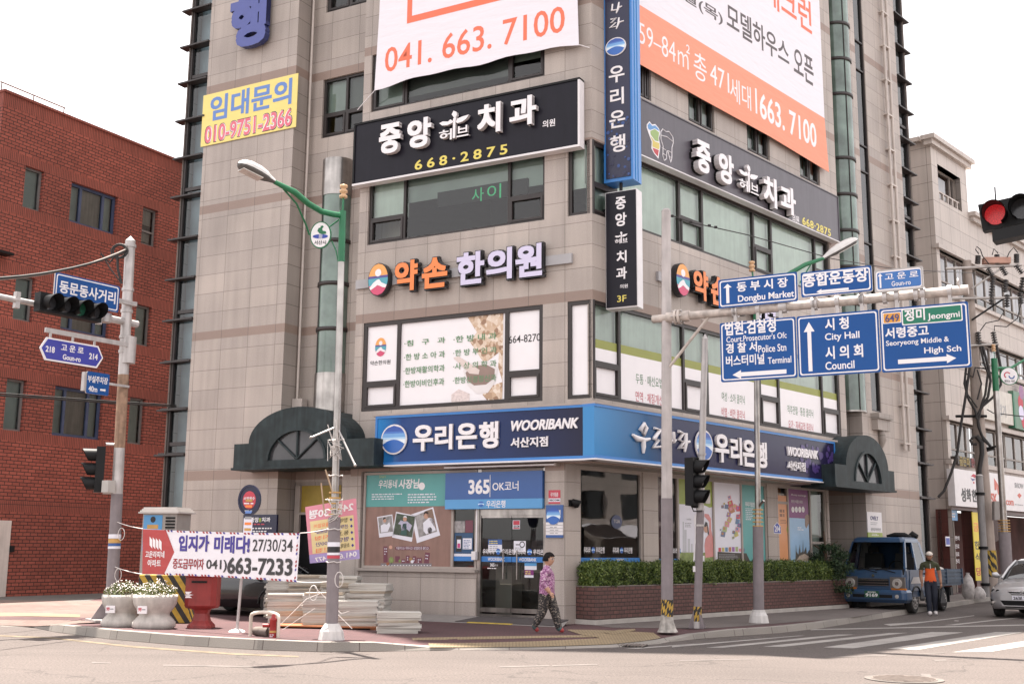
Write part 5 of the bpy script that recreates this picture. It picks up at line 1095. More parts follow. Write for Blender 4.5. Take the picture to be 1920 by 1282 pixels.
# painted markings
WHP, tW, bW, NW, LW = _nodes('worn white road paint'); tc = NW.new('ShaderNodeTexCoord'); r_ = NW.new('ShaderNodeRGB'); r_.outputs[0].default_value = (.33, .305, .285, 1)
o_ = mul(tW, r_.outputs[0], noise_factor(tW, tc.outputs['Object'], 1.4, .72, 1.15, 8)); o_ = mul(tW, o_, noise_factor(tW, tc.outputs['Object'], 40, .75, 1.2, 3)); LW.new(o_, bW.inputs['Base Color']); bW.inputs['Roughness'].default_value = .85
def K11(x, y): return 1280 + x / 3, 1100 + y / 3
FAINT = mat('faint road paint', (.125, .108, .10), .9, var=.3, scale=3, fine=.2)
def mark(name, pts, z=.004, mt_=None):
 m_ = MB(); v = [gp(x, y, z) for x, y in pts]; a = sum(v[i].x * v[(i + 1) % len(v)].y - v[(i + 1) % len(v)].x * v[i].y for i in range(len(v)))
 m_.add(v if a > 0 else v[::-1], [tuple(range(len(v)))], mt_ or WHP); m_.build(name, kind='structure')
for pts in ([(-60, 330), (650, 272), (690, 272), (-60, 338)], [(130, 340), (230, 340), (970, 266), (870, 266)], [(450, 334), (560, 336), (1270, 256), (1160, 258)], [(790, 338), (960, 344), (1580, 254), (1400, 252)], [(1150, 346), (1320, 352), (1910, 254), (1760, 252)], [(1510, 366), (1740, 362), (2300, 270), (2150, 268)], [(-330, 345), (-250, 346), (120, 318), (60, 318)]):
 mark('crosswalk_stripe', [K11(*p) for p in pts])
for pts in ([(720, 236), (720, 242), (2000, 214), (2000, 208)], [(1470, 214), (1760, 182), (1900, 170), (1900, 174), (1770, 186), (1530, 214)], [(1130, 208), (1170, 218), (1320, 204), (1640, 162), (1640, 158), (1350, 194)], [(1525, 190), (1550, 192), (1555, 188), (1532, 186)]): mark('road_line', [K11(*p) for p in pts], .006)
for pts in ([(800, 392), (806, 396), (1150, 385), (1144, 381)], [(-20, 410), (-16, 415), (390, 406), (386, 401)], [(1270, 376), (1280, 380), (1475, 371), (1468, 367)], [(1412, 408), (1422, 415), (1486, 412), (1480, 406)], [(1335, 485), (1350, 505), (1405, 508), (1390, 488)]): mark('worn_line', [K11(*p) for p in pts], mt_=FAINT)
for pts in ([(306, 1245), (306, 1247), (478, 1250), (478, 1248)], [(172, 1240), (172, 1242), (208, 1243), (208, 1241)], [(937, 1248), (937, 1250.5), (1030, 1248), (1030, 1246)], [(1035, 1246), (1035, 1248), (1120, 1245.5), (1120, 1243.5)]): mark('worn_line', pts, mt_=FAINT)
m_ = MB(); A_ = [(-60, 1187), (100, 1194), (250, 1210), (430, 1223), (560, 1229)]; B_ = [(-60, 1189), (100, 1196.5), (250, 1213), (430, 1226), (560, 1231)]
YLP = mat('faded yellow road paint', (.15, .115, .075), .9, var=.45, scale=4)
for i in range(4): m_.quad(gp(*B_[i], .004), gp(*B_[i + 1], .004), gp(*A_[i + 1], .004), gp(*A_[i], .004), YLP)
m_.build('yellow_edge_line', kind='structure')
t = thing('manhole_cover', gp(1695, 1274, .004), 'round iron manhole cover sunk in the sunlit road', 'manhole cover')
IRON = mat('worn iron', (.16, .13, .115), .7, .3, var=.3, scale=8)
def _(m_):
 c = gp(1695, 1273, .0); m_.lathe(c, [(.53, .001), (.53, .012)], mat('manhole collar', (.12, .105, .095), .9, var=.25, fine=.2), 32); m_.lathe(c, [(.44, .010), (.44, .017)], IRON, 32)
 for k in range(-6, 7):
  y = k * .065; w_ = math.sqrt(.41 ** 2 - y * y); m_.box(c + Vector((0, y, .0185)), (2 * w_, .03, .006), IRON)
part(t, 'lid', _)
t = thing('drain_grate', gp(1185, 1210, .01), 'dark iron drain grate at the dropped kerb', 'drain grate')
def _(m_):
 a, b, c, d_ = gp(1148, 1209.5, .01), gp(1206, 1213, .01), gp(1216, 1209.5, .01), gp(1160, 1206.5, .01)
 m_.add([a, b, c, d_], [(0, 1, 2, 3)], BLKM)
 for k in range(9): f = (k + .5) / 9; p, q = a.lerp(b, f), d_.lerp(c, f); m_.tube([p + Vector((0, 0, .012)), q + Vector((0, 0, .012))], .018, IRON, 5)
part(t, 'grating', _)
# ------------------------------------------------------------------ red brick building across the alley
BR = tiles('red brick wall', (.30, .080, .056), (.225, .057, .040), (.040, .018, .016), .28, .112, .013, .5, .85, .25, .28, .5, mott=.12)
BRS = tiles('red soldier course', (.29, .078, .055), (.235, .060, .043), (.055, .024, .02), .07, 3, .010, 0, .85, .2, .25, .5)
PBK = Plane(gp(100, 1115), math.pi / 2 - AL)
cu = PBK.uz(8, 172); rz = cu[1]
BB = thing('brick_building', PBK.P(cu[0], 0), 'red brick building with narrow dark windows and soldier courses on the left', 'building')
holes = []
def hb(*a): q = tb(PBK, 0, *a); holes.append(q); return q
H3A, H3B, H3C = hb(K1, 130, 893, 235, 1175), hb(K1, 380, 985, 640, 1300), hb(K1, 775, 1125, 858, 1330)
hh = lambda q, K, y0, y1, x: (q[0], q[1], z_at(PBK, *K(x, y1)), z_at(PBK, *K(x, y0)))
H2 = [hh(H3A, K4, 262, 515, 120), hh(H3B, K4, 395, 600, 400), hh(H3C, K4, 415, 660, 780)]; H1 = [hh(H3A, K4, 838, 1118, 70), hh(H3B, K4, 885, 1165, 350), hh(H3C, K4, 950, 1200, 745)]
zt = [(max(q[2] for q in s), min(q[3] for q in s)) for s in ([H3A, H3B, H3C], H2, H1)]
lv = []
for r3 in ((H3A, H3B, H3C), H2, H1):
 z0 = sum(q[2] for q in r3) / 3; z1 = sum(q[3] for q in r3) / 3; lv.append((z0, z1))
holes = [(q[0], q[1], z0, z1) for z0, z1 in lv for q in (H3A, H3B, H3C)]
bnds = [(rz - .42, rz)] + [b for z0, z1 in lv for b in ((z0 - .32, z0), (z1, z1 + .32))] + [(lv[2][0] - 2.55, lv[2][0] - 2.2)]
m_ = MB(); wall(m_, PBK, cu[0], cu[0] + 24, zf, rz, holes, BR, bnds, .22, 0, BRS)
pbl = Plane(PBK.P(cu[0], 0), 0); pbl.U = PBK.N.copy(); pbl.N = -PBK.U
wall(m_, pbl, -14, 0, zf, rz, [], BR, bnds, .2, 0, BRS); m_.quad(PBK.P(cu[0], rz), PBK.P(cu[0] + 24, rz), PBK.P(cu[0] + 24, rz, -14), PBK.P(cu[0], rz, -14), CONC)
m_.pbox(PBK, cu[0] - .03, cu[0] + 24, rz, rz + .08, -.4, .06, BRS); m_.build('wall', BB)
m_ = MB(); m_.prect(PBK, cu[0] + .3, cu[0] + 23, zf, rz - .2, -2.5, ROOMD); m_.build('room_wall', BB)
BLF = mat('faded blue window frame', (.045, .065, .13), .5, var=.2); CURT = mat('beige curtain', (.34, .29, .26), .9, var=.12, streak=.3)
for k, (z0, z1) in enumerate(lv):
 for q, kind in ((H3A, 0), (H3B, 1), (H3C, 0)):
  u0, u1 = q[0], q[1]; w_ = u1 - u0
  if kind: window(BB, PBK, u0, u1, z0, z1, cols=(u0 + w_ * .26, u0 + w_ * .74), off=-.14, fw=.10, glassm=GLD, frm=BLF, blinds={(0, 0): BLIND2, (1, 0): CURT, (2, 0): BLIND2})
  else: window(BB, PBK, u0, u1, z0, z1, rows={0: [z0 + (z1 - z0) * .38]} if q is H3C and k == 0 else {}, off=-.14, fw=.07, glassm=GLD, frm=mat('grey window frame', (.16, .15, .15), .5), blinds={'all': (CURT, .4)} if (q is H3C and k == 0) else {'all': BLIND2})
m_ = MB(); a, b = PBK.uz(7, 172), PBK.uz(132, 222); RUST = mat('rusty rail', (.16, .10, .08), .7, var=.3)
m_.tube([PBK.P(cu[0] + .05, rz + .42, -.3), PBK.P(b[0], rz + .42, -.3)], .025, RUST, 6)
for k in range(3): u = cu[0] + .1 + (b[0] - cu[0] - .15) * k / 2; m_.tube([PBK.P(u, rz + .08, -.3), PBK.P(u, rz + .42, -.3)], .02, RUST, 6)
m_.build('roof_rail', BB)
d_ = tb(PBK, .03, B1, -60, 385, 45, 795); m_ = MB(); m_.pbox(PBK, d_[0], d_[1], zf, d_[3], .0, .05, mat('cream steel door', (.60, .55, .52), .5, var=.1, streak=.2)); m_.build('door', BB)
m_ = MB(); q = tb(PBK, .1, B1, 60, 525, 80, 560); m_.pbox(PBK, *q, .0, .1, BLKM); m_.build('wall_socket', BB)
m_ = MB(); q = tb(PBK, .2, K4, -30, 140, 55, 205); m_.pbox(PBK, q[0], q[1], q[3] - .08, q[3], 0, .4, BLKM); m_.pbox(PBK, q[1] - .5, q[1] - .42, q[2], q[3] - .08, .2, .26, BLKM); m_.build('window_canopy', BB)
# ------------------------------------------------------------------ beige building on the right
GRN = tiles('beige granite slabs', (.52, .46, .42), (.48, .425, .39), (.22, .19, .17), 1.1, .8, .012, 0, .55, .16, .12, .2, streak=.12)
RGR = tiles('red brown granite', (.115, .038, .032), (.095, .032, .028), (.05, .02, .02), .7, .5, .008, 0, .35, .2, .15, .2)
off = min((abs((gp(1790, 1112) - PR.P(0, 0, x / 50)).dot(PR.N)), x / 50) for x in range(-400, 400))[1]
PN = PR.shift(off)
uc0 = u_at(PN, 1774, 780); PNl = Plane(PN.P(uc0, 0), 0); PNl.U = PN.N.copy(); PNl.N = -PN.U
NB = thing('shop_building', PN.P(uc0, 0), 'beige granite building with long window bands and shops, right of the bank', 'building')
zn = lambda x, y: z_at(PN, x, y)
zr1 = zn(1754, 266); zr2 = zn(1815, 400); up_ = u_at(PN, 1812, 340)
lvl = [(zn(1766, 545), zn(1762, 468)), (zn(1874, 700), zn(1874, 655)), (zn(1786, 862), zn(1784, 789))]
pen = tb(PN, 0, ID, 1758, 306, 1800, 392)
hl = [(uc0 + .35, uc0 + 40, a, b) for a, b in lvl] + [(u_at(PN, 1759, 340), u_at(PN, 1801, 350), z_at(PN, 1760, 372), z_at(PN, 1758, 308))]
sg = zn(1790, 948)
m_ = MB(); wall(m_, PN, uc0, up_, sg, zr1, hl, GRN, [], .35); wall(m_, PN, up_, uc0 + 42, sg, zr2, hl, GRN, [], .35)
wall(m_, PNl, -14, 0, 0, zr1, [], GRN, [], .3); m_.quad(PN.P(up_, zr2), PN.P(up_, zr2, -14), PN.P(up_, zr1, -14), PN.P(up_, zr1), GRN)
m_.quad(PN.P(uc0, zr1), PN.P(up_, zr1), PN.P(up_, zr1, -14), PN.P(uc0, zr1, -14), CONC); m_.quad(PN.P(up_, zr2), PN.P(uc0 + 42, zr2), PN.P(uc0 + 42, zr2, -14), PN.P(up_, zr2, -14), CONC)
m_.build('wall', NB)
m_ = MB()
for z, a, b in ((zr1, uc0 - .35, up_ + .35), (zr2, up_ + .0, uc0 + 42)):
 m_.pbox(PN, a, b, z - .12, z + .08, -.3 if z == zr1 else -.2, .32, GRN); m_.pbox(PN, a + .1, b - .1, z - .34, z - .12, -.2, .18, GRN)
m_.pbox(PNl, -14, -.36, zr1 - .12, zr1 + .08, .001, .32, GRN)
for a, b in lvl: m_.pbox(PN, uc0 - .1, uc0 + 42, b, b + .18, -.1, .16, GRN); m_.pbox(PN, uc0 - .1, uc0 + 42, a - .18, a, -.1, .16, GRN)
m_.build('cornice', NB)
GFR = mat('grey brown aluminium', (.25, .215, .19), .5, var=.1)
GLN = glass('pale window glass', (.9, .92, .93), 1)
PALEB = mat('pale inside blind', (.62, .60, .62), .8, var=.06, streak=.1)
for k, (a, b) in enumerate(lvl):
 u = uc0 + .35;
 for j in range(5):
  w_ = 3.6 if j else 3.2
  window(NB, PN, u + .02, u + w_, a, b, cols=(u + w_ * .36, u + w_ * .68), rows={i: [a + (b - a) * .3] for i in range(3)}, off=-.16, fw=.07, glassm=GLN, back=-.24, frm=GFR, blinds={**{(i, 1): PALEB if k < 2 else CURT for i in range(3)}, **{(i, 0): ROOM for i in range(3)}}); u += w_ + .06
q = hl[3]; window(NB, PN, *q, cols=(q[1] - .5,), off=-.3, fw=.08, glassm=GLN, back=-.4, frm=GFR, blinds={'all': PALEB}); m_ = MB(); m_.pbox(PN, q[0], q[1], q[2] + .4, q[2] + .46, -.2, -.1, GRN)
for k in range(5): u = q[0] + (q[1] - q[0]) * (k + .5) / 5; m_.pbox(PN, u - .05, u + .05, q[2], q[2] + .4, -.2, -.1, GRN)
m_.build('balcony_rail', NB)
# ground floor shops
m_ = MB(); a1, a2 = u_at(PN, 1781, 1030), u_at(PN, 1803, 1030)
wall(m_, PN, uc0, uc0 + 42, 0, sg, [(a1, u_at(PN, 1828, 1030), 0, sg - .15), (u_at(PN, 1842, 1030), uc0 + 42, 0, sg - .2)], RGR, [], .5); m_.build('shop_front', NB)
m_ = MB(); m_.prect(PN, uc0 + .3, uc0 + 42, 0.1, sg, -3.0, mat('warm shop interior', (.10, .045, .04), .9, var=.5, scale=.8)); m_.build('shop_interior', NB)
m_ = MB(); m_.pbox(PN, a1, a1 + .08, 0, sg - .2, -.4, -.28, GFR); m_.pbox(PN, a2, a2 + .08, 0, sg - .2, -.4, -.28, GFR); m_.prect(PN, a1 + .08, a2, .3, sg - .2, -.34, mat('dark shop glass', (.05, .042, .04), .1, var=.3)); m_.build('shop_window', NB)
def q10(*a): return tb(PN, .3, K10, *a)
t = thing('shop_sign', PN.P(uc0 + 1, sg, .3), 'white shop sign with black brush lettering and a red and blue swirl', 'signboard')
q = q10(300, 158, 476, 470); q = (q[0], u_at(PN, 1849, 920, .3), sg - .02, z_at(PN, 1791, 878, .3))
part(t, 'panel', lambda m_: m_.pbox(PN, *q, .0, .3, SIGNW))
def _(m_):
 for s, b_ in (('성', (352, 315, 388, 430)), ('화', (394, 322, 430, 428)), ('한', (438, 328, 476, 432))): m_.text(s, PN, *q10(*b_), .3, .31, BLK, .04)
 for mt_, pts in ((RT, [(428, 225), (448, 205), (470, 215), (462, 240), (445, 228)]), (mat('navy swirl', (.05, .06, .22), .4, var=0), [(425, 235), (440, 262), (468, 250), (455, 245), (440, 245)]), (RT, [(446, 268), (456, 266), (458, 282), (448, 284)])): m_.ppoly(PN, [PN.uz(*K10(x, y), .3) for x, y in pts], None, .305, mt_)
part(t, 'lettering', _)
t = thing('shop_sign', PN.P(uc0 + 1, sg + 1.5, .3), 'small dark sign with yellow and red lamps above the brush lettered one', 'signboard')
q = q10(326, 42, 480, 168); part(t, 'panel', lambda m_: m_.pbox(PN, q[0], q[1], q[2] + .1, q[3] - .1, .0, .3, mat('dark led sign', (.045, .035, .03), .5, var=.3)))
part(t, 'lettering', lambda m_: (m_.text('골든파', PN, *q10(336, 62, 420, 152), .3, .31, mat('dim ochre lamps', (.28, .20, .04), .5, var=.3, scale=12), .03), m_.text('한식', PN, *q10(432, 76, 478, 158), .3, .31, mat('dim red lamps', (.22, .03, .03), .5, var=.3, scale=12), .03)))
t = thing('shop_sign', PN.P(uc0 + 4, sg, .3), 'long white phone shop sign with red ribbon emblem', 'signboard')
q = (u_at(PN, 1851, 930, .3), u_at(PN, 1851, 930, .3) + 9, zn(1860, 955), zn(1855, 888))
part(t, 'panel', lambda m_: m_.pbox(PN, *q, .0, .3, SIGNW))
RDO = mat('vermilion lettering', (.55, .08, .04), .4, var=0)
def _(m_):
 m_.text('SK', PN, *q10(590, 358, 640, 450), .3, .31, RDO, .03); m_.text('telecom', PN, *q10(654, 388, 770, 460), .3, .31, RDO, .015); m_.text('SHOW', PN, *q10(780, 275, 850, 325), .3, .31, GRY, .02)
 for pts in ([(614, 238), (640, 280), (634, 335), (618, 335)], [(640, 280), (668, 330), (670, 345), (648, 375), (640, 330)], [(800, 376), (816, 358), (836, 378), (818, 402)]): m_.ppoly(PN, [PN.uz(*K10(x, y), .3) for x, y in pts], None, .305, RDO)
 lines(m_, PN, .305, q10(780, 440, 850, 466), 1, GRY, seed=2)
part(t, 'lettering', _)
t = thing('shop_sign', PN.P(uc0 + 4, 7, .3), 'old white panel sign in a green frame between the window bands', 'signboard')
q = (u_at(PN, 1832, 760, .25), u_at(PN, 1901, 760, .25), zn(1836, 785), zn(1834, 724)); part(t, 'panel', lambda m_: m_.pbox(PN, q[0], q[1] - .18, q[2], q[3], .0, .25, mat('yellowed sign face', (.62, .58, .52), .5, var=.1, streak=.2))); part(t, 'frame', lambda m_: m_.pbox(PN, q[1] - .18, q[1], q[2] - .1, q[3] + .05, .0, .3, mat('green sign frame', (.03, .16, .09), .5)))
part(t, 'lettering', lambda m_: m_.text('합기', PN, *tb(PN, .25, ID, 1872, 756, 1886, 782), .25, .26, GRY, .01))
t = thing('shop_sign', PN.P(uc0 + 7, 7, .3), 'green sign with red and violet fruit shapes at the frame edge', 'signboard')
q2 = (q[1] + .05, q[1] + 6, q[2] - .1, q[3] + .2); part(t, 'panel', lambda m_: m_.pbox(PN, *q2, .0, .25, mat('grey green sign face', (.12, .22, .15), .5, var=.1)))
part(t, 'picture', lambda m_: [m_.disc(PN, q2[0] + a, q2[2] + b, .35, .35, None, .255 + i * .001, m2, 14) for i, (a, b, m2) in enumerate(((.9, 1.3, RT), (1.2, .4, RT), (1.1, 1.8, PUR), (.9, .8, LIL)))])
t = thing('banner', PN.P(u_at(PN, 1832, 1000), .3, .1), 'tall narrow yellow vertical banner on the brown shop pillar', 'banner')
q = q10(444, 512, 502, 1064); q = (u_at(PN, 1825, 1000, .1), u_at(PN, 1836.5, 1000, .1), z_at(PN, 1830, 1088, .1), z_at(PN, 1828, 960, .1)); part(t, 'sheet', lambda m_: m_.pbox(PN, *q, .07, .10, mat('lemon banner', (.74, .58, .06), .5, var=.05)))
part(t, 'lettering', lambda m_: [m_.text(s, PN, q[0] + .08, q[1] - .08, q[3] - f - .35, q[3] - f, .10, .106, mt_, .02) for s, f, mt_ in (('금', .45, ORG), ('한', 1.2, BLK), ('식', 1.7, BLK), ('당', 2.3, RT))])
t = thing('window_lettering', PN.P(a1, 1, -.3), 'four lines of white lettering on the dark shop window by the truck', 'lettering')
part(t, 'letters', lambda m_: [m_.text(s, PN, *tb(PN, -.33, K10, 266, y, 336, y + 38), -.335, -.325, WL, .02) for s, y in (('성화한의', 700), ('한방진료', 765), ('물리치료', 828), ('체질관리', 885))])
t = thing('house_number_plate', PN.P(a1, 1.6, 0), 'small blue and white house plate on the brown shop pillar', 'plate'); q = tb(PN, .02, K10, 228, 706, 262, 784); part(t, 'plate', lambda m_: (m_.pbox(PN, *q, .001, .02, PALE), m_.prect(PN, q[0] + .03, q[1] - .03, q[2] + .06, q[3] - .06, .023, mat('cobalt plate', (.04, .07, .36), .4))))
t = thing('shop_sign', PN.P(a1, 2.8, 0), 'light blue square sign over the dark shop window', 'signboard'); q = tb(PN, -.2, K10, 260, 490, 322, 580); part(t, 'panel', lambda m_: m_.pbox(PN, *q, -.3, -.2, SKYB)); part(t, 'lettering', lambda m_: lines(m_, PN, -.195, (q[0] + .1, q[1] - .05, q[2] + .1, q[3] - .1), 2, WL, fill=.6))
# ------------------------------------------------------------------ street furniture on the left
def proj(P):
 d = P - CAM; z = d.dot(_f); return 960 + FPX * d.dot(CR) / z, 641 - FPX * d.dot(CU) / z
GALV = mat('galvanised steel', (.50, .47, .46), .45, .35, var=.15, scale=4, streak=.25)
PGREY = mat('violet grey pole wrap', (.225, .195, .205), .75, var=.12, scale=5, streak=.15)
RUSTY = mat('rust stained steel', (.34, .22, .15), .8, var=.5, scale=5, streak=.6)
SIGB = mat('road sign blue', (.007, .072, .27), .35, var=.06, scale=1.5, spec=.25); SIGV = mat('road name sign blue', (.03, .035, .33), .35, var=.05)
GREEN = mat('green painted steel', (.012, .145, .06), .4, var=.12, scale=5)
ROPE = mat('white nylon rope', (.62, .58, .56), .8, var=.1)
WHTP = mat('white painted base', (.60, .575, .56), .6, var=.12, scale=6, streak=.2)
OCH = mat('ochre plastic ring', (.52, .30, .09), .5, var=.15)
def arrow(m_, pl, b, o, mt_, d):
 """Broad road sign arrow filling a box, pointing l, r or u."""
 u0, u1, z0, z1 = b; w_, h_ = u1 - u0, z1 - z0
 if d == 'u': pts = [(.5, 1), (1, .8), (.68, .8), (.68, 0), (.32, 0), (.32, .8), (0, .8)]
 else: pts = [(0, .5), (.16, 1), (.16, .74), (1, .74), (1, .26), (.16, .26), (.16, 0)]
 if d == 'r': pts = [(1 - a, c) for a, c in pts]
 m_.ppoly(pl, [(u0 + a * w_, z0 + c * h_) for a, c in pts], None, o, mt_)
def rrect(b, r, n=5, ins=0):
 u0, u1, z0, z1 = b[0] + ins, b[1] - ins, b[2] + ins, b[3] - ins; pts = []
 for cx, cz, a0 in ((u1 - r, z0 + r, -90), (u1 - r, z1 - r, 0), (u0 + r, z1 - r, 90), (u0 + r, z0 + r, 180)):
  for k in range(n + 1): a = R(a0 + 90 * k / n); pts.append((cx + r * math.cos(a), cz + r * math.sin(a)))
 return pts
def road_sign(name, pl, b, label, body, draw, face=SIGB, border=True, category='road sign', group=None, depth=.04, cat_mat=None):
 t = thing(name, pl.P((b[0] + b[1]) / 2, b[2], 0), label, category, group)
 m_ = MB(); m_.ppoly(pl, rrect(b, .03, 2), -depth, .0, face, GALV)
 if border:
  m_.ppoly(pl, rrect(b, .05, 5, .03), None, .003, WL); m_.ppoly(pl, rrect(b, .04, 5, .055), None, .005, face)
 m_.build('panel', t); l = MB(); draw(l); l.build('lettering', t); body and part(t, 'bracket', body); return t
def signal_head(t, c, face, n, s=1.0, horizontal=False, axis=None, lamp=None, name='signal_housing'):
 """Signal head: black case with n hooded lenses looking along `face`; c is the middle."""
 f = Vector(face).normalized(); a = (axis or Vector((0, 0, 1))).normalized(); b = f.cross(a).normalized(); pit = .34 * s
 m_ = MB(); L = pit * n / 2 + .03 * s; hw, d0 = .19 * s, .10 * s
 pt = lambda x, y, z: c + a * x + b * y + f * z
 m_.hexa([pt(-L, -hw, -d0), pt(-L, hw, -d0), pt(-L, hw, d0), pt(-L, -hw, d0), pt(L, -hw, -d0), pt(L, hw, -d0), pt(L, hw, d0), pt(L, -hw, d0)], BLKM)
 m_.build(name, t, ) if False else None
 ho = m_.build(name, t)
 for i in range(n):
  q = c + a * ((i - (n - 1) / 2) * pit)
  h = MB(); K = 20; r = .155 * s; up = Vector((0, 0, 1)); sd = f.cross(up).normalized()
  ring0, ring1 = [], []
  for k in range(K + 1):
   g_ = R(-235 + 290 * k / K) if True else 0
   g_ = R(90 - 150 + 300 * k / K); v = sd * math.cos(g_) + up * math.sin(g_)
   ln = (.16 + .16 * max(0, math.sin(g_) * .5 + .5)) * s
   ring0.append(q + f * d0 + v * r); ring1.append(q + f * (d0 + ln) + v * r * 1.0)
  h.add(ring0 + ring1, [(k, k + 1, K + 2 + k, K + 1 + k) for k in range(K)], BLKM, True)
  rin = [p_ + (q + f * (p_ - q).dot(f) - p_) * .06 for p_ in ring0 + ring1]; h.add(rin, [(K + 1 + k, K + 2 + k, k + 1, k) for k in range(K)], BLKM, True)
  h.build('hood', t)
  ls = MB(); ls.add([q + f * (d0 + .012 * s) + (sd * math.cos(2 * math.pi * k / 18) + up * math.sin(2 * math.pi * k / 18)) * r * .92 for k in range(18)], [tuple(range(18))], (lamp or {}).get(i, LENS)); ls.build('lens', t)
 return ho
LENS = mat('unlit signal lens', (.045, .045, .05), .15, var=.3, scale=25)
LGRN = mat('dim green signal lens', (.02, .10, .06), .15, var=.5, scale=40)
# --- signal pole, its arm, signs
p0 = gp(207, 1163); Y0 = p0.y
pb, pt_ = at(207, 1163, Y0), at(244.5, 452, Y0); pb.z = .14
lerp = lambda k: pb.lerp(pt_, k)
ky = lambda y: (1163 - y) / (1163 - 452)
t = thing('traffic_pole', pb, 'tall galvanised signal pole with rust streaks behind the flower tubs', 'pole')
part(t, 'pole', lambda m_: m_.tube([lerp(ky(935)), lerp(ky(850)), lerp(1)], [.118, .116, .112], GALV, 16)); part(t, 'pole_wrap', lambda m_: m_.tube([lerp(0), lerp(ky(935))], [.13, .124], PGREY, 16))
part(t, 'rust_stain', lambda m_: m_.tube([lerp(ky(850)), lerp(ky(725)), lerp(ky(712))], [.1185, .1190, .1170], RUSTY, 16, cap=False))
part(t, 'cap', lambda m_: m_.tube([pt_, pt_ + Vector((0, 0, .11))], [.12, .01], GALV, 16))
def _(m_):
 for k in range(4):
  a = k * math.pi / 2 + .6; d = Vector((math.cos(a), math.sin(a), 0)); s_ = Vector((-d.y, d.x, 0)) * .008
  v = [pb + d * .11 + Vector((0, 0, .0)), pb + d * .42, pb + d * .42 + Vector((0, 0, .04)), pb + d * .12 + Vector((0, 0, .5))]; m_.add([x + s_ for x in v] + [x - s_ for x in v], [(0, 1, 2, 3), (7, 6, 5, 4)] + [(i, i + 4, (i + 1) % 4 + 4, (i + 1) % 4) for i in range(4)], PGREY)
 m_.box(pb + Vector((0, 0, .015)), (.85, .85, .05), GALV, .6)
part(t, 'base_plate', _)
aj = lerp(ky(611)); best = None
for k in range(200, 600):
 a = R(k / 10); d = Vector((-math.sin(a), -math.cos(a), 0))
 for L in [x / 4 for x in range(12, 40)]:
  x, y = proj(aj + d * L)
  if abs(x - 20) < 12 and (best is None or abs(y - 574.5) < best[0]): best = (abs(y - 574.5), a, L)
AZS = best[1]; PS = Plane(pb, AZS); dA = -PS.U
part(t, 'arm', lambda m_: m_.tube([aj, aj + dA * 14], [.064, .05], GALV, 14))
part(t, 'arm_socket', lambda m_: (m_.tube([aj - dA * .3, aj + dA * .75], .082, GALV, 14), m_.tube([aj + dA * .55 - Vector((0, 0, .1)), aj + dA * .55 + Vector((0, 0, .1))], .13, GALV, 10)))
part(t, 'band', lambda m_: [m_.tube([lerp(ky(y) - .004), lerp(ky(y) + .004)], .135, GALV, 16) for y in (462, 548, 590, 640, 668)])
def _(m_):
 q = tb(PS, .16, B1, 583, 168, 622, 235); m_.pbox(PS, *q, -.02, .20, mat('grey control box', (.42, .40, .38), .6, var=.1))
part(t, 'control_box', _)
def _(m_):
 for i, (y0, y1, mt_) in enumerate(((484, 506, PALE), (508, 530, OCH), (532, 546, MIDB), (547, 560, PALE))): m_.tube([lerp(ky(842 + y1 * KS)), lerp(ky(842 + y0 * KS))], .132, mt_, 16, cap=False)
part(t, 'sticker', _)
o = .16
q = tb(PS, o, K4, 290, 265, 660, 480); q = (PS.uz(*K4(298, 340), o)[0], PS.uz(*K4(650, 408), o)[0], PS.uz(*K4(637, 482), o)[1], PS.uz(*K4(310, 262), o)[1])
PSo = PS.shift(o)
road_sign('street_sign', PSo, q, 'blue crossroads name sign on the rusty signal pole above the four lamp signal', lambda m_: (m_.pbox(PSo, q[1] - .02, .05, q[2] + .25, q[2] + .30, -.16, -.05, GALV), m_.pbox(PSo, q[1] - .02, .05, q[3] - .30, q[3] - .25, -.16, -.05, GALV)),
 lambda l: l.text('동문동사거리', PSo, q[0] + .11, q[1] - .10, q[2] + .17, q[3] - .15, .004, .007, WL, .03))
# four lamp signal on the arm
c0, c1 = PS.uz(*K4(272, 478), .3), PS.uz(*K4(515, 520), .3); n_ = 4
sp = (c1[0] - c0[0]) / 3; s_ = sp / .34; cc = PS.P((c0[0] + c1[0]) / 2, aj.z - .0, .15)
ts = thing('traffic_light', cc, 'black horizontal four lamp traffic light on the left arm', 'traffic light')
signal_head(ts, cc, PS.N, 4, s_, True, PS.U, {2: LGRN})
part(ts, 'arm_clamp', lambda m_: [m_.box(aj + dA * (-(c0[0] + c1[0]) / 2 + k), (.1, .1, .34), GALV, -AZS) for k in (-1.0, 1.0)])
# road name sign with pointed ends
PSn = PS.shift(.10); P_ = lambda x, y: PSn.uz(*K4(x, y))
zt, zb_ = (P_(250, 617)[1] + P_(535, 663)[1]) / 2, (P_(243, 742)[1] + P_(527, 783)[1]) / 2; ul, ur = P_(218, 675)[0], P_(563, 726)[0]; k_ = (ur - ul) * .09
t = thing('street_sign', PSn.P((ul + ur) / 2, zb_), 'pointed violet blue road name sign with house numbers 218 and 214', 'road sign')
hx = [(ul, (zt + zb_) / 2), (ul + k_, zb_), (ur - k_, zb_), (ur, (zt + zb_) / 2), (ur - k_, zt), (ul + k_, zt)]; cx_, cz_ = (ul + ur) / 2, (zt + zb_) / 2
part(t, 'panel', lambda m_: (m_.ppoly(PSn, hx, -.03, 0, WL), m_.ppoly(PSn, [(cx_ + (a - cx_) * .955, cz_ + (b_ - cz_) * .86) for a, b_ in hx], None, .004, SIGV)))
part(t, 'lettering', lambda m_: [m_.text(s, PSn, *tb(PSn, 0, K4, *bb), .004, .008, WL, bd) for s, bb, bd in (('218', (248, 662, 298, 704), .03), ('214', (485, 702, 532, 743), .03), ('고 운 로', (332, 652, 456, 710), .025), ('Goun-ro', (341, 708, 440, 754), .025))])
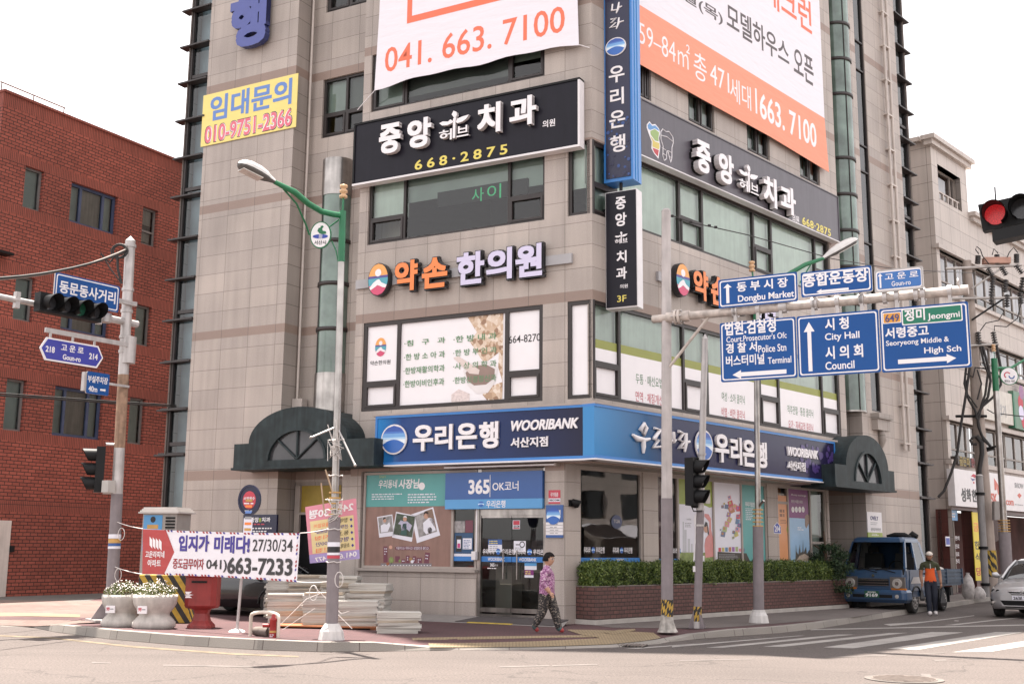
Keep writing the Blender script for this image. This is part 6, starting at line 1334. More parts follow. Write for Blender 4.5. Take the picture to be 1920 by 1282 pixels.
hb_ = (P_(250, 583)[0], .06, zt + .10, zt + .2)
part(t, 'hanging_bar', lambda m_: (m_.pbox(PSn, hb_[0], hb_[1], hb_[2], hb_[3], -.05, .0, GALV), [m_.pbox(PSn, ul + (ur - ul) * f - .02, ul + (ur - ul) * f + .02, zt - .03, hb_[2], -.04, -.005, GALV) for f in (.15, .5, .85)], m_.tube([PS.P(0, zt - .25), PS.P(0, zt + .35)], .15, GALV, 12)))
q = tb(PS, .12, K4, 472, 800, 596, 938)
road_sign('parking_sign', PS.shift(.12), q, 'small blue parking direction sign with white arrow on the rusty pole', lambda m_: (m_.pbox(PS, q[1], .0, q[2] + .25, q[2] + .3, .06, .1, GALV), m_.pbox(PS, q[0] - .05, q[0] + .02, q[2] + .05, q[3] - .02, .0, .10, GALV)),
 lambda l: (l.text('부설주차장', PS.shift(.12), *tb(PS, .12, K4, 478, 822, 588, 876), .001, .005, WL, .02), l.text('40m', PS.shift(.12), *tb(PS, .12, K4, 482, 880, 530, 918), .001, .005, WL, .02), arrow(l, PS.shift(.12), tb(PS, .12, K4, 546, 892, 576, 918), .003, WL, 'r')), border=False)
c = at(187, 880, Y0 - .1); ts = thing('traffic_light', c, 'black three lamp signal seen from the side, low on the left pole', 'traffic light')
signal_head(ts, c, Vector((-.93, -.36, 0)), 3, .92); part(ts, 'bracket', lambda m_: [m_.tube([c + Vector((.1, 0, z)), Vector((lerp(.4).x, lerp(.4).y, c.z + z))], .03, GALV, 8) for z in (-.5, .56)])
# cables at the pole top
CBL = mat('black cable', (.02, .018, .018), .6)
def sag(a, b, s, n=14): return [a.lerp(b, k / n) - Vector((0, 0, s * 4 * (k / n) * (1 - k / n))) for k in range(n + 1)]
t = thing('overhead_cable', at(0, 505, 20), 'thick black cable bundle tied to the top of the signal pole', 'cable')
def _(m_):
 e = lerp(ky(470)); f_ = at(-260, 508, 17)
 m_.tube(sag(f_, e, .35), .026, CBL, 6); m_.tube(sag(f_ + Vector((0, .1, .06)), e + Vector((0, 0, .06)), .42), .018, mat('grey cable', (.25, .22, .20), .7), 6)
 for k in range(2):
  c_ = at(224, 471, Y0 - .2); m_.tube([c_ + Vector((.14 * math.cos(a / 3) * (1 + .3 * k), 0, .14 * math.sin(a / 3) * (1 + .2 * k))) for a in range(20)], .018, CBL, 5)
 m_.tube([at(215, 480, Y0 - .2), at(206, 492, Y0 - .2), at(196, 485, Y0 - .25), at(189, 474, Y0 - .3)], .02, CBL, 5); m_.tube([at(220, 478, Y0 - .2), at(221, 505, Y0 - .18), at(228, 532, Y0 - .12)], .03, CBL, 6); m_.tube([at(192, 480, Y0 - .2), at(210, 508, Y0 - .18), at(227, 530, Y0 - .12)], .015, CBL, 6)
part(t, 'cable', _)
t = thing('overhead_cable', at(100, 748, 27), 'pair of thin black cables crossing low in front of the brick building', 'cable')
part(t, 'cable', lambda m_: (m_.tube([at(-200, 728, 21), at(0, 741, 24), at(210, 755, 28), at(330, 762, 31)], .022, CBL, 6), m_.tube([at(-200, 722, 21), at(0, 737, 24), at(210, 752, 28), at(330, 759, 31)], .014, CBL, 6)))
# --- street lamps
def lamp(Yb, bx, by, topx, topy, ysleeve, ygreen, spool, label, mirror=False, rb=.225, rl=.11, ru=.06, arm=None, head=None, brace=None, emblem_=None, rings=(935, 975), hs=.66, etext=None):
 b = at(bx, by, Yb); b.z = .14 if b.z < .3 else b.z; tp = at(topx, topy, Yb); L = lambda y: b.lerp(tp, (by - y) / (by - topy))
 t = thing('street_lamp', b, label, 'street lamp')
 part(t, 'base', lambda m_: m_.lathe(b, [(rb * 1.05, 0), (rb, .06), (rb * .92, .16), (rb * .7, .24), (rl * 1.15, .29)], WHTP, 12, smooth=False))
 part(t, 'lower_pole', lambda m_: m_.tube([b + Vector((0, 0, .2)), L(ysleeve)], [rl, rl * .98], PGREY, 12)); part(t, 'upper_pole', lambda m_: m_.tube([L(ysleeve), L(ygreen)], [ru * 1.1, ru], STEEL, 14)); part(t, 'green_sleeve', lambda m_: m_.tube([L(ygreen), L(topy)], ru * 1.08, GREEN, 14))
 if rings: part(t, 'ring', lambda m_: [m_.tube([L(y) - Vector((0, 0, .012)), L(y) + Vector((0, 0, .012))], rl * 1.0, OCH, 12) for y in [rings[0] + (rings[1] - rings[0]) * k / 4 for k in range(5)]])
 if spool:
  s0 = at(*spool, Yb); part(t, 'spool', lambda m_: (m_.tube([L(topy), s0], .02, GREEN, 6), m_.lathe(s0 - Vector((0, 0, .06)), [(.03, 0), (.075, .01), (.075, .05), (.045, .07), (.045, .09), (.075, .11), (.075, .15), (.045, .17), (.045, .19), (.075, .21), (.07, .25), (.02, .27)], mat('peach insulator', (.58, .36, .20), .4, var=.1), 14)))
 if arm: part(t, 'arm', lambda m_: m_.tube([at(x, y, Yb + dy) for x, y, dy in arm], [.055] * (len(arm) - 1) + [.04], GREEN, 10))
 if brace: part(t, 'brace', lambda m_: m_.tube([at(x, y, Yb + dy) for x, y, dy in brace], .018, GREEN, 6))
 if head:
  (x0, y0, d0), (x1, y1, d1) = head; A, B = at(x0, y0, Yb + d0), at(x1, y1, Yb + d1); ax = (B - A); ln = ax.length; ax.normalize(); sd = ax.cross(Vector((0, 0, 1))).normalized(); up = sd.cross(ax).normalized()
  prof = [(0, .05, .05), (.12, .07, .08), (.25, .12, .12), (.45, .155, .15), (.7, .165, .15), (.88, .14, .12), (.97, .08, .07), (1, .02, .02)]; n = 16
  vs = [A + ax * (k * ln) + sd * (w_ * math.cos(R(360 * j / n))) + up * ((h_ if math.sin(R(360 * j / n)) > 0 else h_ * .55) * math.sin(R(360 * j / n))) for k, w_, h_ in prof for j in range(n)]
  m_ = MB()
  for i in range(len(prof) - 1):
   for j in range(n): m_.add([vs[i * n + j], vs[i * n + (j + 1) % n], vs[(i + 1) * n + (j + 1) % n], vs[(i + 1) * n + j]], [(3, 2, 1, 0)], mat('lamp shell white', (.62, .60, .58), .35, var=.06) if math.sin(R(360 * (j + .5) / n)) > -.1 else mat('lamp underside', (.10, .095, .09), .5), True)
  m_.build('lamp_head', t); m_ = MB(); c_ = A + ax * ln * .62 - up * .074; m_.hexa([c_ + ax * (x * ln) + sd * y + up * z for z in (-.008, .01) for x, y in ((-.27, -.11), (.27, -.11), (.27, .11), (-.27, .11))], mat('lamp lens', (.50, .46, .42), .15, var=.1)); m_.build('lens', t)
 if emblem_:
  x, y, w_, h_ = emblem_; pe = Plane(at(x, y, Yb), R(96)); u, z = pe.uz(x, y); a, c_ = w_ / 2 / FPX * Yb, h_ / 2 / FPX * Yb
  eo = part(t, 'emblem_plate', lambda m_: (m_.disc(pe, u, z, a, c_, -.02, .02, GREEN), m_.disc(pe, u, z, a * .9, c_ * .92, None, .024, WL)))
  def _(m_):
   f = lambda L: [(u + a * px_, z + c_ * pz) for px_, pz in L]; e = .028
   if etext == '서산시':
    m_.ppoly(pe, f([(-.10, .1), (-.3, .3), (-.2, .5), (.0, .55), (-.02, .66), (.2, .68), (.28, .58), (.14, .46), (.2, .3), (.5, .25), (.55, .08), (.2, .02)]), None, e, GREEN); m_.disc(pe, u, z - .12 * c_, a * .72, c_ * .16, None, e + .002, mat('emblem blue', (.03, .06, .35), .4)); [m_.ppoly(pe, f([(k, -.35), (k + .05, -.35), (k + .05, .05), (k, .05)]), None, e + .004, WL) for k in (-.12, .0, .12)]
   else: m_.ring(pe, u - .2 * a, z + .1 * c_, .25 * a, .38 * a, None, e, RT, 14, .5, 4.2); m_.ring(pe, u + .25 * a, z + .0, .2 * a, .34 * a, None, e, MIDB, 14, 3.0, 6.4)
   m_.text(etext, pe, u - .55 * a, u + .55 * a, z - .72 * c_, z - .42 * c_, .024, .03, BLK, .01)
  m_ = MB(); _(m_); m_.build('picture', eo)
 return t, L
Y1 = gp(621, 1200).y
tl, LL = lamp(Y1, 621, 1200, 642.5, 396, 980, 497, (644, 366), 'green topped street lamp with oval town emblem in front of the arched entrance', arm=[(641, 404, 0), (625, 402, -.1), (603, 397, -.3), (578, 382, -.6), (552, 360, -.85), (514, 341, -1.1)],
 head=((514, 341, -1.1), (446, 307, -1.55)), brace=[(531, 354, -.95), (556, 382, -.7), (573, 420, -.2), (580, 440, -.05)], emblem_=(601.5, 441, 42, 54), etext='서산시')
part(tl, 'emblem_stay', lambda m_: (m_.tube([at(622, 452, Y1), at(630, 470, Y1), at(634, 490, Y1)], .012, GREEN, 6), m_.tube([at(618, 425, Y1), at(641, 408, Y1)], .015, GREEN, 6)))
part(tl, 'banner_arm', lambda m_: [(m_.tube([LL(813), at(x, y, Y1 - .3)], .018, GALV, 6), m_.lathe(at(x, y, Y1 - .3) - Vector((0, 0, .03)), [(.005, 0), (.03, .02), (.03, .04), (.005, .06)], STEEL, 10)) for x, y in ((583, 820), (666, 872))])
def _(m_):
 rr = random.Random(4)
 for k in range(9):
  y = rr.uniform(820, 985); c_ = LL(y); pts = [c_ + Vector((rr.uniform(-.16, .16), rr.uniform(-.16, -.08), rr.uniform(-.25, .2))) for _ in range(6)]; m_.tube(pts, .008, ROPE, 5)
 for y in (905, 968, 1003, 1062): c_ = LL(y); m_.tube([c_ + Vector((.125 * math.cos(a * .45), .125 * math.sin(a * .45), .01 * a % .03)) for a in range(15)], .009, ROPE, 5)
 for x0, y0, x1, y1 in ((582, 905, 588, 962), (590, 880, 604, 925)): m_.tube([at(x0 + 20, y0, Y1 - .15), at(x1 + 20, y1, Y1 - .15)], .014, mat('old wood', (.38, .27, .18), .8, var=.2), 5)
part(tl, 'rope', _)
part(tl, 'sticker', lambda m_: [m_.tube([LL(842 + y1 * KS), LL(842 + y0 * KS)], .1135, mt_, 12, cap=False) for y0, y1, mt_ in ((533, 556, PALE), (558, 585, BLK), (588, 600, PALE), (602, 618, REDP))])
# --- apartment banner strung between pole and lamp
db = (Vector((at(621, 1200, Y1).x, Y1, 0)) - Vector((pb.x, pb.y, 0))); PBn = Plane(Vector((pb.x, pb.y, 0)) + db * .1 - Vector((.1, .45, 0)), math.atan2(db.x, db.y))
u_ = lambda x, y: PBn.uz(*B1(x, y)); TL, TR, BRc, BL = u_(780, 433), u_(1637, 457), u_(1620, 722), u_(775, 680)
t = thing('banner', PBn.P(TL[0], BL[1]), 'white and red apartment banner strung between the signal pole and the street lamp', 'banner')
def bil(a, c): x = (1 - a) * (TL[0] * (1 - c) + BL[0] * c) + a * (TR[0] * (1 - c) + BRc[0] * c); y = (1 - a) * (TL[1] * (1 - c) + BL[1] * c) + a * (TR[1] * (1 - c) + BRc[1] * c); return x, y + .02 * math.sin(a * math.pi) * (1 if c > .5 else -1)
RED2 = cloth('red banner cloth', (.42, .045, .045))
def _(m_):
 for i in range(24):
  for j in range(5): m_.add([PBn.P(*bil((i + x) / 24, (j + y) / 5), .004 * math.sin((i + x) * .9 + (j + y))) for x, y in ((0, 1), (1, 1), (1, 0), (0, 0))], [(0, 1, 2, 3)], BANW, True)
part(t, 'cloth', _)
def _(m_):
 o = .0045; bp_ = lambda x, y: bil((x - 778) / 850, (y - (437 + (x - 778) * .026)) / (252 + (x - 778) * .016))
 P4 = lambda L, mt_, e=0: m_.ppoly(PBn, [u_(x, y) for x, y in L], None, o + e, mt_)
 P4([(780, 435), (905, 440), (952, 560), (895, 682), (777, 678)], RED2)
 for k in range(4): P4([(818 + k * 17, 475 + k * 4), (832 + k * 17, 492 + k * 4), (832 + k * 17, 540 + k * 4), (818 + k * 17, 522 + k * 4)], WL, .003)
 T = lambda s, x0, y0, x1, y1, mt_, bd=.02: m_.text(s, PBn, *tb(PBn, o, B1, x0, y0, x1, y1, up=False), o, o + .004, mt_, bd)
 VIO = mat('violet print', (.05, .035, .26), .6, var=0); CRM = mat('crimson print', (.32, .025, .03), .6, var=0)
 T('고운라피네', 793, 553, 897, 592, WL); T('아파트', 806, 600, 878, 640, WL); T('입지가', 975, 468, 1140, 558, VIO, .045); T('미래다!', 1168, 472, 1362, 568, VIO, .045); T('27/30/34', 1378, 490, 1597, 558, BLK, .005); T('중도금무이자', 943, 593, 1112, 655, CRM, .02); T('041)', 1125, 600, 1237, 670, BLK, .02); T('663-7233', 1240, 588, 1595, 690, BLK, .03)
 cs = (CRM, VIO, PALE, CRM)
 for i in range(46):
  a = (i + .5) / 46
  for c, lo in ((.0, .16), (.965, .16)):
   if a < lo: continue
   x, z = bil(a, c); w_ = (TR[0] - TL[0]) / 46 * .5; m_.ppoly(PBn, [(x - w_ * .7, z), (x + w_ * .4, z), (x + w_ * .9, z - .035), (x - w_ * .2, z - .035)], None, o + .001, cs[i % 4])
 for j in range(12): x, z = bil(.985, (j + .5) / 12); m_.ppoly(PBn, [(x, z), (x + .04, z + .02), (x + .04, z + .06), (x, z + .04)], None, o + .001, cs[j % 4])
part(t, 'lettering', _)
for a, b in ((PBn.P(*TL), lerp(ky(985))), (PBn.P(*BL), lerp(ky(1066))), (PBn.P(*TR), LL(998)), (PBn.P(*BRc), LL(1095))): part(t, 'rope', lambda m_: m_.tube(sag(a, b, .02, 6), .009, ROPE, 5))
def _(m_):
 for px, y in ((222, 1068), (228, 992), (588, 1100), (636, 1075)): c_ = at(px, y, Y0 - .3 if px < 400 else Y1 - .25); m_.tube([c_ + Vector((.07 * math.cos(a), 0, .13 * math.sin(a) - .1)) for a in [x * .5 for x in range(14)]], .008, ROPE, 5)
part(t, 'rope_loop', _)
# --- see-through sale banner seen from behind
PM = Plane(at(620, 1000, Y1 + .35), R(99)); b_ = lambda x, y: PM.uz(*B2(x, y))
t = thing('banner', PM.P(*b_(180, 620)), 'pink and yellow sale banner seen from behind the lamp pole, writing reversed', 'banner')
q4 = [b_(152, 315), b_(430, 267), b_(450, 597), (b_(178, 622))]
lp = lambda a, c: tuple((1 - a) * ((1 - c) * q4[0][i] + c * q4[3][i]) + a * ((1 - c) * q4[1][i] + c * q4[2][i]) for i in (0, 1))
PKC = cloth('pink banner cloth', (.66, .26, .33)); YLC = cloth('cream yellow banner cloth', (.70, .58, .30)); LVC = cloth('violet banner cloth', (.36, .30, .56))
part(t, 'cloth', lambda m_: (m_.ppoly(PM, [lp(0, 0), lp(1, 0), lp(1, .85), lp(0, .85)], -.004, 0, PKC), m_.ppoly(PM, [lp(0, .85), lp(1, .85), lp(1, 1), lp(0, 1)], -.004, 0, LVC), m_.ppoly(PM, [lp(.07, .27), lp(.93, .27), lp(.93, .84), lp(.07, .84)], None, .004, YLC)))
def _(m_):
 def T(s, a0, c0, a1, c1, mt_, bd=.02): x0, z0 = lp(a0, c1); x1, z1 = lp(a1, c0); m_.text(s, PM, x0, x1, min(z0, z1), min(z0, z1) + abs(lp(a0, c0)[1] - lp(a0, c1)[1]), .004, .008, mt_, bd, mirror=True, sk=(q4[1][1] - q4[0][1]) / (q4[1][0] - q4[0][0]))
 VT = mat('violet print', (.05, .035, .26), .6); T('24평', .56, .05, .95, .2, WL, .03); T('30평', .06, .07, .46, .23, WL, .03)
 for i, (s, s2) in enumerate((('정약금', '필요없이'), ('선착순', '중'), ('동.호', '지정'), ('평당', '600만'), ('초등학교', '인접'))):
  c = .30 + i * .107; T(s, .58, c, .82, c + .075, VT if i % 2 else BLK, 0); T(s2, .14, c + .03, .45, c + .10, VT if i % 2 else OP, 0); x, z = lp(.88, c + .04); m_.ppoly(PM, [(x - .025, z), (x, z - .03), (x + .025, z), (x, z + .03)], None, .009, VT)
 T('041.66', .52, .89, .95, .98, WL, .02); T('477', .1, .91, .34, .99, WL, .02)
part(t, 'lettering', _)
# --- flower tubs
FLU = lambda a, z: 1 + .035 * abs(math.sin(a * 14))
POTC = mat('cast concrete tub', (.50, .465, .43), .85, var=.12, scale=5, fine=.08, streak=.25)
LEAF1 = mat('sage green leaves', (.10, .13, .045), .6, var=.4, scale=30); LEAF2 = mat('yellow green leaves', (.20, .22, .08), .6, var=.3, scale=30); PETAL = mat('pale pink petals', (.78, .70, .68), .6, var=.08)
def tub(px, py, label, s=1.0, seed=0):
 b = gp(px, py); t = thing('flower_tub', b, label, 'planter', 'fluted concrete flower tubs by the kerb')
 part(t, 'tub', lambda m_: m_.lathe(b, [(.34 * s, 0), (.39 * s, .04 * s), (.385 * s, .12 * s), (.32 * s, .20 * s), (.27 * s, .25 * s), (.275 * s, .29 * s), (.33 * s, .36 * s), (.385 * s, .46 * s), (.40 * s, .56 * s), (.40 * s, .63 * s), (.37 * s, .63 * s), (.36 * s, .57 * s)], POTC, 56, FLU))
 m_ = MB(); m_.lathe(b, [(.36 * s, .58 * s), (.02, .60 * s)], mat('potting soil', (.05, .04, .03), .9), 16); m_.build('soil', t)
 rr = random.Random(seed); l = MB(); f = MB()
 for k in range(1500):
  a = rr.uniform(0, 6.283); r = .37 * s * math.sqrt(rr.random()); dome = (.10 + .17 * (1 - (r / (.40 * s)) ** 2)) * s * (1 + .2 * math.sin(5 * a)); p = b + Vector((r * math.cos(a) * 1.06, r * math.sin(a) * 1.06, .58 * s + dome * rr.random() ** .5))
  d = Vector((rr.uniform(-1, 1), rr.uniform(-1, 1), rr.uniform(.2, 1.2))).normalized(); sd = d.cross(Vector((rr.random(), rr.random(), .3))).normalized(); L = rr.uniform(.03, .06); l.add([p - sd * .009, p + sd * .009, p + d * L], [(0, 1, 2)], LEAF1 if rr.random() < .6 else LEAF2)
  if k % 5 == 0:
   q_ = p + Vector((0, 0, .02)) if rr.random() < .5 else b + Vector((r * math.cos(a) * 1.05, r * math.sin(a) * 1.05, .59 * s + dome + .01)); n_ = Vector((rr.uniform(-.6, .6), rr.uniform(-1, .2), rr.uniform(.3, 1))).normalized(); x = n_.orthogonal().normalized(); y = n_.cross(x); rd = rr.uniform(.009, .016); f.add([q_ + x * rd, q_ + y * rd, q_ - x * rd, q_ - y * rd], [(0, 1, 2, 3)], PETAL)
 l.build('foliage', t); f.build('blossom', t)
 pp = Plane(b + Vector((0, -.41 * s, 0)) + Vector((-.12 * s, .02, 0)), R(90)); part(t, 'name_plate', lambda m_: m_.pbox(pp, -.09, .09, .43 * s, .57 * s, -.05, .0, WL)); part(t, 'plate_lettering', lambda m_: (m_.text('99', pp, -.075, -.01, .47 * s, .54 * s, .0, .003, REDP, .04), lines(m_, pp, .002, (.0, .08, .48 * s, .53 * s), 1, GRY, (.9, 1))))
tub(228, 1174.5, 'fluted concrete flower tub nearest the signal pole, pale blossoms', 1.0, 1); tub(288, 1177.5, 'fluted concrete flower tub beside the striped block, pale blossoms', 1.03, 2)
# --- striped block, cabinet, letter box, fire sign, bollard loop, hydrant
def stripes(name, w=.22, ang=.75, c1=(.46, .30, .04), c2=(.03, .027, .025), vec='UV', sc=1):
 mt, t_, b_, N, Lk = _nodes(name); uv = N.new('ShaderNodeUVMap'); wv = N.new('ShaderNodeTexWave'); mp = N.new('ShaderNodeMapping'); mp.inputs['Rotation'].default_value = (0, 0, ang)
 Lk.new(uv.outputs[0], mp.inputs[0]); Lk.new(mp.outputs[0], wv.inputs['Vector']); wv.inputs['Scale'].default_value = .314 / w; wv.wave_profile = 'SIN'; cr = N.new('ShaderNodeValToRGB'); cr.color_ramp.interpolation = 'CONSTANT'; cr.color_ramp.elements[0].color = (*c2, 1); cr.color_ramp.elements[1].position = .5; cr.color_ramp.elements[1].color = (*c1, 1)
 Lk.new(wv.outputs[0], cr.inputs[0]); o_ = mul(t_, cr.outputs[0], noise_factor(t_, uv.outputs[0], 6, .7, 1.2, 6)); Lk.new(o_, b_.inputs['Base Color']); b_.inputs['Roughness'].default_value = .7; return mt
HAZ = stripes('hazard stripes', .20, -.62)
Yk = gp(325, 1168).y; m_ = MB(); a, b = at(250, 1166, Yk), at(357, 1168, Yk); a.z = b.z = .14; zt = at(300, 1077, Yk).z; a.x -= .0
dx = (b - a); n_ = Vector((0, .55, 0)); ins = dx * .09
m_.hexa([a, b, b + n_, a + n_, a + ins * .3 + Vector((0, .08, zt - .14)), b - ins * 1.7 + Vector((0, .08, zt - .14)), b - ins * 1.7 + n_ * .8 + Vector((0, 0, zt - .14)), a + ins * .3 + n_ * .8 + Vector((0, 0, zt - .14))], HAZ)
o_ = m_.build('concrete_block', label='yellow and black striped concrete block behind the flower tubs', category='barrier', bevel=.02, origin=a)
Yc = gp(300, 1166).y + 1.0; c_ = at(300, 1100, Yc); c_.z = .14; t = thing('utility_cabinet', c_, 'grey street cabinet with curved roof and a blue poster, behind the apartment banner', 'cabinet'); CB = mat('grey cabinet steel', (.34, .315, .30), .5, var=.1, streak=.15); pc = Plane(c_, R(108))
hz = at(300, 962, Yc).z; ca, cb2 = pc.uz(266, 1000)[0], pc.uz(330, 1000)[0]
part(t, 'body', lambda m_: m_.pbox(pc, ca, cb2, .14, hz, -.55, 0, CB));
part(t, 'roof', lambda m_: [m_.pbox(pc, ca - .08 + k * .03, cb2 + .08 - k * .03, hz + k * .035, hz + .035 + k * .035, -.62 + k * .02, .07 - k * .02, mat('pale cabinet roof', (.50, .47, .45), .5, var=.08)) for k in range(4)])
q = pc.uz(*B1(787, 358)) + pc.uz(*B1(884, 428)); part(t, 'poster', lambda m_: (m_.prect(pc, q[0], q[2], q[3] - .5, q[1], .006, SKYB), m_.prect(pc, q[0] + .1, q[2] - .1, q[3] - .02, q[3] + .07, .009, OCH), m_.disc(pc, (q[0] + q[2]) / 2, (q[1] * .65 + q[3] * .35), .07, .07, None, .009, BLK, 10)))
part(t, 'vent', lambda m_: [m_.pbox(pc, cb2 - .28, cb2 - .04, hz - .12 - k * .07, hz - .08 - k * .07, .001, .02, BLKM) for k in range(7)])
LR = mat('letter box red', (.26, .026, .024), .5, var=.15, scale=5, streak=.25); b = gp(377, 1176); pl_ = Plane(b, R(100)); t = thing('letter_box', b, 'red pedestal letter box beside the striped block', 'letter box')
hb = at(377, 1137, b.y).z - .14; htop = at(377, 1082, b.y).z - .14; oc = lambda rx, ry, k=.3: [(rx, -ry * (1 - k)), (rx, ry * (1 - k)), (rx * (1 - k), ry), (-rx * (1 - k), ry), (-rx, ry * (1 - k)), (-rx, -ry * (1 - k)), (-rx * (1 - k), -ry), (rx * (1 - k), -ry)]
def prism(m_, secs, mt_):
 vs = []; n = 8
 for rx, ry, z in secs: vs += [b + Vector((x, y, z)) for x, y in oc(rx, ry)]
 m_.add(vs, [(i * n + k, i * n + (k + 1) % n, (i + 1) * n + (k + 1) % n, (i + 1) * n + k) for i in range(len(secs) - 1) for k in range(n)], mt_); m_.add(vs[:n], [tuple(range(n))[::-1]], mt_); m_.add(vs[-n:], [tuple(range(n))], mt_)
rw_ = 28.5 / FPX * b.y
part(t, 'body', lambda m_: prism(m_, [(rw_ * .93, .2, hb - .02), (rw_, .24, hb + .03), (rw_, .24, htop), (rw_ * 1.05, .26, htop + .02), (rw_ * 1.05, .26, htop + .1), (rw_ * .8, .18, htop + .14)], LR)); part(t, 'pedestal', lambda m_: prism(m_, [(.24, .24, 0), (.235, .235, .05), (.16, .16, .14), (.13, .13, .28), (.15, .15, hb - .06), (rw_ * .9, .2, hb)], LR))
part(t, 'slot', lambda m_: m_.box(b + Vector((-.02, -.25, htop - .08)), (.3, .02, .04), BLKM))
q = Plane(b + Vector((0, -.245, 0)), R(90)); e0 = q.uz(*B1(1010, 775)) + q.uz(*B1(1055, 810));
def _(m_):
 x0, z1, x1, z0 = e0; X = lambda a: x0 + (x1 - x0) * a; Z = lambda c: z0 + (z1 - z0) * c
 for L in ([(0, 1), (.8, 1), (.45, .62), (.1, .66)], [(0, .55), (.5, .6), (1, .5), (.55, .38), (0, .42)], [(.05, 0), (.85, .02), (.5, .34), (.1, .3)]): m_.ppoly(q, [(X(a), Z(c)) for a, c in L], None, .003, WL)
part(t, 'postal_mark', _)
b = gp(444, 1184); t = thing('fire_water_sign', b, 'round navy and red fire water sign on a thin grey post', 'sign'); tp = at(463, 968, b.y);
part(t, 'post', lambda m_: m_.tube([b, tp], .028, GALV, 10)); part(t, 'base', lambda m_: m_.lathe(b, [(.16, 0), (.14, .03), (.04, .06)], WHTP, 14))
pf = Plane(at(467.5, 937, b.y - .04), R(97)); u, z = pf.uz(467.5, 937); rx, rz_ = 21.5 / FPX * b.y, 28.5 / FPX * b.y
part(t, 'disc', lambda m_: (m_.disc(pf, u, z, rx, rz_, -.05, .0, NAVY), m_.ring(pf, u, z, rx * .86, rx, 0, .02, NAVY, 28, 0, 6.2832, rz_ / rx), m_.disc(pf, u, z, rx * .58, rz_ * .58, None, .004, REDP)))
part(t, 'lettering', lambda m_: (m_.text('소방용수', pf, u - rx * .5, u + rx * .5, z - .0, z + rz_ * .22, .004, .008, WL, .02), lines(m_, pf, .006, (u - rx * .45, u + rx * .45, z - rz_ * .32, z - rz_ * .12), 1, WL, (.95, 1)), lines(m_, pf, .004, (u - rx * .35, u + rx * .35, z - rz_ * .78, z - rz_ * .62), 1, WL, (.95, 1))))
t2 = thing('notice_card', at(465, 985, b.y - .05), 'small orange and white paper notice taped to the fire sign post', 'notice'); pq = Plane(at(465, 985, b.y - .06), R(94)); q = tb(pq, 0, B1, 1328, 375, 1376, 458); part(t2, 'sheet', lambda m_: m_.pbox(pq, *q, -.004, 0, PALE)); part(t2, 'lettering', lambda m_: [m_.prect(pq, q[0] + .02, q[1] - .02, q[2] + .05 + k * .11, q[2] + .10 + k * .11, .003, (OCH, ORG, GRY, LB, ORG, OCH)[k]) for k in range(6)])
a, b = gp(469, 1193), gp(521, 1196); t = thing('bollard_loop', a.lerp(b, .5), 'white tubular steel loop guarding the hydrant at the kerb', 'guard rail'); h_ = at(480, 1146, a.y).z - .14
part(t, 'tube', lambda m_: m_.tube([a] + [a + Vector((0, 0, h_ * .8))] + [a.lerp(b, .5) + (a - a.lerp(b, .5)) * math.cos(k) + Vector((0, 0, h_ * .80 + h_ * .2 * math.sin(k) ** .7)) for k in [R(x) for x in range(20, 180, 20)]] + [b + Vector((0, 0, h_ * .8)), b], .033, mat('cream painted tube', (.66, .58, .50), .5, var=.1, streak=.2), 12))
b = gp(511, 1196); t = thing('fire_hydrant', b, 'small red hydrant cylinder with yellow band beside the white loop', 'hydrant'); HR = mat('hydrant red', (.30, .02, .02), .4, var=.2); rh = 6.3 / FPX * b.y
part(t, 'barrel', lambda m_: m_.lathe(b, [(rh, 0), (rh, .14), (rh, .30), (rh * 1.1, .31), (rh * 1.1, .335), (rh * .6, .36), (rh * .5, .41), (rh * .15, .42)], HR, 18)); part(t, 'band', lambda m_: m_.lathe(b, [(rh * 1.02, .10), (rh * 1.02, .135)], OCH, 18, cap=False)); part(t, 'lettering', lambda m_: lines(m_, Plane(b + Vector((0, -rh - .004, 0)), R(90)), 0, (-.04, .04, .16, .22), 2, PALE, (.9, 1))); part(t, 'outlet', lambda m_: m_.tube([b + Vector((-rh, 0, .22)), b + Vector((-rh - .12, 0, .22))], .035, HR, 10))
t = thing('hose_box', gp(490, 1194), 'low dark iron valve cover lying beside the red hydrant', 'valve'); part(t, 'body', lambda m_: m_.tube([gp(478, 1192) + Vector((0, 0, .09)), gp(505, 1194) + Vector((0, 0, .09))], [.08, .1], IRON, 10)); part(t, 'flange', lambda m_: m_.tube([gp(504, 1194) + Vector((0, 0, .1)), gp(507, 1194) + Vector((0, 0, .1))], .13, IRON, 12))
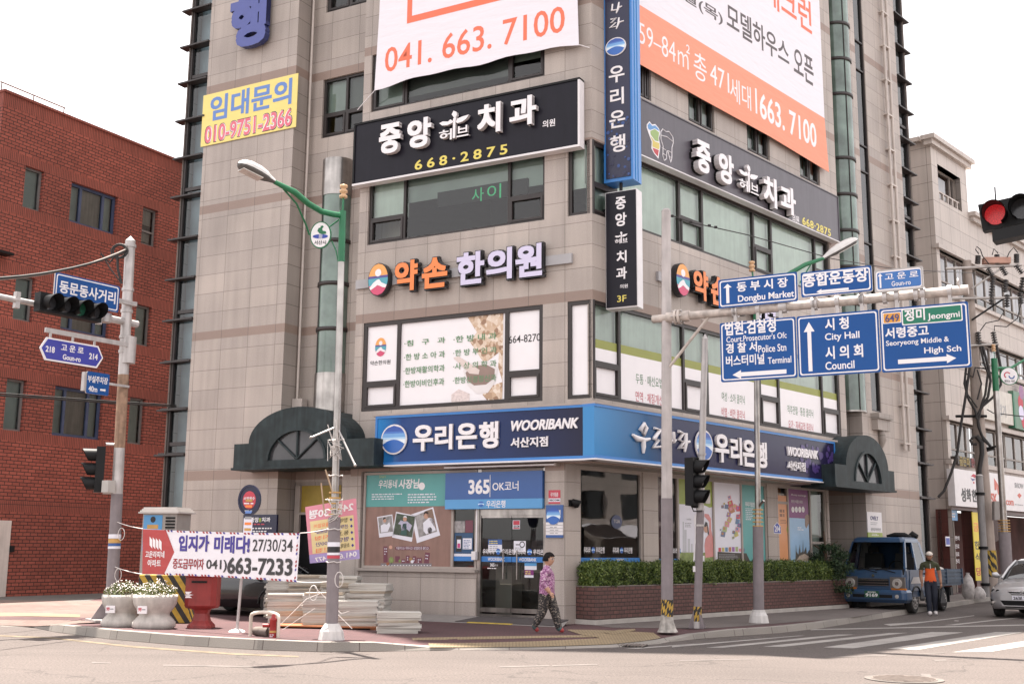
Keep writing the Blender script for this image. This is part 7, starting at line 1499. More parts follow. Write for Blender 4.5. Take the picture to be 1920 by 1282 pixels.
# --- foam boards
FOAM = mat('foam board', (.47, .45, .41), .8, var=.10, scale=1.5); FOAM2 = mat('yellowed foam board', (.43, .375, .30), .8, var=.12, scale=1.5)
rr = random.Random(11); bd = []
for i in range(4):
 m_ = MB(); w_, d_ = (.84, .56) if i < 2 else (.78, .62); m_.hexa([(-w_ / 2, -d_ / 2, 0), (w_ / 2, -d_ / 2 + .01 * i, 0), (w_ / 2, d_ / 2, 0), (-w_ / 2, d_ / 2, 0), (-w_ / 2 + .004, -d_ / 2, .046), (w_ / 2 - .006, -d_ / 2 + .01, .046 + .003 * i), (w_ / 2, d_ / 2, .046), (-w_ / 2, d_ / 2, .046)], FOAM2 if i == 3 else FOAM); me = m_.build('foam_board'); bd.append(me.data); bpy.data.objects.remove(me)
def pile(px, py, n, ang, label, group, dz=.06, jit=.03, dy=0):
 b = gp(px, py) + Vector((0, dy, 0)); z = .14 + dz
 for k in range(n):
  o = bpy.data.objects.new('foam_board', bd[rr.choice((0, 0, 1, 2, 2, 3))]); col.objects.link(o)
  tilt = .04 * rr.uniform(-1, 1) * (k / n); o.location = (b.x + rr.uniform(-jit, jit), b.y + rr.uniform(-jit, jit), z); o.rotation_euler = (tilt * .4, tilt * .4, ang + rr.uniform(-.05, .05)); z += .0485
  o['label'] = label; o['category'] = 'foam board'; o['group'] = group
G1 = 'foam boards stacked on the pallet'; lb = 'off white foam board in the large roped stacks on the orange pallet'
pile(538, 1171, 12, .14, lb, G1, jit=.015); pile(606, 1175, 13, .10, lb, G1, jit=.015); pile(670, 1177, 10, .05, lb, G1, jit=.015); pile(532, 1160, 17, .1, lb, G1, jit=.03); pile(578, 1161, 19, -.04, lb, G1, jit=.04); pile(638, 1164, 19, -.08, lb, G1, jit=.03); pile(692, 1168, 16, -.18, lb, G1, jit=.03)
pile(747, 1185, 8, .1, 'off white foam board in the small loose stack on the maroon paving', 'foam boards in the small stack', .0, .025)
a, b = gp(507, 1176), gp(706, 1180); pp = Plane(a, math.atan2((b - a).x, (b - a).y)); w_ = (b - a).length; t = thing('pallet', a, 'orange brown pallet under the large foam board stacks', 'pallet'); PLT = mat('orange brown timber', (.30, .11, .045), .8, var=.25)
part(t, 'deck', lambda m_: m_.pbox(pp, 0, w_, .172, .198, -1.25, .12, PLT)); part(t, 'skid', lambda m_: [m_.pbox(pp, u, u + .1, .141, .172, -1.25, .10, PLT) for u in (0, w_ / 2, w_ - .1)])
t = thing('tie_rope', at(560, 1150, a.y), 'thin pale rope lashed across the large foam board stacks', 'rope'); part(t, 'cord', lambda m_: (m_.tube([at(526, 1170, a.y - .62), at(575, 1122, a.y - .62), at(600, 1112, a.y - .4)], .005, ROPE, 5), m_.tube([at(530, 1180, a.y - .62), at(590, 1140, a.y - .62)], .005, ROPE, 5), m_.tube([at(632, 1150, b.y - .55), at(660, 1178, b.y - .55)], .007, ROPE, 5), m_.tube([at(590, 1100, b.y - .5), at(640, 1150, b.y - .5), at(655, 1145, b.y - .55)], .005, ROPE, 5)))
# ------------------------------------------------------------------ sign gantry and poles on the right
GR1 = mat('chalky grey pole paint', (.47, .43, .42), .6, .1, var=.12, scale=4, streak=.3)
RARM = mat('rust flecked arm paint', (.50, .44, .40), .65, .1, var=.35, scale=7, streak=.2)
Yg = gp(1251, 1184).y; gb, gt = at(1251, 1184, Yg), at(1249, 396, Yg); gb.z = .14; GL_ = lambda y: gb.lerp(gt, (1184 - y) / (1184 - 396))
t = thing('sign_gantry', gb, 'grey cantilever gantry pole with a rusty arm reaching over the street', 'gantry')
HZ2 = stripes('hazard pole tape', .16, .75, (.46, .29, .05))
part(t, 'pole', lambda m_: m_.tube([GL_(945), GL_(700), GL_(396)], [.112, .104, .098], GR1, 18)); part(t, 'pole_wrap', lambda m_: m_.tube([GL_(1127), GL_(945)], .120, PGREY, 18)); part(t, 'hazard_tape', lambda m_: m_.tube([GL_(1157), GL_(1127)], .122, HZ2, 18)); part(t, 'cap', lambda m_: m_.tube([gt, gt + Vector((0, 0, .05))], [.1, .06], GR1, 18))
def _(m_):
 n = 14; m_.lathe(gb, [(.20, 0), (.165, .06), (.135, .20), (.118, .34)], mat('cracked white base paint', (.42, .39, .36), .85, var=.35, scale=9, streak=.5), n, lambda a, z: 1 + .10 * (a * 7 % 1 < .4) * (z < .1), smooth=False)
part(t, 'base', _)
PG = Plane(gb, math.pi - AL); az_ = PG.uz(1251, 593)[1]
za = (PG.uz(1230, 594)[1] + PG.uz(1812, 548)[1]) / 2; ua0, ua1 = PG.uz(1224, 594)[0], PG.uz(1816, 546)[0]
AP = lambda u, dz=0, o=0: PG.P(u, za + dz, o)
part(t, 'arm', lambda m_: m_.tube([AP(ua0, 0, .0), AP(ua1, .0, .0)], [.085, .095], RARM, 16))
part(t, 'arm_flange', lambda m_: (m_.tube([AP(.28), AP(.33)], .16, RARM, 16), m_.tube([AP(.36), AP(.41)], .16, RARM, 16), m_.tube([AP(.1), AP(.6)], .115, RARM, 16), [m_.tube([AP(.24, .13 * math.sin(k), .13 * math.cos(k)), AP(.45, .13 * math.sin(k), .13 * math.cos(k))], .02, GALV, 6) for k in (0, 1.05, 2.1, 3.14, 4.2, 5.2)]))
bz = PG.uz(1257, 696)[1] - za; bu = PG.uz(1330, 604)[0]; part(t, 'brace', lambda m_: m_.tube([AP(.05, bz), AP(bu, -.05)], .032, RARM, 10))
part(t, 'hook_ring', lambda m_: [m_.tube([AP(u, .09 + .07 + .06 * math.sin(k * .6), .06 * math.cos(k * .6)) for k in range(11)], .018, GALV, 6) for u in (PG.uz(1797, 535)[0],)])
so_ = .13; PGs = PG.shift(so_)
def T_(l, s, bb, bd=.02):
 b = tb(PGs, 0, K6, *bb, up=True); k = (b[3] - b[2]) * .06; b = (b[0], b[1], b[2] - k, b[3] + k)
 l.text(s, PGs, *b, .004, .008, WL, bd)
def gsign(x0, y0l, y1l, x1, y0r, y1r, label, draw, face=SIGB, up=True, hang=False):
 a, c = PGs.uz(*K6(x0, (y0l + y1l) / 2))[0], PGs.uz(*K6(x1, (y0r + y1r) / 2))[0]; z1 = (PGs.uz(*K6(x0, y0l))[1] + PGs.uz(*K6(x1, y0r))[1]) / 2; z0 = (PGs.uz(*K6(x0, y1l))[1] + PGs.uz(*K6(x1, y1r))[1]) / 2
 b = (a, c, z0, z1); w_ = c - a
 def br(m_):
  for f in (.2, .5, .8) if hang else (.18, .82):
   u = a + w_ * f; m_.pbox(PG, u - .03, u + .03, min(z0 + .1, za - .1) if not hang else z0 + .15, max(z1 - .1, za) if not hang else za - .05, so_ - .09, so_ - .045, GALV)
   m_.tube([AP(u - .04), AP(u + .04)], .125, GALV, 12)
 return road_sign('road_sign', PGs, b, label, br, draw, face)
gsign(392, 278, 420, 788, 240, 388, 'blue upper sign to Dongbu Market with an up arrow', lambda l: (T_(l, '동 부 시 장', (484, 268, 740, 338), .03), T_(l, 'Dongbu Market', (490, 332, 772, 398), .02), arrow(l, PGs, tb(PGs, 0, K6, 418, 297, 460, 398), .006, WL, 'u')))
gsign(805, 243, 370, 1160, 206, 332, 'blue upper sign with large Korean lettering over a left arrow', lambda l: (T_(l, '종합운동장', (815, 222, 1142, 315), .035), arrow(l, PGs, tb(PGs, 0, K6, 882, 311, 1044, 352), .006, WL, 'l')))
gsign(1172, 233, 345, 1416, 208, 322, 'smallest sign on the gantry, Goun-ro with a thin up arrow in a grey frame', lambda l: (l.ppoly(PGs, rrect(tb(PGs, 0, K6, 1184, 221, 1408, 331), .03, 3), None, .005, WL), l.ppoly(PGs, rrect(tb(PGs, 0, K6, 1187, 224, 1405, 328), .03, 3), None, .007, mat('pale road sign blue', (.03, .14, .42), .35, var=.05)), l.text('고 운 로', PGs, *tb(PGs, 0, K6, 1224, 232, 1392, 282), .007, .011, WL, .015), l.text('Goun-ro', PGs, *tb(PGs, 0, K6, 1258, 278, 1354, 312), .007, .011, WL, .01), arrow(l, PGs, tb(PGs, 0, K6, 1190, 246, 1214, 322), .01, WL, 'u')), face=mat('grey sign frame', (.40, .38, .37), .5, .2))
gsign(402, 492, 790, 783, 466, 768, 'large blue sign to the court, police station and terminal with a left arrow', lambda l: (T_(l, '법원.검찰청', (425, 472, 680, 556), .03), T_(l, "Court.Prosecutor's Ofc", (432, 540, 734, 592), .01), T_(l, '경 찰 서', (430, 588, 586, 646), .03), T_(l, 'Police Stn', (592, 598, 732, 642), .012), T_(l, '버스터미널', (430, 648, 622, 710), .025), T_(l, 'Terminal', (640, 660, 757, 698), .012), arrow(l, PGs, tb(PGs, 0, K6, 463, 714, 733, 776), .006, WL, 'l')), hang=True)
gsign(788, 462, 764, 1198, 426, 742, 'large blue sign to the City Hall and Council with a tall up arrow', lambda l: (T_(l, '시 청', (925, 466, 1044, 530), .03), T_(l, 'City Hall', (925, 536, 1098, 590), .015), T_(l, '시 의 회', (927, 602, 1116, 674), .03), T_(l, 'Council', (927, 682, 1073, 728), .015), arrow(l, PGs, tb(PGs, 0, K6, 822, 487, 876, 738), .006, WL, 'u')), hang=True)
GRNS = mat('road sign green', (.0, .16, .09), .4, var=.05); ORS = mat('route number orange', (.68, .30, .03), .4, var=.05)
gsign(1203, 424, 742, 1650, 386, 716, 'large blue sign to Seoryeong schools with an orange 649 and a green panel', lambda l: (l.ppoly(PGs, rrect(tb(PGs, 0, K6, 1308, 400, 1613, 508), .02, 2), None, .006, WL), l.ppoly(PGs, rrect(tb(PGs, 0, K6, 1314, 405, 1607, 502), .02, 2), None, .008, GRNS), l.ppoly(PGs, rrect(tb(PGs, 0, K6, 1214, 438, 1306, 500), .01, 2), None, .006, WL), l.ppoly(PGs, rrect(tb(PGs, 0, K6, 1218, 442, 1302, 496), .01, 2), None, .008, ORS),
 l.text('649', PGs, *tb(PGs, 0, K6, 1226, 448, 1296, 492), .008, .012, mat('navy route number', (.05, .05, .16), .4), .02), l.text('정미', PGs, *tb(PGs, 0, K6, 1323, 420, 1425, 488), .008, .012, WL, .03), l.text('Jeongmi', PGs, *tb(PGs, 0, K6, 1438, 434, 1600, 486), .008, .012, WL, .015), T_(l, '서령중고', (1225, 506, 1444, 572), .03), T_(l, 'Seoryeong Middle &', (1230, 562, 1546, 616), .012), T_(l, 'High Sch', (1421, 606, 1607, 654), .015), arrow(l, PGs, tb(PGs, 0, K6, 1290, 646, 1582, 712), .006, WL, 'r')), hang=True)
# small signal pole in front of the right facade
Ys = gp(1307, 1177).y; sb, st_ = at(1307, 1177, Ys), at(1322, 636, Ys); sb.z = .14; SL = lambda y: sb.lerp(st_, (1177 - y) / (1177 - 636))
t = thing('traffic_pole', sb, 'slim grey signal pole with pointed cap between gantry and hedge', 'pole')
part(t, 'pole', lambda m_: m_.tube([SL(960), SL(636)], [.078, .066], GALV, 14)); part(t, 'pole_wrap', lambda m_: m_.tube([SL(1145), SL(962)], [.084, .082], PGREY, 14)); part(t, 'cap', lambda m_: m_.tube([st_, st_ + Vector((0, 0, .12))], [.072, .008], GALV, 14)); part(t, 'hazard_tape', lambda m_: m_.tube([SL(1166), SL(1138)], .087, HZ2, 14))
def _(m_):
 for k in range(4):
  a = k * math.pi / 2 + .5; d = Vector((math.cos(a), math.sin(a), 0)); s_ = Vector((-d.y, d.x, 0)) * .007; v = [sb + d * .07, sb + d * .22, sb + d * .22 + Vector((0, 0, .03)), sb + d * .08 + Vector((0, 0, .36))]
  m_.add([x + s_ for x in v] + [x - s_ for x in v], [(0, 1, 2, 3), (7, 6, 5, 4)] + [(i, i + 4, (i + 1) % 4 + 4, (i + 1) % 4) for i in range(4)], PGREY)
 m_.tube([sb, sb + Vector((0, 0, .14))], .10, GALV, 12)
part(t, 'base', _); part(t, 'button_box', lambda m_: m_.box(SL(1070) + Vector((-.10, -.02, 0)), (.05, .05, .12), SIGNW)); part(t, 'control_box', lambda m_: m_.box(SL(939) + Vector((.14, -.02, 0)), (.10, .12, .24), mat('pale control box', (.52, .48, .45), .6)))
part(t, 'band', lambda m_: [m_.tube([SL(y) - Vector((0, 0, .02)), SL(y) + Vector((0, 0, .02))], .092, GALV, 14) for y in (857, 960, 990)])
c = at(1297, 903, Ys - .08); ts = thing('traffic_light', c, 'black three lamp signal on the slim pole, seen from the side', 'traffic light'); signal_head(ts, c, Vector((.88, -.47, 0)), 3, .93); part(ts, 'bracket', lambda m_: [m_.tube([c + Vector((0, 0, z)), Vector((SL(900).x, SL(900).y + .02, c.z + z))], .03, BLKM, 8) for z in (-.52, .5)])
part(ts, 'cable', lambda m_: m_.tube([c + Vector((-.02, 0, -.5)), c + Vector((.02, -.05, -.62)), c + Vector((.2, 0, -.62)), Vector((SL(950).x, SL(950).y, SL(950).z))], .014, CBL, 6))
# right street lamp
Y2 = gp(1423, 1167).y
t2, L2 = lamp(Y2, 1423, 1167, 1417, 560, 992, 700, (1410, 505), 'green topped street lamp behind the gantry signs, by the brick planter', rb=.22, rl=.125, ru=.062, arm=[(1417, 566, 0), (1440, 540, .1), (1475, 516, .3), (1510, 496, .5), (1545, 484, .7)], head=((1543, 485, .7), (1607, 449, 1.0)), brace=[(1500, 530, .3), (1520, 496, .55)], rings=(962, 992))
part(t2, 'banner_arm', lambda m_: m_.tube([L2(958), at(1432, 938, Y2 - .2)], .03, STEEL, 8))
# far street lamp, utility pole
YF = 40.0; fz = -.25
t3, L3 = lamp(YF, 1889, 1092, 1864, 672, 1000, 735, (1863, 656), 'far street lamp with a round town emblem before the shops', rb=.3, rl=.20, ru=.10, arm=[(1868, 690, 0), (1895, 690, .3), (1925, 672, .7)], brace=[(1869, 700, 0), (1880, 712, .1)], rings=(978, 998), emblem_=(1892, 705, 34, 34), etext='해뜨는 서산')
Yu = 42.0; ub, ut_ = at(1859, 1118, Yu), at(1813, 489, Yu); UL_ = lambda y: ub.lerp(ut_, (1118 - y) / (1118 - 489)); CONP = mat('utility pole concrete', (.36, .30, .265), .85, var=.12, scale=3, streak=.2)
t = thing('utility_pole', ub, 'concrete utility pole with crossarms, insulators and drooping wires', 'utility pole')
part(t, 'pole', lambda m_: m_.tube([ub, ut_], [.27, .15], CONP, 18)); part(t, 'hazard_sleeve', lambda m_: m_.tube([UL_(1082), UL_(1035)], .278, HAZ, 18))
ax_ = Vector((PG.U.x, PG.U.y, 0)); CA = mat('crossarm steel', (.42, .39, .37), .5, .4, var=.15)
def armp(px, py, o=0): return PUt.P(*PUt.uz(px, py), o)
PUt = Plane(ut_ - Vector((0, .25, 0)), R(95))
part(t, 'crossarm', lambda m_: (m_.tube([armp(1773, 504), armp(1915, 497)], .055, CA, 8), m_.tube([armp(1781, 560), armp(1918, 558)], .05, CA, 8), m_.tube([armp(1818, 648), armp(1872, 645)], .05, CA, 8), m_.tube([armp(1792, 780), armp(1850, 780)], .05, BLKM, 8), m_.tube([armp(1822, 541), armp(1882, 500)], .035, CA, 6), m_.tube([armp(1822, 600), armp(1885, 558)], .035, BLKM, 6)))
INS = mat('black insulator', (.03, .025, .025), .35, var=.1); TRB = mat('copper brown housing', (.45, .25, .19), .6, var=.15)
def insul(m_, a, b, n=5, r=.10):
 d = b - a; m_.tube([a, b], r * .4, INS, 8)
 for k in range(n): c_ = a + d * ((k + .5) / n); m_.tube([c_ - d.normalized() * .02, c_ + d.normalized() * .02], r, INS, 10)
IP = [(1833, 495, 1834, 479), (1870, 495, 1869, 477), (1906, 493, 1906, 476), (1852, 503, 1861, 518), (1877, 500, 1887, 516), (1904, 497, 1917, 513), (1862, 520, 1860, 545), (1886, 524, 1884, 548), (1919, 520, 1914, 545), (1859, 545, 1859, 572), (1888, 552, 1888, 576), (1913, 548, 1915, 570), (1834, 622, 1836, 646), (1862, 622, 1866, 644)]
for q in IP: part(t, 'insulator', lambda m_: insul(m_, armp(q[0], q[1]), armp(q[2], q[3])))
part(t, 'fuse_box', lambda m_: m_.hexa([armp(x, y, o_) for y in (494, 483) for x, o_ in ((1844, .1), (1894, .1), (1894, -.2), (1844, -.2))], TRB))
def wires():
 W_ = lambda r_, *p: part(t, 'wire', lambda m_: m_.tube([armp(x, y, .15) for x, y in p], r_, CBL, 5))
 W_(.02, (1833, 478), (1827, 470), (1829, 464), (1836, 470), (1840, 482), (1852, 497)); W_(.02, (1869, 477), (1861, 468), (1858, 480)); W_(.02, (1906, 476), (1898, 466), (1890, 475), (1886, 484)); W_(.02, (1859, 570), (1880, 585), (1870, 602), (1846, 607), (1835, 622)); W_(.02, (1912, 570), (1905, 598), (1885, 614), (1862, 612), (1862, 622))
 W_(.045, (1810, 685), (1806, 720), (1814, 750), (1826, 770), (1834, 800)); W_(.05, (1816, 690), (1809, 740), (1799, 800), (1793, 848), (1782, 885), (1768, 920), (1757, 932)); W_(.045, (1836, 650), (1842, 680), (1850, 700), (1845, 740), (1838, 760), (1832, 790), (1837, 815), (1856, 838), (1862, 842), (1848, 845)); W_(.05, (1840, 650), (1851, 690), (1855, 715), (1850, 745), (1836, 768), (1828, 785)); W_(.05, (1866, 648), (1874, 690), (1874, 722), (1860, 745), (1840, 762), (1830, 780), (1832, 800), (1842, 825), (1858, 840))
 W_(.05, (1832, 820), (1822, 820), (1817, 826), (1820, 833), (1829, 833)); W_(.09, (1828, 818), (1838, 830), (1839, 850), (1834, 880), (1834, 895)); W_(.03, (1806, 700), (1822, 708), (1826, 690), (1842, 692)); W_(.025, (1840, 690), (1870, 708), (1920, 725), (1980, 740)); W_(.02, (1848, 768), (1860, 775), (1920, 782), (1980, 786)); W_(.03, (1808, 712), (1812, 740), (1830, 765)); W_(.03, (1830, 694), (1838, 720), (1830, 750))
wires()
part(t, 'meter_box', lambda m_: m_.hexa([armp(x, y, o_) for y in (975, 940) for x, o_ in ((1858, .4), (1868, .4), (1868, .1), (1858, .1))], CB)); part(t, 'transformer_lamp', lambda m_: m_.tube([armp(1847, 842, .2), armp(1862, 838, .4)], [.06, .03], BLKM, 8))
a_, b_ = at(1849, 1118, Yu - .4), at(1836, 892, Yu - .4); t = thing('conduit_pole', a_, 'thin grey conduit post standing against the concrete utility pole', 'pole'); part(t, 'post', lambda m_: m_.tube([a_, b_], .125, mat('dull conduit grey', (.26, .25, .25), .6, .2, var=.15), 14)); part(t, 'strap', lambda m_: [m_.tube([a_.lerp(b_, k) - Vector((0, 0, .05)), a_.lerp(b_, k) + Vector((0, 0, .05))], .165, BLKM, 14) for k in (.1, .4, .85)]); part(t, 'cap', lambda m_: m_.tube([b_, b_ + Vector((0, 0, .06))], [.15, .08], GALV, 14))
t = thing('traffic_mirror', at(1864, 1000, 43), 'round dull road mirror behind the utility pole', 'mirror'); pm = Plane(at(1864, 994, Yu + .6), R(90)); u, z = pm.uz(1862, 994); part(t, 'face', lambda m_: m_.disc(pm, u, z, .32, .42, -.05, 0, mat('dull mirror', (.16, .13, .13), .3, .3))); part(t, 'post', lambda m_: m_.tube([pm.P(u, z - .4, -.1), pm.P(u, 0, -.1)], .04, GALV, 8))
# overhead wires across the right facade
t = thing('overhead_cable', at(1400, 410, 23), 'thin black wire from the gantry pole top out to the right', 'cable'); part(t, 'cable', lambda m_: m_.tube([at(1262, 405, Yg), at(1300, 418, Yg + .6), at(1400, 440, 25), at(1560, 485, 28), at(1680, 505, 32), at(1830, 512, 40)], .012, CBL, 5)); part(t, 'insulator', lambda m_: [m_.tube([at(x, y, Yg + .3) - Vector((.03, 0, 0)), at(x, y, Yg + .3) + Vector((.03, 0, 0))], .03, CBL, 8) for x, y in ((1260, 405), (1276, 412), (1295, 416), (1330, 423), (1342, 426))])
# red light hanging in from the right
c0 = at(1869, 405, 17); fc = Vector((-.50, -.86, -.08)).normalized(); ax = fc.cross(Vector((0, 0, 1))).normalized() * -1
REDL = mat('lit red signal', (.40, .015, .018), .3, var=.9, scale=60, emit=.17)
s_ = 1.12; ax = ax if ax.x > 0 else -ax; ax = (ax + Vector((0, 0, .10))).normalized(); cc = c0 + ax * (.34 * s_ * 1.5)
t = thing('traffic_light', cc, 'traffic light with its red lamp lit, reaching in at the right edge', 'traffic light'); signal_head(t, cc, fc, 4, s_, True, ax, {0: REDL, 3: REDL} if (ax.dot(Vector((1, 0, 0))) < 0) else {0: REDL})
part(t, 'visor_tray', lambda m_: m_.hexa([cc + ax * x + fc * y + Vector((0, 0, z)) for z in (-.44, -.27) for x, y in ((-.62, -.1), (.85, -.1), (.85, .3), (-.62, .3))], BLKM)); part(t, 'spike', lambda m_: m_.tube([c0 + Vector((.0, 0, .2)), c0 + Vector((0, 0, .46))], .012, BLKM, 6))
b_ = cc + Vector((7, 2.5, 0)); b_.z = 0
t = thing('traffic_pole', b_, 'signal pole beyond the right edge that carries the red light', 'pole'); part(t, 'pole', lambda m_: m_.tube([b_, b_ + Vector((0, 0, 7.6))], [.13, .10], GALV, 14)); part(t, 'arm', lambda m_: m_.tube([cc + ax * .7 - fc * .2, Vector((b_.x, b_.y, cc.z + .3))], [.06, .09], GALV, 12)); part(t, 'base', lambda m_: m_.lathe(b_, [(.3, 0), (.3, .05), (.14, .2)], GALV, 14))
# ------------------------------------------------------------------ planter, hedge, shrub
BRP = tiles('dark planter brick', (.135, .062, .052), (.10, .048, .042), (.035, .022, .02), .205, .085, .010, .5, .75, .25, .2, .6, mott=.15)
BRO = BRP
pc_ = gp(1116.5, 1171); PP = Plane(pc_, AR); ue = PP.uz(1588, 1112)[0]; hz1 = PP.uz(1116.5, 1100)[1]
dpt = min((abs(proj(PP.P(0, .14, -x / 100))[0] - 1077), x / 100) for x in range(5, 300))[1]
t = thing('brick_planter', pc_, 'long low dark brick planter along the right shop front', 'planter')
part(t, 'wall', lambda m_: (m_.prect(PP, 0, ue, .24, hz1, 0, BRO), m_.quad(PP.P(0, .24, -dpt), PP.P(0, .24, 0), PP.P(0, hz1, 0), PP.P(0, hz1, -dpt), BRO), m_.quad(PP.P(ue, .24, 0), PP.P(ue, .24, -dpt), PP.P(ue, hz1, -dpt), PP.P(ue, hz1, 0), BRO), m_.add([PP.P(0, hz1, 0), PP.P(ue, hz1, 0), PP.P(ue, hz1, -dpt), PP.P(0, hz1, -dpt)], [(0, 1, 2, 3)], BRO)))
part(t, 'plinth', lambda m_: m_.pbox(PP, -.03, ue + .03, .13, .24, -dpt, .04, CONC)); part(t, 'coping', lambda m_: m_.pbox(PP, .0, ue, hz1, hz1 + .015, -dpt, -.02, mat('dusty mortar edge', (.24, .20, .18), .9, var=.2)))
HL = [mat('hedge leaf %s' % n, c, .55, var=.35, scale=25) for n, c in (('mid', (.085, .128, .024)), ('light', (.15, .20, .042)), ('dark', (.045, .078, .016)), ('new', (.20, .24, .06)))]
rr = random.Random(21)
def leaves(m_, p, n, L, up=.6, mats=HL, wts=(5, 3, 4, 1)):
 for _ in range(n):
  d = Vector((rr.gauss(0, 1), rr.gauss(0, 1), rr.gauss(up, .8))).normalized(); s_ = d.cross(Vector((rr.random() - .5, rr.random() - .5, rr.random() - .5))).normalized(); l = L * rr.uniform(.6, 1.3); q = p + Vector((rr.gauss(0, L * .5), rr.gauss(0, L * .5), rr.gauss(0, L * .5)))
  m_.add([q - s_ * l * .22, q + s_ * l * .22, q + d * l], [(0, 1, 2)], rr.choices(mats, wts)[0])
hh_ = PP.uz(1117, 1054)[1] - hz1 - .07
t = thing('hedge', PP.P(.5, hz1), 'clipped green hedge growing along the top of the brick planter', 'hedge')
def _(m_):
 n = int(ue * 160); sec = .45
 for k in range(n * 9):
  u = rr.uniform(.12, ue + .1); top = hh_ * (1 + .05 * math.sin(u * 2.3) + .04 * math.sin(u * 7.1) + .03 * math.sin(u * 17)); f = rr.random()
  if f < .5: o, z = -.10 + .07 * math.sin(u * 3.1) + .05 * math.sin(u * 11) + rr.gauss(0, .03), rr.random() ** .8 * top
  elif f < .9: o, z = -rr.uniform(.05, dpt - .1), top + rr.gauss(0, .03)
  else: o, z = -rr.uniform(.1, dpt - .1), rr.uniform(0, top); u = .1 + rr.gauss(0, .04)
  if z > top * .75 and o > -.2: o -= (z / top - .75) * .5
  leaves(m_, PP.P(u, hz1 + z, o), 2, .062)
part(t, 'foliage', _)
part(t, 'hedge_core', lambda m_: m_.pbox(PP, .2, ue - .05, hz1 + .02, hz1 + hh_ * .86, -dpt + .12, -.2, mat('dark hedge interior', (.012, .022, .008), .9, var=.3)))  # near-black box filling the hedge, inner shade put into its colour
b_ = PP.P(ue - .72, hz1, -dpt * .5); t = thing('juniper_shrub', b_, 'dark layered juniper shrub at the far end of the hedge', 'shrub')
JL = [mat('juniper leaf %s' % n, c, .6, var=.3, scale=25) for n, c in (('dark', (.014, .034, .014)), ('mid', (.028, .058, .02)), ('light', (.055, .09, .03)))]
sc_ = b_.y / FPX
def _(m_):
 for dx, dz, r in ((.15, 1.08, .42), (.45, .85, .40), (-.35, .75, .5), (.1, .6, .65), (.55, .45, .55), (-.5, .35, .55), (.2, .15, .7), (.0, -.2, .6), (.45, -.3, .55)):
  c_ = b_ + Vector((dx, rr.uniform(-.2, .1), dz));
  c_ = b_ + (c_ - b_) * .84; r *= .68
  for k in range(240): d = Vector((rr.gauss(0, 1), rr.gauss(0, 1), rr.gauss(0, .45))).normalized() * r * rr.random() ** .4; leaves(m_, c_ + Vector((d.x, d.y, d.z * .55)), 2, .085, .3, JL, (5, 4, 2))
part(t, 'foliage', _); part(t, 'trunk', lambda m_: (m_.tube([b_ - Vector((0, 0, .1)), b_ + Vector((.03, 0, .7)), b_ + Vector((0, 0, 1.4))], [.07, .05, .02], mat('juniper bark', (.10, .065, .045), .9)), [m_.tube([b_ + Vector((0, 0, z)), b_ + Vector((x, .05, z + .2))], [.035, .012], mat('juniper bark', (.10, .065, .045), .9), 6) for x, z in ((.5, .5), (-.45, .4), (.4, .9), (-.3, .8))]))
# ------------------------------------------------------------------ vehicles
RUB = mat('tyre rubber', (.018, .017, .017), .75, var=.2); RIM = mat('steel wheel', (.32, .30, .29), .4, .5, var=.2); DGL = mat('vehicle glass', (.012, .014, .016), .04, var=.1, spec=.9); CHR = mat('chrome', (.55, .54, .54), .15, .95); HLMP = mat('headlamp glass', (.50, .47, .44), .08, .2, var=.25, scale=14, spec=.9); AMB = mat('amber lamp', (.50, .16, .02), .2)
class Loc:
 """Local frame of a vehicle: x to its left when seen from its front, y backwards, z up."""
 def __init__(s, o, az, k): s.o = o; s.y = Vector((math.sin(az), math.cos(az), 0)); s.x = Vector((s.y.y, -s.y.x, 0)); s.k = k
 def __call__(s, x, y, z): return s.o + (s.x * x + s.y * y) * s.k + Vector((0, 0, z * s.k))
def lbox(m_, F, x0, x1, y0, y1, z0, z1, mt_, t=None):
 t = t or (0, 0, 0, 0); return m_.hexa([F(x0, y0, z0), F(x1, y0, z0), F(x1, y1, z0), F(x0, y1, z0), F(x0 + t[0], y0 + t[2], z1), F(x1 - t[0], y0 + t[2], z1), F(x1 - t[0], y1 - t[3], z1), F(x0 + t[0], y1 - t[3], z1)], mt_)
def lpoly(m_, F, pts, y, mt_, th=.02):
 n = len(pts); m_.add([F(x, y, z) for x, z in pts] + [F(x, y + th, z) for x, z in pts], [tuple(range(n)), tuple(range(2 * n - 1, n - 1, -1))] + [(i, n + i, n + (i + 1) % n, (i + 1) % n) for i in range(n)], mt_)
def wheel(t, F, x, y, r, w_, sgn):
 a, b = F(x, y, r), F(x + w_ * sgn, y, r); m_ = MB(); k = F.k; pr_ = [(0, .86), (.06, .97), (.25, 1), (.75, 1), (.94, .97), (1, .86)]
 d = b - a; m_.tube([a + d * f for f, _ in pr_], [r * k * s_ for _, s_ in pr_], RUB, 24); wh = m_.build('wheel', t); m_ = MB(); e = d.normalized(); m_.tube([b - d * .1, b + e * .004], [r * k * .66, r * k * .64], RIM, 20); m_.tube([b, b + e * .03], [r * k * .22, r * k * .16], RIM, 12)
 for j in range(10):
  q = b + (F(0, math.cos(j * .628), math.sin(j * .628)) - F(0, 0, 0)) / k * r * k * .45; m_.tube([q, q + e * .008], r * k * .09, BLKM, 8)
 m_.build('rim', wh)
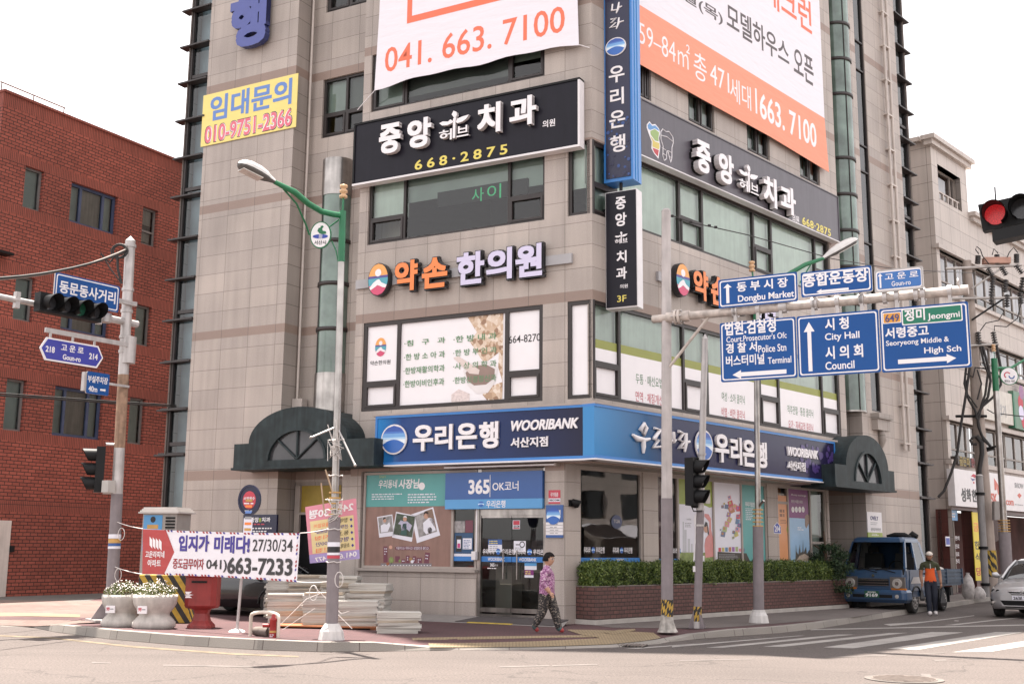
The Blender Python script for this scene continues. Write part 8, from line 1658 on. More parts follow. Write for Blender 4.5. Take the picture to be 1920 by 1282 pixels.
def plate(t, F, x0, x1, y, z0, z1, txt, mt_, tm, small=None):
 p = Plane(F(x0, y - .012, 0), 0); p.U = F.x.copy(); p.N = -F.y; p.O = F(0, y - .012, 0); p.O.z = 0; zz = lambda z: F.o.z + z * F.k; X = lambda x: x * F.k
 m_ = MB(); m_.pbox(p, X(x0), X(x1), zz(z0), zz(z1), -.01, .004, mt_); pl = m_.build('number_plate', t); m_ = MB(); h = z1 - z0
 m_.text(txt, p, X(x0 + .03), X(x1 - .03), zz(z0 + h * .12), zz(z0 + h * (.62 if small else .85)), .004, .008, tm, .03); small and m_.text(small, p, X(x0 + .08), X(x1 - .08), zz(z0 + h * .7), zz(z0 + h * .92), .004, .008, tm, .02); m_.build('lettering', pl)
# blue cab-over truck
TB = mat('faded blue truck paint', (.030, .07, .145), .35, var=.12, scale=2, coat=.3, streak=.1); TBD = mat('truck bed blue', (.055, .085, .13), .6, var=.25, streak=.3)
pw = gp(1720, 1149.5, .02); k_ = 1.12; az = R(39); F0 = Loc(pw, az, k_); F = Loc(F0(-.80, -.78, 0), az, k_)
t = thing('truck', F(0, 0, 0), 'faded blue cab over flatbed truck parked half on the pavement', 'truck', rz=0)
def loft(m_, secs, mt_, close=True, smooth=True):
 n = len(secs[0]); vs = [F(*p) for s in secs for p in s]; m_.add(vs, [(i * n + j, i * n + (j + 1) % n, (i + 1) * n + (j + 1) % n, (i + 1) * n + j) for i in range(len(secs) - 1) for j in range(n)], mt_, smooth)
 m_.add([F(*p) for p in secs[0]], [tuple(range(n))[::-1]], mt_); m_.add([F(*p) for p in secs[-1]], [tuple(range(n))], mt_)
def csec(z, x, y0, y1, r=.10):
 q = [(-x, y1), (-x, y0 + r), (-x + r * .3, y0 + r * .3), (-x + r, y0), (x - r, y0), (x - r * .3, y0 + r * .3), (x, y0 + r), (x, y1)]; return [(a, b, z) for a, b in q]
def _(m_): loft(m_, [csec(.42, .80, .02, 1.62), csec(.62, .82, -.02, 1.62), csec(.98, .83, .0, 1.62), csec(1.10, .83, .03, 1.60)], TB, smooth=False)
part(t, 'cab', _, bevel=.025)
def _(m_): loft(m_, [csec(1.80, .70, .36, 1.44), csec(1.88, .69, .38, 1.43), csec(1.93, .62, .46, 1.36)], TB, smooth=False)
part(t, 'cab_roof', _, bevel=.03)
def _(m_):
 for x in (-1, 1):
  for y0, y1, w_ in ((.03, .40, .09), (1.52, 1.36, .16), (.82, .88, .08)):
   m_.hexa([F(x * .83, y0, 1.08), F(x * .83, y0 + w_, 1.08), F(x * .78, y0 + w_, 1.08), F(x * .78, y0, 1.08), F(x * .70, y1, 1.82), F(x * .70, y1 + w_ * .8, 1.82), F(x * .66, y1 + w_ * .8, 1.82), F(x * .66, y1, 1.82)][::1 if x < 0 else 1], TB)
 lbox(m_, F, -.80, .80, 1.50, 1.58, 1.08, 1.82, TB, (.1, 0, -.12, .12))
part(t, 'pillar', _)
TGL = glass('truck window glass', (.48, .52, .52), .8)
def _(m_):
 m_.quad(F(-.80, .05, 1.10), F(.80, .05, 1.10), F(.68, .40, 1.82), F(-.68, .40, 1.82), TGL); m_.quad(F(.82, .85, 1.12), F(.82, 1.5, 1.12), F(.70, 1.40, 1.80), F(.70, .90, 1.80), TGL); m_.quad(F(-.82, 1.5, 1.12), F(-.82, .12, 1.12), F(-.70, .46, 1.80), F(-.70, 1.4, 1.80), TGL)
part(t, 'windshield', _); part(t, 'dash_panel', lambda m_: (m_.quad(F(-.79, .012, .98), F(.79, .012, .98), F(.80, .04, 1.13), F(-.80, .04, 1.13), BLKM),))
SEAT = mat('dark cab seat', (.05, .045, .045), .8)
def _(m_):
 for x in (-.42, .40): lbox(m_, F, x - .24, x + .24, 1.05, 1.28, 1.05, 1.52, SEAT, (.03, .0, .02, .02)); lbox(m_, F, x - .12, x + .12, 1.12, 1.22, 1.54, 1.70, SEAT, (.02, 0, 0, 0))
 lbox(m_, F, -.76, .76, .10, .42, 1.0, 1.12, BLKM); m_.tube([F(.42 + .19 * math.cos(a * .4), .52 + .06 * math.sin(a * .4), 1.17 + .16 * math.sin(a * .4)) for a in range(17)], .018, BLKM, 6); lbox(m_, F, -.18, .12, .10, .24, 1.125, 1.145, PALE)
part(t, 'interior', _)
part(t, 'wiper', lambda m_: [m_.tube([F(x, -.01, 1.08), F(x + .42, .06, 1.03 + .14)][::1], .012, BLKM, 5) for x in (-.42, .05)] and [m_.tube([F(x, .0, 1.13), F(x + .40, -.02, 1.03)], .014, BLKM, 5) for x in (-.30, .18)])
part(t, 'grille', lambda m_: (lbox(m_, F, -.40, .40, -.045, .0, .70, .86, BLKM), [lbox(m_, F, -.41, .41, -.055, -.04, z, z + .014, CHR) for z in (.70, .76, .83, .865)]))
part(t, 'emblem', lambda m_: m_.tube([F(0, -.045, .95), F(0, -.01, .95)], .04, CHR, 14))
def _(m_): loft(m_, [csec(.28, .80, -.06, .30), csec(.36, .86, -.14, .34), csec(.54, .86, -.14, .34), csec(.60, .83, -.10, .30)], TB, smooth=False)
part(t, 'bumper', _, bevel=.02); part(t, 'bumper_slot', lambda m_: lbox(m_, F, -.52, .52, -.148, -.1, .40, .48, BLKM))
for s_ in (-1, 1):
 h_ = part(t, 'headlight', lambda m_: (m_.tube([F(s_ * .62, -.06, .76), F(s_ * .62, .02, .76)], [.135, .15], HLMP, 20), m_.tube([F(s_ * .62, -.068, .76), F(s_ * .62, -.05, .76)], .055, CHR, 14))); part(t, 'headlight_surround', lambda m_: lbox(m_, F, s_ * .62 - .19, s_ * .62 + .19, -.022, .05, .63, .92, mat('dark lamp surround', (.16, .14, .13), .3, .3))); part(t, 'indicator', lambda m_: lbox(m_, F, min(s_ * .46, s_ * .83), max(s_ * .46, s_ * .83), -.03, .06, .59, .645, AMB)); part(t, 'fog_light', lambda m_: m_.tube([F(s_ * .64, -.155, .44), F(s_ * .64, -.1, .44)], .055, HLMP, 14))
 part(t, 'mirror', lambda m_: (lbox(m_, F, s_ * .98 - .07, s_ * .98 + .07, .02, .07, 1.12, 1.42, BLKM), m_.tube([F(s_ * .82, .15, 1.14), F(s_ * .98, .06, 1.2)], .015, BLKM, 6)))
 for y in (.70, 2.85): wheel(t, F, s_ * (.60 if y < 2 else .58), y, .31 if y < 2 else .29, .19 if y < 2 else .22, s_)
part(t, 'door', lambda m_: (m_.quad(F(.836, .28, .58), F(.836, 1.50, .58), F(.842, 1.50, 1.09), F(.842, .28, 1.09), TB), m_.quad(F(.846, .30, .76), F(.846, 1.5, .76), F(.849, 1.5, .92), F(.849, .5, .92), mat('silver side decal', (.50, .47, .46), .4, .3)))); part(t, 'door_handle', lambda m_: lbox(m_, F, .84, .87, 1.28, 1.42, .98, 1.02, BLKM)); part(t, 'wheel_arch', lambda m_: [m_.tube([F(s_ * .835, .70 + .38 * math.cos(R(a)), .31 + .38 * math.sin(R(a))) for a in range(0, 181, 20)], .03, BLKM, 6) for s_ in (1, -1)])
plate(t, F, -.20, .18, -.145, .40, .57, '9169', mat('green number plate', (.02, .09, .05), .4), WL, '충남82')
def _(m_):
 lbox(m_, F, -.80, .80, 1.66, 4.35, .66, .74, TBD); lbox(m_, F, .78, .83, 1.68, 4.33, .74, 1.10, TBD); lbox(m_, F, -.83, -.78, 1.68, 4.33, .74, 1.10, TBD); lbox(m_, F, -.78, .78, 4.30, 4.35, .74, 1.10, TBD); lbox(m_, F, -.78, .78, 1.66, 1.71, .74, 1.32, TBD)
 for z in (.82, .92, 1.02): lbox(m_, F, .83, .85, 1.70, 4.31, z, z + .04, TBD)
 for y in (1.72, 3.0, 4.27): lbox(m_, F, .83, .87, y, y + .05, .70, 1.12, TBD)
 lbox(m_, F, -.75, .75, 1.68, 1.73, 1.10, 1.34, mat('grey headboard', (.24, .22, .22), .6))
part(t, 'cargo_bed', _); part(t, 'chassis', lambda m_: (lbox(m_, F, -.36, .36, .4, 4.2, .42, .64, BLKM), lbox(m_, F, .60, .80, 1.75, 2.3, .38, .62, BLKM), lbox(m_, F, .62, .84, 3.3, 3.5, .40, .62, BLKM))); part(t, 'mudguard', lambda m_: [m_.tube([F(.70, 2.85 + .36 * math.cos(R(a)), .30 + .36 * math.sin(R(a))) for a in (20, 45, 70, 110, 135, 160)], .05, TBD, 6)] and [lbox(m_, F, .6, .82, y, y + .03, .22, .6, BLKM) for y in (2.44, 3.24)])
t = thing('cargo_sacks', F(0, 3, .8), 'pale sacks heaped in the bed of the blue truck', 'sacks'); SACK = mat('pale woven sack', (.50, .45, .42), .85, var=.2, scale=6)
for i, (x, y) in enumerate(((.35, 2.1), (.3, 2.8), (.35, 3.5), (-.3, 2.4), (-.3, 3.2), (.1, 3.0))):
 def _(m_):
  m_.tube([F(x - .30, y, .96 + .05 * (i % 2)), F(x - .2, y, 1.0), F(x, y + .03, 1.03), F(x + .2, y, 1.0), F(x + .3, y, .95)], [.05, .16, .20, .16, .05], SACK, 10)
 part(t, 'sack', _)
t = thing('tarpaulin_bundle', F(.2, 1.5, 1.95), 'black bundle lying on the truck cab roof', 'bundle'); part(t, 'bundle', lambda m_: (m_.tube([F(-.05, 1.15, 1.97), F(.15, 1.2, 2.0), F(.4, 1.25, 1.99), F(.55, 1.3, 1.95)], [.03, .07, .08, .03], BLKM, 10), m_.tube([F(.35, 1.55, 1.92), F(.5, 1.6, 2.0), F(.62, 1.6, 1.96)], [.05, .13, .06], BLKM, 10)))
t = thing('rubbish_sack', at(1816, 1095, 40), 'white plastic sack slumped behind the truck bed', 'sack'); b_ = at(1816, 1108, 38.5); part(t, 'sack', lambda m_: m_.lathe(b_, [(.13, -.25), (.2, -.1), (.19, .2), (.14, .42), (.05, .55), (.07, .6)], mat('white plastic sack', (.38, .35, .34), .5, var=.35, scale=9), 12, lambda a, z: 1 + .12 * math.sin(3 * a + 5 * z)))
t = thing('rubbish_sack', at(1838, 1112, 40), 'small white plastic bag on the pavement beside the utility pole', 'sack'); b_ = at(1836, 1116, 39.5); part(t, 'sack', lambda m_: m_.lathe(b_, [(.2, -.1), (.23, .05), (.15, .2), (.05, .3)], mat('white plastic sack', (.38, .35, .34), .5, var=.35, scale=9), 12, lambda a, z: 1 + .15 * math.sin(4 * a + 6 * z)))
# cars
def car(o, az, k, paint, label, txt=None, wheels=True):
 global F
 F = Loc(o, az, k); t = thing('parked_car' if not txt else 'car', o, label, 'car')
 ST = [(0, .55, .30, .62), (.04, .72, .25, .70), (.20, .84, .22, .76), (.55, .89, .20, .84), (1.15, .90, .20, .97), (1.6, .90, .20, 1.0), (3.2, .90, .20, 1.0), (3.9, .89, .22, 1.02), (4.35, .82, .28, .98), (4.5, .66, .36, .86)]
 def body(m_):
  secs = []
  for y, w_, zb, zt in ST: h = zt - zb; secs.append([(-w_ * .92, y, zb), (-w_, y, zb + h * .3), (-w_ * 1.0, y, zb + h * .6), (-w_ * .95, y, zb + h * .86), (-w_ * .72, y, zt), (0, y, zt + .035), (w_ * .72, y, zt), (w_ * .95, y, zb + h * .86), (w_, y, zb + h * .6), (w_, y, zb + h * .3), (w_ * .92, y, zb)])
  loft(m_, secs, paint)
 part(t, 'body', body)
 CT = [(1.12, .70, .97, .97), (1.55, .66, .99, 1.24), (1.95, .60, 1.0, 1.42), (2.4, .58, 1.0, 1.46), (3.0, .58, 1.0, 1.44), (3.6, .62, 1.0, 1.22), (4.0, .68, 1.02, 1.04)]
 def cab(m_):
  secs = [[(-.80 if 1.2 < y < 3.9 else -.72, y, zb - .04), (-w_ * 1.06, y, zb + (zt - zb) * .65), (-w_ * .85, y, zt), (w_ * .85, y, zt), (w_ * 1.06, y, zb + (zt - zb) * .65), (.80 if 1.2 < y < 3.9 else .72, y, zb - .04)] for y, w_, zb, zt in CT]; loft(m_, secs, DGL)
 part(t, 'windows', cab)
 def roof(m_):
  secs = [[(-w_ * .96, y, zt - .06), (-w_ * .86, y, zt + .012), (0, y, zt + .04), (w_ * .86, y, zt + .012), (w_ * .96, y, zt - .06)] for y, w_, zb, zt in CT[2:5]]; loft(m_, secs, paint)
  for s_ in (-1, 1):
   m_.tube([F(s_ * .74, 1.08, .97), F(s_ * .665, 1.52, 1.22), F(s_ * .57, 1.98, 1.42)], .035 * k, paint, 6); m_.tube([F(s_ * .57, 2.95, 1.43), F(s_ * .64, 3.55, 1.22), F(s_ * .70, 4.0, 1.02)], .045 * k, paint, 6); m_.tube([F(s_ * .80, 2.5, 1.0), F(s_ * .60, 2.5, 1.43)], .03 * k, BLKM, 6)
 part(t, 'roof', roof)
 for s_ in (-1, 1):
  for y in (.86, 3.55): wheel(t, F, s_ * .70, y, .32, .20, s_)
  part(t, 'headlight', lambda m_: m_.add([F(s_ * .46, .02, .58), F(s_ * .66, .07, .56), F(s_ * .84, .30, .64), F(s_ * .87, .52, .74), F(s_ * .80, .42, .79), F(s_ * .60, .10, .71)], [(0, 1, 2, 3, 4, 5) if s_ > 0 else (5, 4, 3, 2, 1, 0)], HLMP)); part(t, 'headlight_bowl', lambda m_: [m_.tube([F(s_ * x, y, .66), F(s_ * x, y - .035, .66)], .05 * k, BLKM, 12) for x, y in ((.62, .085), (.75, .19))])
  part(t, 'fog_light', lambda m_: (m_.add([F(s_ * .62, .03, .34), F(s_ * .80, .10, .36), F(s_ * .85, .20, .48), F(s_ * .74, .045, .44)], [(0, 1, 2, 3) if s_ > 0 else (3, 2, 1, 0)], BLKM), m_.tube([F(s_ * .74, .07, .39), F(s_ * .74, .0, .39)], .035 * k, HLMP, 10))); part(t, 'mirror', lambda m_: m_.tube([F(s_ * .86, 1.42, 1.0), F(s_ * .95, 1.38, 1.05), F(s_ * 1.05, 1.38, 1.06)], [.03 * k, .08 * k, .05 * k], paint, 10))
  part(t, 'wheel_arch', lambda m_: [m_.tube([F(s_ * .885, yc + .36 * math.cos(R(a)), .30 + .36 * math.sin(R(a))) for a in range(0, 181, 20)], .03 * k, BLKM, 6) for yc in (.86, 3.55)])
 part(t, 'grille', lambda m_: (m_.add([F(-.56, -.012, .44), F(.56, -.012, .44), F(.44, .005, .27), F(-.44, .005, .27)], [(3, 2, 1, 0)], BLKM), m_.add([F(-.36, -.004, .66), F(.36, -.004, .66), F(.28, -.012, .585), F(-.28, -.012, .585)], [(3, 2, 1, 0)], BLKM), m_.tube([F(-.36, -.01, .665), F(0, -.03, .665), F(.36, -.01, .665)], .014 * k, CHR, 6), m_.tube([F(-.30, -.02, .61), F(.30, -.02, .61)], .012 * k, CHR, 6)))
 part(t, 'badge', lambda m_: (m_.tube([F(-.06 + .0, -.03, .62), F(.06, -.03, .68)], .012 * k, CHR, 6), m_.tube([F(.07 * math.cos(a * .5), -.03, .65 + .045 * math.sin(a * .5)) for a in range(14)], .010 * k, CHR, 5)))
 if txt: plate(t, F, -.26, .26, -.03, .455, .565, txt, PALE, BLK)
 return t
SILV = mat('silver car paint', (.44, .43, .44), .28, .45, var=.03, coat=.6); BPNT = mat('black car paint', (.012, .012, .014), .2, var=.05, coat=.6)
ow_ = gp(1920, 1160, 0); az = R(36); fr = Loc(ow_, az, 1.08); car(fr(0, .1, 0), az, 1.08, SILV, 'silver saloon car coming in at the right edge of the road', '26보 7183')
u_ = u_at(PL, 505, 1140, 1.95) + .86; car(PL.P(u_, .14, 1.03), R(-61.17), 1.0, BPNT, 'black car parked on the pavement behind the apartment banner')
# ------------------------------------------------------------------ people
def figure(name, label, o, az, H, J, bones, regions, head, extra, cloth_child=None):
 """Body grown from a posed skeleton by the Skin modifier; joints in units of body height, x to the figure's left, y forward."""
 fw = Vector((math.sin(az), math.cos(az), 0)); lf = Vector((-fw.y, fw.x, 0)); W = lambda p: Vector((p[0] * lf.x + p[1] * fw.x, p[0] * lf.y + p[1] * fw.y, p[2])) * H
 t = thing(name, o, label, 'person'); names = list(J); me = bpy.data.meshes.new('skin'); me.from_pydata([W(J[n][0]) for n in names], [(names.index(a), names.index(b)) for a, b in bones], [])
 ob = bpy.data.objects.new('skin', me); col.objects.link(ob); md = ob.modifiers.new('s', 'SKIN'); md.use_smooth_shade = True; sd = ob.modifiers.new('u', 'SUBSURF'); sd.levels = 2; sd.render_levels = 2
 for i, n in enumerate(names): v = me.skin_vertices[0].data[i]; v.radius = (J[n][1] * H, (J[n][2] if len(J[n]) > 2 else J[n][1]) * H); v.use_root = n == 'pelvis'
 dg = bpy.context.evaluated_depsgraph_get(); ev = bpy.data.meshes.new_from_object(ob.evaluated_get(dg)); bpy.data.objects.remove(ob)
 mb = MB(); vs = [v.co + o for v in ev.vertices]
 def near(c):
  best = None
  for a, b in bones:
   A, B = W(J[a][0]), W(J[b][0]); d = B - A; tt = max(0, min(1, (c - A).dot(d) / max(d.length_squared, 1e-9))); q = (c - A - d * tt).length - (J[a][1] * (1 - tt) + J[b][1] * tt) * H
   if best is None or q < best[0]: best = (q, a, b, tt)
  return best[1], best[2], best[3]
 off = len(mb.v); mb.v += vs
 for p in ev.polygons:
  c = p.center; mb.f.append(list(p.vertices)); mb.m.append(regions(near(c), c.z / H)); mb.sm.append(True)
 # head: egg with nose, eyes, mouth and ears
 hc, hr, turn = head['c'], head['r'], head.get('turn', 0); hf = Vector((math.sin(az + turn), math.cos(az + turn), 0)); hl = Vector((-hf.y, hf.x, 0)); C_ = o + W(hc); SKN = head['skin']; n, mm = 20, 14; g = []
 for i in range(mm + 1):
  ph = math.pi * i / mm; z = math.cos(ph); rr_ = math.sin(ph)
  for j in range(n):
   a = 2 * math.pi * j / n; x, y = rr_ * math.cos(a), rr_ * math.sin(a); kx = .76 * (1 - .20 * max(0, -z)); ky_ = .92 * (1 - .10 * max(0, -z)); f_ = y * ky_
   if y > .55: f_ = .52 + (f_ - .52) * .75 if f_ > .52 else f_
   nb = math.exp(-((x / .13) ** 2 + ((z + .12) / .2) ** 2)) * (y > 0); f_ += .17 * nb - .06 * math.exp(-(((abs(x) - .32) / .15) ** 2 + ((z - .08) / .12) ** 2)) * (y > 0)
   g.append(C_ + (hl * (x * kx) + hf * f_ + Vector((0, 0, z))) * hr * H)
 mb.add(g, [(i * n + j, i * n + (j + 1) % n, (i + 1) * n + (j + 1) % n, (i + 1) * n + j)[::-1] for i in range(mm) for j in range(n)], SKN, True)
 hp = lambda x, y, z: C_ + (hl * x + hf * y + Vector((0, 0, z))) * hr * H
 for s_ in (-1, 1): mb.tube([hp(s_ * .36, .66, .08), hp(s_ * .18, .74, .07)], [.05 * hr * H, .06 * hr * H], BLK, 6); mb.tube([hp(s_ * .72, -.02, .12), hp(s_ * .78, -.08, -.05), hp(s_ * .72, -.02, -.2)], [.06 * hr * H, .1 * hr * H, .05 * hr * H], SKN, 6); mb.tube([hp(s_ * .42, .66, .24), hp(s_ * .14, .78, .25)], .035 * hr * H, mat('dark brow', (.05, .035, .03), .8), 5)
 mb.tube([hp(-.2, .70, -.42), hp(0, .76, -.41), hp(.2, .70, -.42)], [.03 * hr * H, .05 * hr * H, .03 * hr * H], mat('lip', (.38, .13, .11), .5), 6)
 # hands
 for pw_, pdir, side in extra.get('hands', ()):
  A = o + W(pw_); d = W(pdir).normalized(); out = W(side).normalized(); nn = d.cross(out).normalized(); u_ = H * .01
  mb.tube([A, A + d * u_ * 2.4, A + d * u_ * 4.6], [u_ * 1.5, u_ * 2.0, u_ * 1.7], SKN, 8)
  for k, L in enumerate((3.6, 4.3, 4.0, 3.2)):
   b0 = A + d * u_ * 4.4 + out * u_ * (1.35 - .9 * k); mb.tube([b0, b0 + d * u_ * L * .5 + nn * u_ * .5, b0 + d * u_ * L * .85 + nn * u_ * 1.6], [u_ * .55, u_ * .5, u_ * .38], SKN, 6)
  b0 = A + d * u_ * 1.6 + out * u_ * 1.6; mb.tube([b0, b0 + d * u_ * 1.8 + out * u_ * 1.2 + nn * u_ * .8, b0 + d * u_ * 3.2 + out * u_ * 1.2 + nn * u_ * 1.8], [u_ * .6, u_ * .55, u_ * .42], SKN, 6)
 mb.build('body', t)
 return t, W, hp, hr * H, hl, hf, o
def hairball(name, t, hp, hrad, mt_, fn, n=24, mm=14, sc=(.86, 1.0, 1.06)):
 m_ = MB(); g = []; keep = []
 for i in range(mm + 1):
  ph = math.pi * i / mm
  for j in range(n): a = 2 * math.pi * j / n; x, y, z = math.sin(ph) * math.cos(a), math.sin(ph) * math.sin(a), math.cos(ph); w_ = 1 + .05 * math.sin(7 * a + 5 * ph) + .03 * math.sin(13 * a); g.append(hp(x * sc[0] * w_, y * sc[1] * w_, z * sc[2] * w_)); keep.append(fn(x, y, z))
 f = [(i * n + j, i * n + (j + 1) % n, (i + 1) * n + (j + 1) % n, (i + 1) * n + j)[::-1] for i in range(mm) for j in range(n)]
 m_.add(g, [q for q in f if sum(keep[k] for k in q) >= 3], mt_, True); m_.build(name, t)
def printed(name, cols, scale, rough=.8, stretch=(1, 1, 1)):
 mt, t_, b_, N, Lk = _nodes(name); tc = N.new('ShaderNodeTexCoord'); mp = N.new('ShaderNodeMapping'); mp.inputs['Scale'].default_value = stretch; Lk.new(tc.outputs['Object'], mp.inputs[0]); nz = N.new('ShaderNodeTexNoise'); nz.inputs['Scale'].default_value = scale; nz.inputs['Detail'].default_value = 2; nz.inputs['Distortion'].default_value = 1.5; Lk.new(mp.outputs[0], nz.inputs['Vector']); cr = N.new('ShaderNodeValToRGB'); cr.color_ramp.interpolation = 'CONSTANT'; e = cr.color_ramp.elements
 e[0].color = (*cols[0], 1); e[1].position = .60; e[1].color = (*cols[-1], 1)
 for i, c in enumerate(cols[1:-1]): q = e.new(.40 + i * .20 / max(1, len(cols) - 2)); q.color = (*c, 1)
 Lk.new(nz.outputs[0], cr.inputs[0]); Lk.new(cr.outputs[0], b_.inputs['Base Color']); b_.inputs['Roughness'].default_value = rough; return mt
SKIN = mat('skin', (.50, .29, .20), .5, var=.06); SKIN2 = mat('tanned skin', (.34, .18, .115), .5, var=.06)
HAIR = mat('black permed hair', (.010, .008, .008), .7, var=.3, scale=40, spec=.12)
BLOU = printed('mauve print blouse', ((.10, .035, .09), (.26, .085, .21), (.42, .20, .35), (.62, .50, .56)), 30); TROU = printed('black and beige print trousers', ((.014, .012, .014), (.02, .018, .02), (.03, .026, .026), (.36, .30, .25)), 20, stretch=(1, 1, 2.6))
SHOE = mat('teal and red shoes', (.05, .09, .09), .6, var=.3); SHOR = mat('red shoe upper', (.32, .04, .04), .6, var=.2)
# woman striding to the right
fo = gs(1040, 1187); ow = gs(1024, 1186); ow.z = .02 * 0 + gs(1040, 1187).z; Hw = 1.53
J = {'pelvis': ((0, 0, .50), .105, .108), 'belly': ((0, .012, .58), .112, .118), 'chest': ((0, .014, .70), .108, .105), 'shl': ((0, -.004, .775), .08, .07), 'neck': ((0, .008, .835), .034), 'head0': ((0, .02, .87), .036),
  'sL': ((.095, .0, .765), .047), 'eL': ((.125, -.055, .63), .042), 'wL': ((.12, -.01, .53), .022), 'sR': ((-.095, .005, .765), .047), 'eR': ((-.135, -.02, .63), .043), 'fR': ((-.13, .02, .575), .036), 'wR': ((-.12, .075, .50), .022),
  'hL': ((.052, .01, .475), .082), 'kL': ((.05, .10, .275), .066), 'aL': ((.05, .155, .055), .045), 'tL': ((.05, .22, .02), .022), 'hR': ((-.052, -.01, .475), .082), 'kR': ((-.05, -.035, .275), .066), 'aR': ((-.05, -.145, .075), .043), 'tR': ((-.05, -.09, .022), .022)}
Bn = [('pelvis', 'belly'), ('belly', 'chest'), ('chest', 'shl'), ('shl', 'neck'), ('neck', 'head0'), ('shl', 'sL'), ('sL', 'eL'), ('eL', 'wL'), ('shl', 'sR'), ('sR', 'eR'), ('eR', 'fR'), ('fR', 'wR'), ('pelvis', 'hL'), ('hL', 'kL'), ('kL', 'aL'), ('aL', 'tL'), ('pelvis', 'hR'), ('hR', 'kR'), ('kR', 'aR'), ('aR', 'tR')]
def reg(n, z):
 a, b, tt = n
 if b in ('tL', 'tR'): return SHOR if tt > .45 else SHOE
 if b in ('aL', 'aR') and tt > .96: return SHOE
 if b in ('wR',) or (b == 'wL' and tt > .5): return SKIN if tt > .25 or b == 'wR' else BLOU
 if b in ('neck', 'head0'): return SKIN if z > .815 else BLOU
 if z > .475 and b not in ('kL', 'kR', 'aL', 'aR'): return BLOU
 return TROU
azw = R(103)
t, W, hp, hr_, hl, hf, o_ = figure('person', 'person with short dark hair in a mauve print blouse walking past the doors', ow, azw, Hw, J, Bn, reg, {'c': (0, .035, .912), 'r': .078, 'skin': SKIN, 'turn': .25}, {'hands': [((-.12, .075, .505), (.0, .5, -.75), (0, .6, .4)), ((.12, -.01, .535), (0, .2, -1), (0, 1, .2))]})
hairball('hair', t, hp, hr_, HAIR, lambda x, y, z: (y < .35 and z > -.35) or z > .38, sc=(.92, 1.08, 1.16))
part(t, 'glasses', lambda m_: ([m_.tube([hp(s_ * .36 + .19 * math.cos(a * .6), .80, .08 + .15 * math.sin(a * .6)) for a in range(12)], .0035, CHR, 5) for s_ in (-1, 1)], m_.tube([hp(-.18, .82, .1), hp(.18, .82, .1)], .0035, CHR, 5), [m_.tube([hp(s_ * .54, .76, .1), hp(s_ * .76, .0, .14)], .0035, CHR, 5) for s_ in (-1, 1)]))
part(t, 'collar', lambda m_: m_.tube([o_ + W((.045 * math.cos(a * .45), .012 + .045 * math.sin(a * .45), .822 - .012 * math.sin(a * .45))) for a in range(15)], .007, WL, 6))
# man with a cap walking along the truck
om = gp(1748, 1153, 0); Hm = 1.80
J2 = {'pelvis': ((0, 0, .52), .078, .066), 'belly': ((0, .01, .60), .080, .068), 'chest': ((0, .0, .71), .092, .07), 'shl': ((0, -.005, .79), .075, .055), 'neck': ((0, .008, .84), .032), 'head0': ((0, .02, .87), .034),
  'sL': ((.112, .0, .785), .042), 'eL': ((.15, -.02, .63), .030), 'wL': ((.155, .02, .49), .020), 'sR': ((-.112, .0, .785), .042), 'eR': ((-.14, -.01, .63), .030), 'wR': ((-.13, .02, .49), .020),
  'hL': ((.05, 0, .49), .062), 'kL': ((.05, .035, .28), .05), 'aL': ((.05, -.02, .06), .04), 'tL': ((.055, .05, .018), .022), 'hR': ((-.05, 0, .49), .062), 'kR': ((-.045, .05, .28), .05), 'aR': ((-.04, .06, .05), .04), 'tR': ((-.045, .13, .018), .022)}
B2_ = [b for b in Bn if 'fR' not in b] + [('eR', 'wR')]
ORS_ = mat('orange polo cloth', (.66, .095, .015), .8, var=.08); OLS = mat('dark olive polo cloth', (.045, .05, .022), .8, var=.15); JEAN = mat('dark navy trousers', (.012, .015, .028), .8, var=.25, scale=6)
def reg2(n, z):
 a, b, tt = n
 if b in ('tL', 'tR'): return WLS
 if b in ('wL', 'wR'): return SKIN2
 if b in ('eL', 'eR'): return OLS if tt < .55 else SKIN2
 if b in ('neck', 'head0'): return SKIN2 if z > .825 else OLS
 if b in ('kL', 'kR', 'aL', 'aR') or z < .525: return JEAN
 return ORS_ if z < .715 else OLS
azm = math.atan2(-om.x, -om.y) - .12
t, W, hp, hr_, hl, hf, o_ = figure('person', 'person in a pale cap and orange and olive polo shirt beside the truck, carrying bags', om, azm, Hm, J2, B2_, reg2, {'c': (0, .03, .918), 'r': .066, 'skin': SKIN2, 'turn': .15}, {'hands': [((.155, .02, .495), (0, .05, -1), (0, 1, .1)), ((-.13, .02, .495), (0, .05, -1), (0, 1, .1))]})
CAPM = mat('pale cream cap', (.62, .56, .50), .8, var=.2, scale=20)
def _(m_):
 n = 18; g = [hp(.84 * math.sin(p) * math.cos(a), .98 * math.sin(p) * math.sin(a), .30 + .80 * math.cos(p)) for p in [R(x) for x in (0, 25, 50, 75, 90)] for a in [2 * math.pi * j / n for j in range(n)]]
 m_.add(g, [(i * n + j, i * n + (j + 1) % n, (i + 1) * n + (j + 1) % n, (i + 1) * n + j)[::-1] for i in range(4) for j in range(n)], CAPM, True)
 br_ = [hp(.72 * math.cos(R(a)), .62 * math.sin(R(a)) + .15, .30) for a in range(0, 181, 20)] + [hp(.66 * math.cos(R(a)), 1.05 * math.sin(R(a)) + .35, .20) for a in range(180, -1, -20)]
 m_.add(br_ + [p - Vector((0, 0, .008)) for p in br_], [tuple(range(20)), tuple(range(39, 19, -1))] + [(i, i + 20, (i + 1) % 20 + 20, (i + 1) % 20) for i in range(20)], CAPM)
part(t, 'cap', _); hairball('hair', t, hp, hr_, mat('greying hair', (.06, .055, .05), .7), lambda x, y, z: y < .1 and -.5 < z < .35, sc=(.83, .98, 1.02))
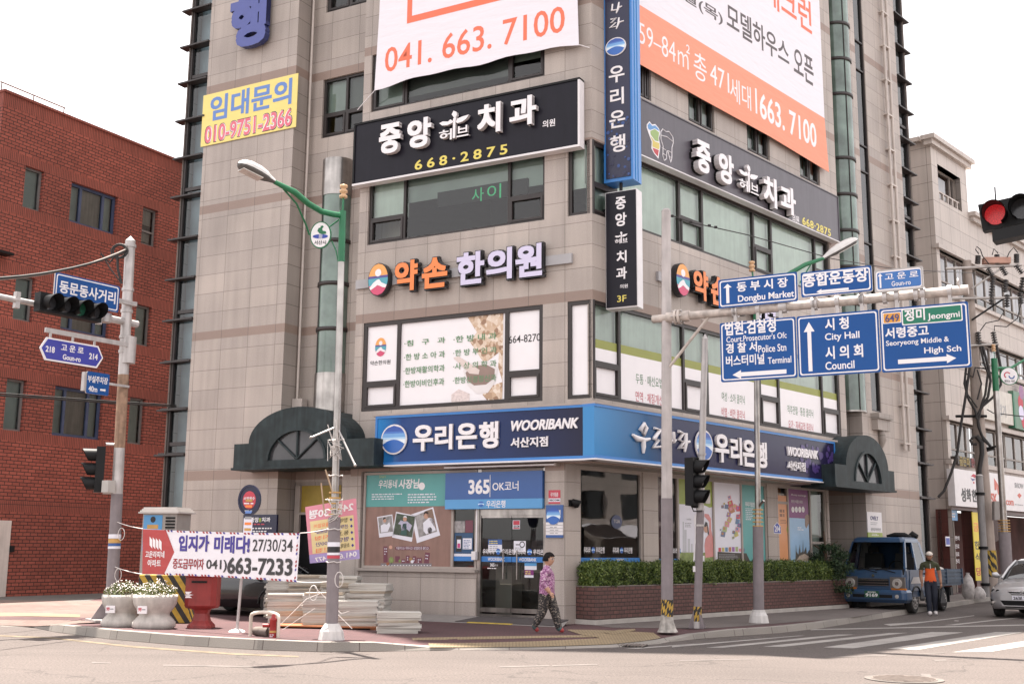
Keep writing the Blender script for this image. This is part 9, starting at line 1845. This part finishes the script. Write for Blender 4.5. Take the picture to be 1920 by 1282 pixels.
part(t, 'collar', lambda m_: m_.tube([o_ + W((.045 * math.cos(a * .45), .012 + .045 * math.sin(a * .45), .835 - .014 * math.sin(a * .45))) for a in range(15)], .014, OLS, 6)); part(t, 'placket', lambda m_: m_.tube([o_ + W((0, .075, .80)), o_ + W((0, .088, .74)), o_ + W((0, .088, .72))], [.006, .012, .008], WLS, 6))
for s_, lab, sc in ((1, 'large dark carrier bag in the walking person\'s left hand', 1.0), (-1, 'smaller dark bag in the right hand of the walking person by the truck', .75)):
 hx_ = .155 if s_ > 0 else -.13; b_ = o_ + W((hx_ + .01 * s_, .03, .44)); t = thing('carrier_bag', b_ - Vector((0, 0, .45)), lab, 'bag'); BAGM = mat('dark carrier bag', (.022, .02, .021), .5, var=.2)
 part(t, 'bag', lambda m_: m_.add([b_ + W(((x * .045) * sc, y * .085 * sc, -z)) for z, x, y in ((.06, .25, .5), (.06, .25, -.5), (.06, -.25, -.5), (.06, -.25, .5), (.24 * sc, 1, 1.1), (.24 * sc, 1, -1.1), (.24 * sc, -1, -1.1), (.24 * sc, -1, 1.1), (.29 * sc, .8, 1), (.29 * sc, .8, -1), (.29 * sc, -.8, -1), (.29 * sc, -.8, 1))], [(0, 1, 5, 4), (1, 2, 6, 5), (2, 3, 7, 6), (3, 0, 4, 7), (4, 5, 9, 8), (5, 6, 10, 9), (6, 7, 11, 10), (7, 4, 8, 11), (8, 9, 10, 11), (0, 3, 2, 1)], BAGM))
 part(t, 'strap', lambda m_: [m_.tube([b_ + W((0, y, -.065)), b_ + W((0, 0, .0)), b_ + W((0, -y, -.065))], .008, BAGM, 6) for y in (.03,)])
# the other side of the side street, mirrored in the shop glass
o_ = CORNER + PR.N * 25; PX = Plane((o_.x, o_.y), AR + math.pi); t = thing('shop_building', PX.P(-20, 0), 'long dim brown shop row across the side street, seen only mirrored in the corner glass', 'building')
part(t, 'wall', lambda m_: wall(m_, PX, -60, 4, 0, 8, [(-60 + k * 4 + .8, -60 + k * 4 + 3.2, z, z + 1.6) for k in range(15) for z in (3.6, 6)] , GRN, [], .2)); part(t, 'window', lambda m_: m_.prect(PX, -60, 12, 3, 8, -.2, DGL)); part(t, 'awning', lambda m_: [m_.add([PX.P(-58 + k * 6 + 5.4 * x, 2.5 + .7 * math.sin(math.pi * x), y) for y in (.05, 2.6) for x in [j / 8 for j in range(9)]], [(j, j + 1, j + 10, j + 9) for j in range(8)], PALE) for k in range(11)])
# tall block added out of view behind the bank to shade the pavement
PT = Plane((3.0, 47.5), R(90)); t = thing('shadow_block', PT.P(5, 0), 'tall plain block added unseen behind the bank building to cast shade', 'building')
part(t, 'wall', lambda m_: m_.pbox(PT, 0, 11, 0, 50, -14, 0, GRN)); part(t, 'window', lambda m_: [m_.pbox(PT, u, u + 1.6, z, z + 1.5, -.1, .03, DGL) for u in (1, 4.5, 8) for z in range(2, 48, 3)])
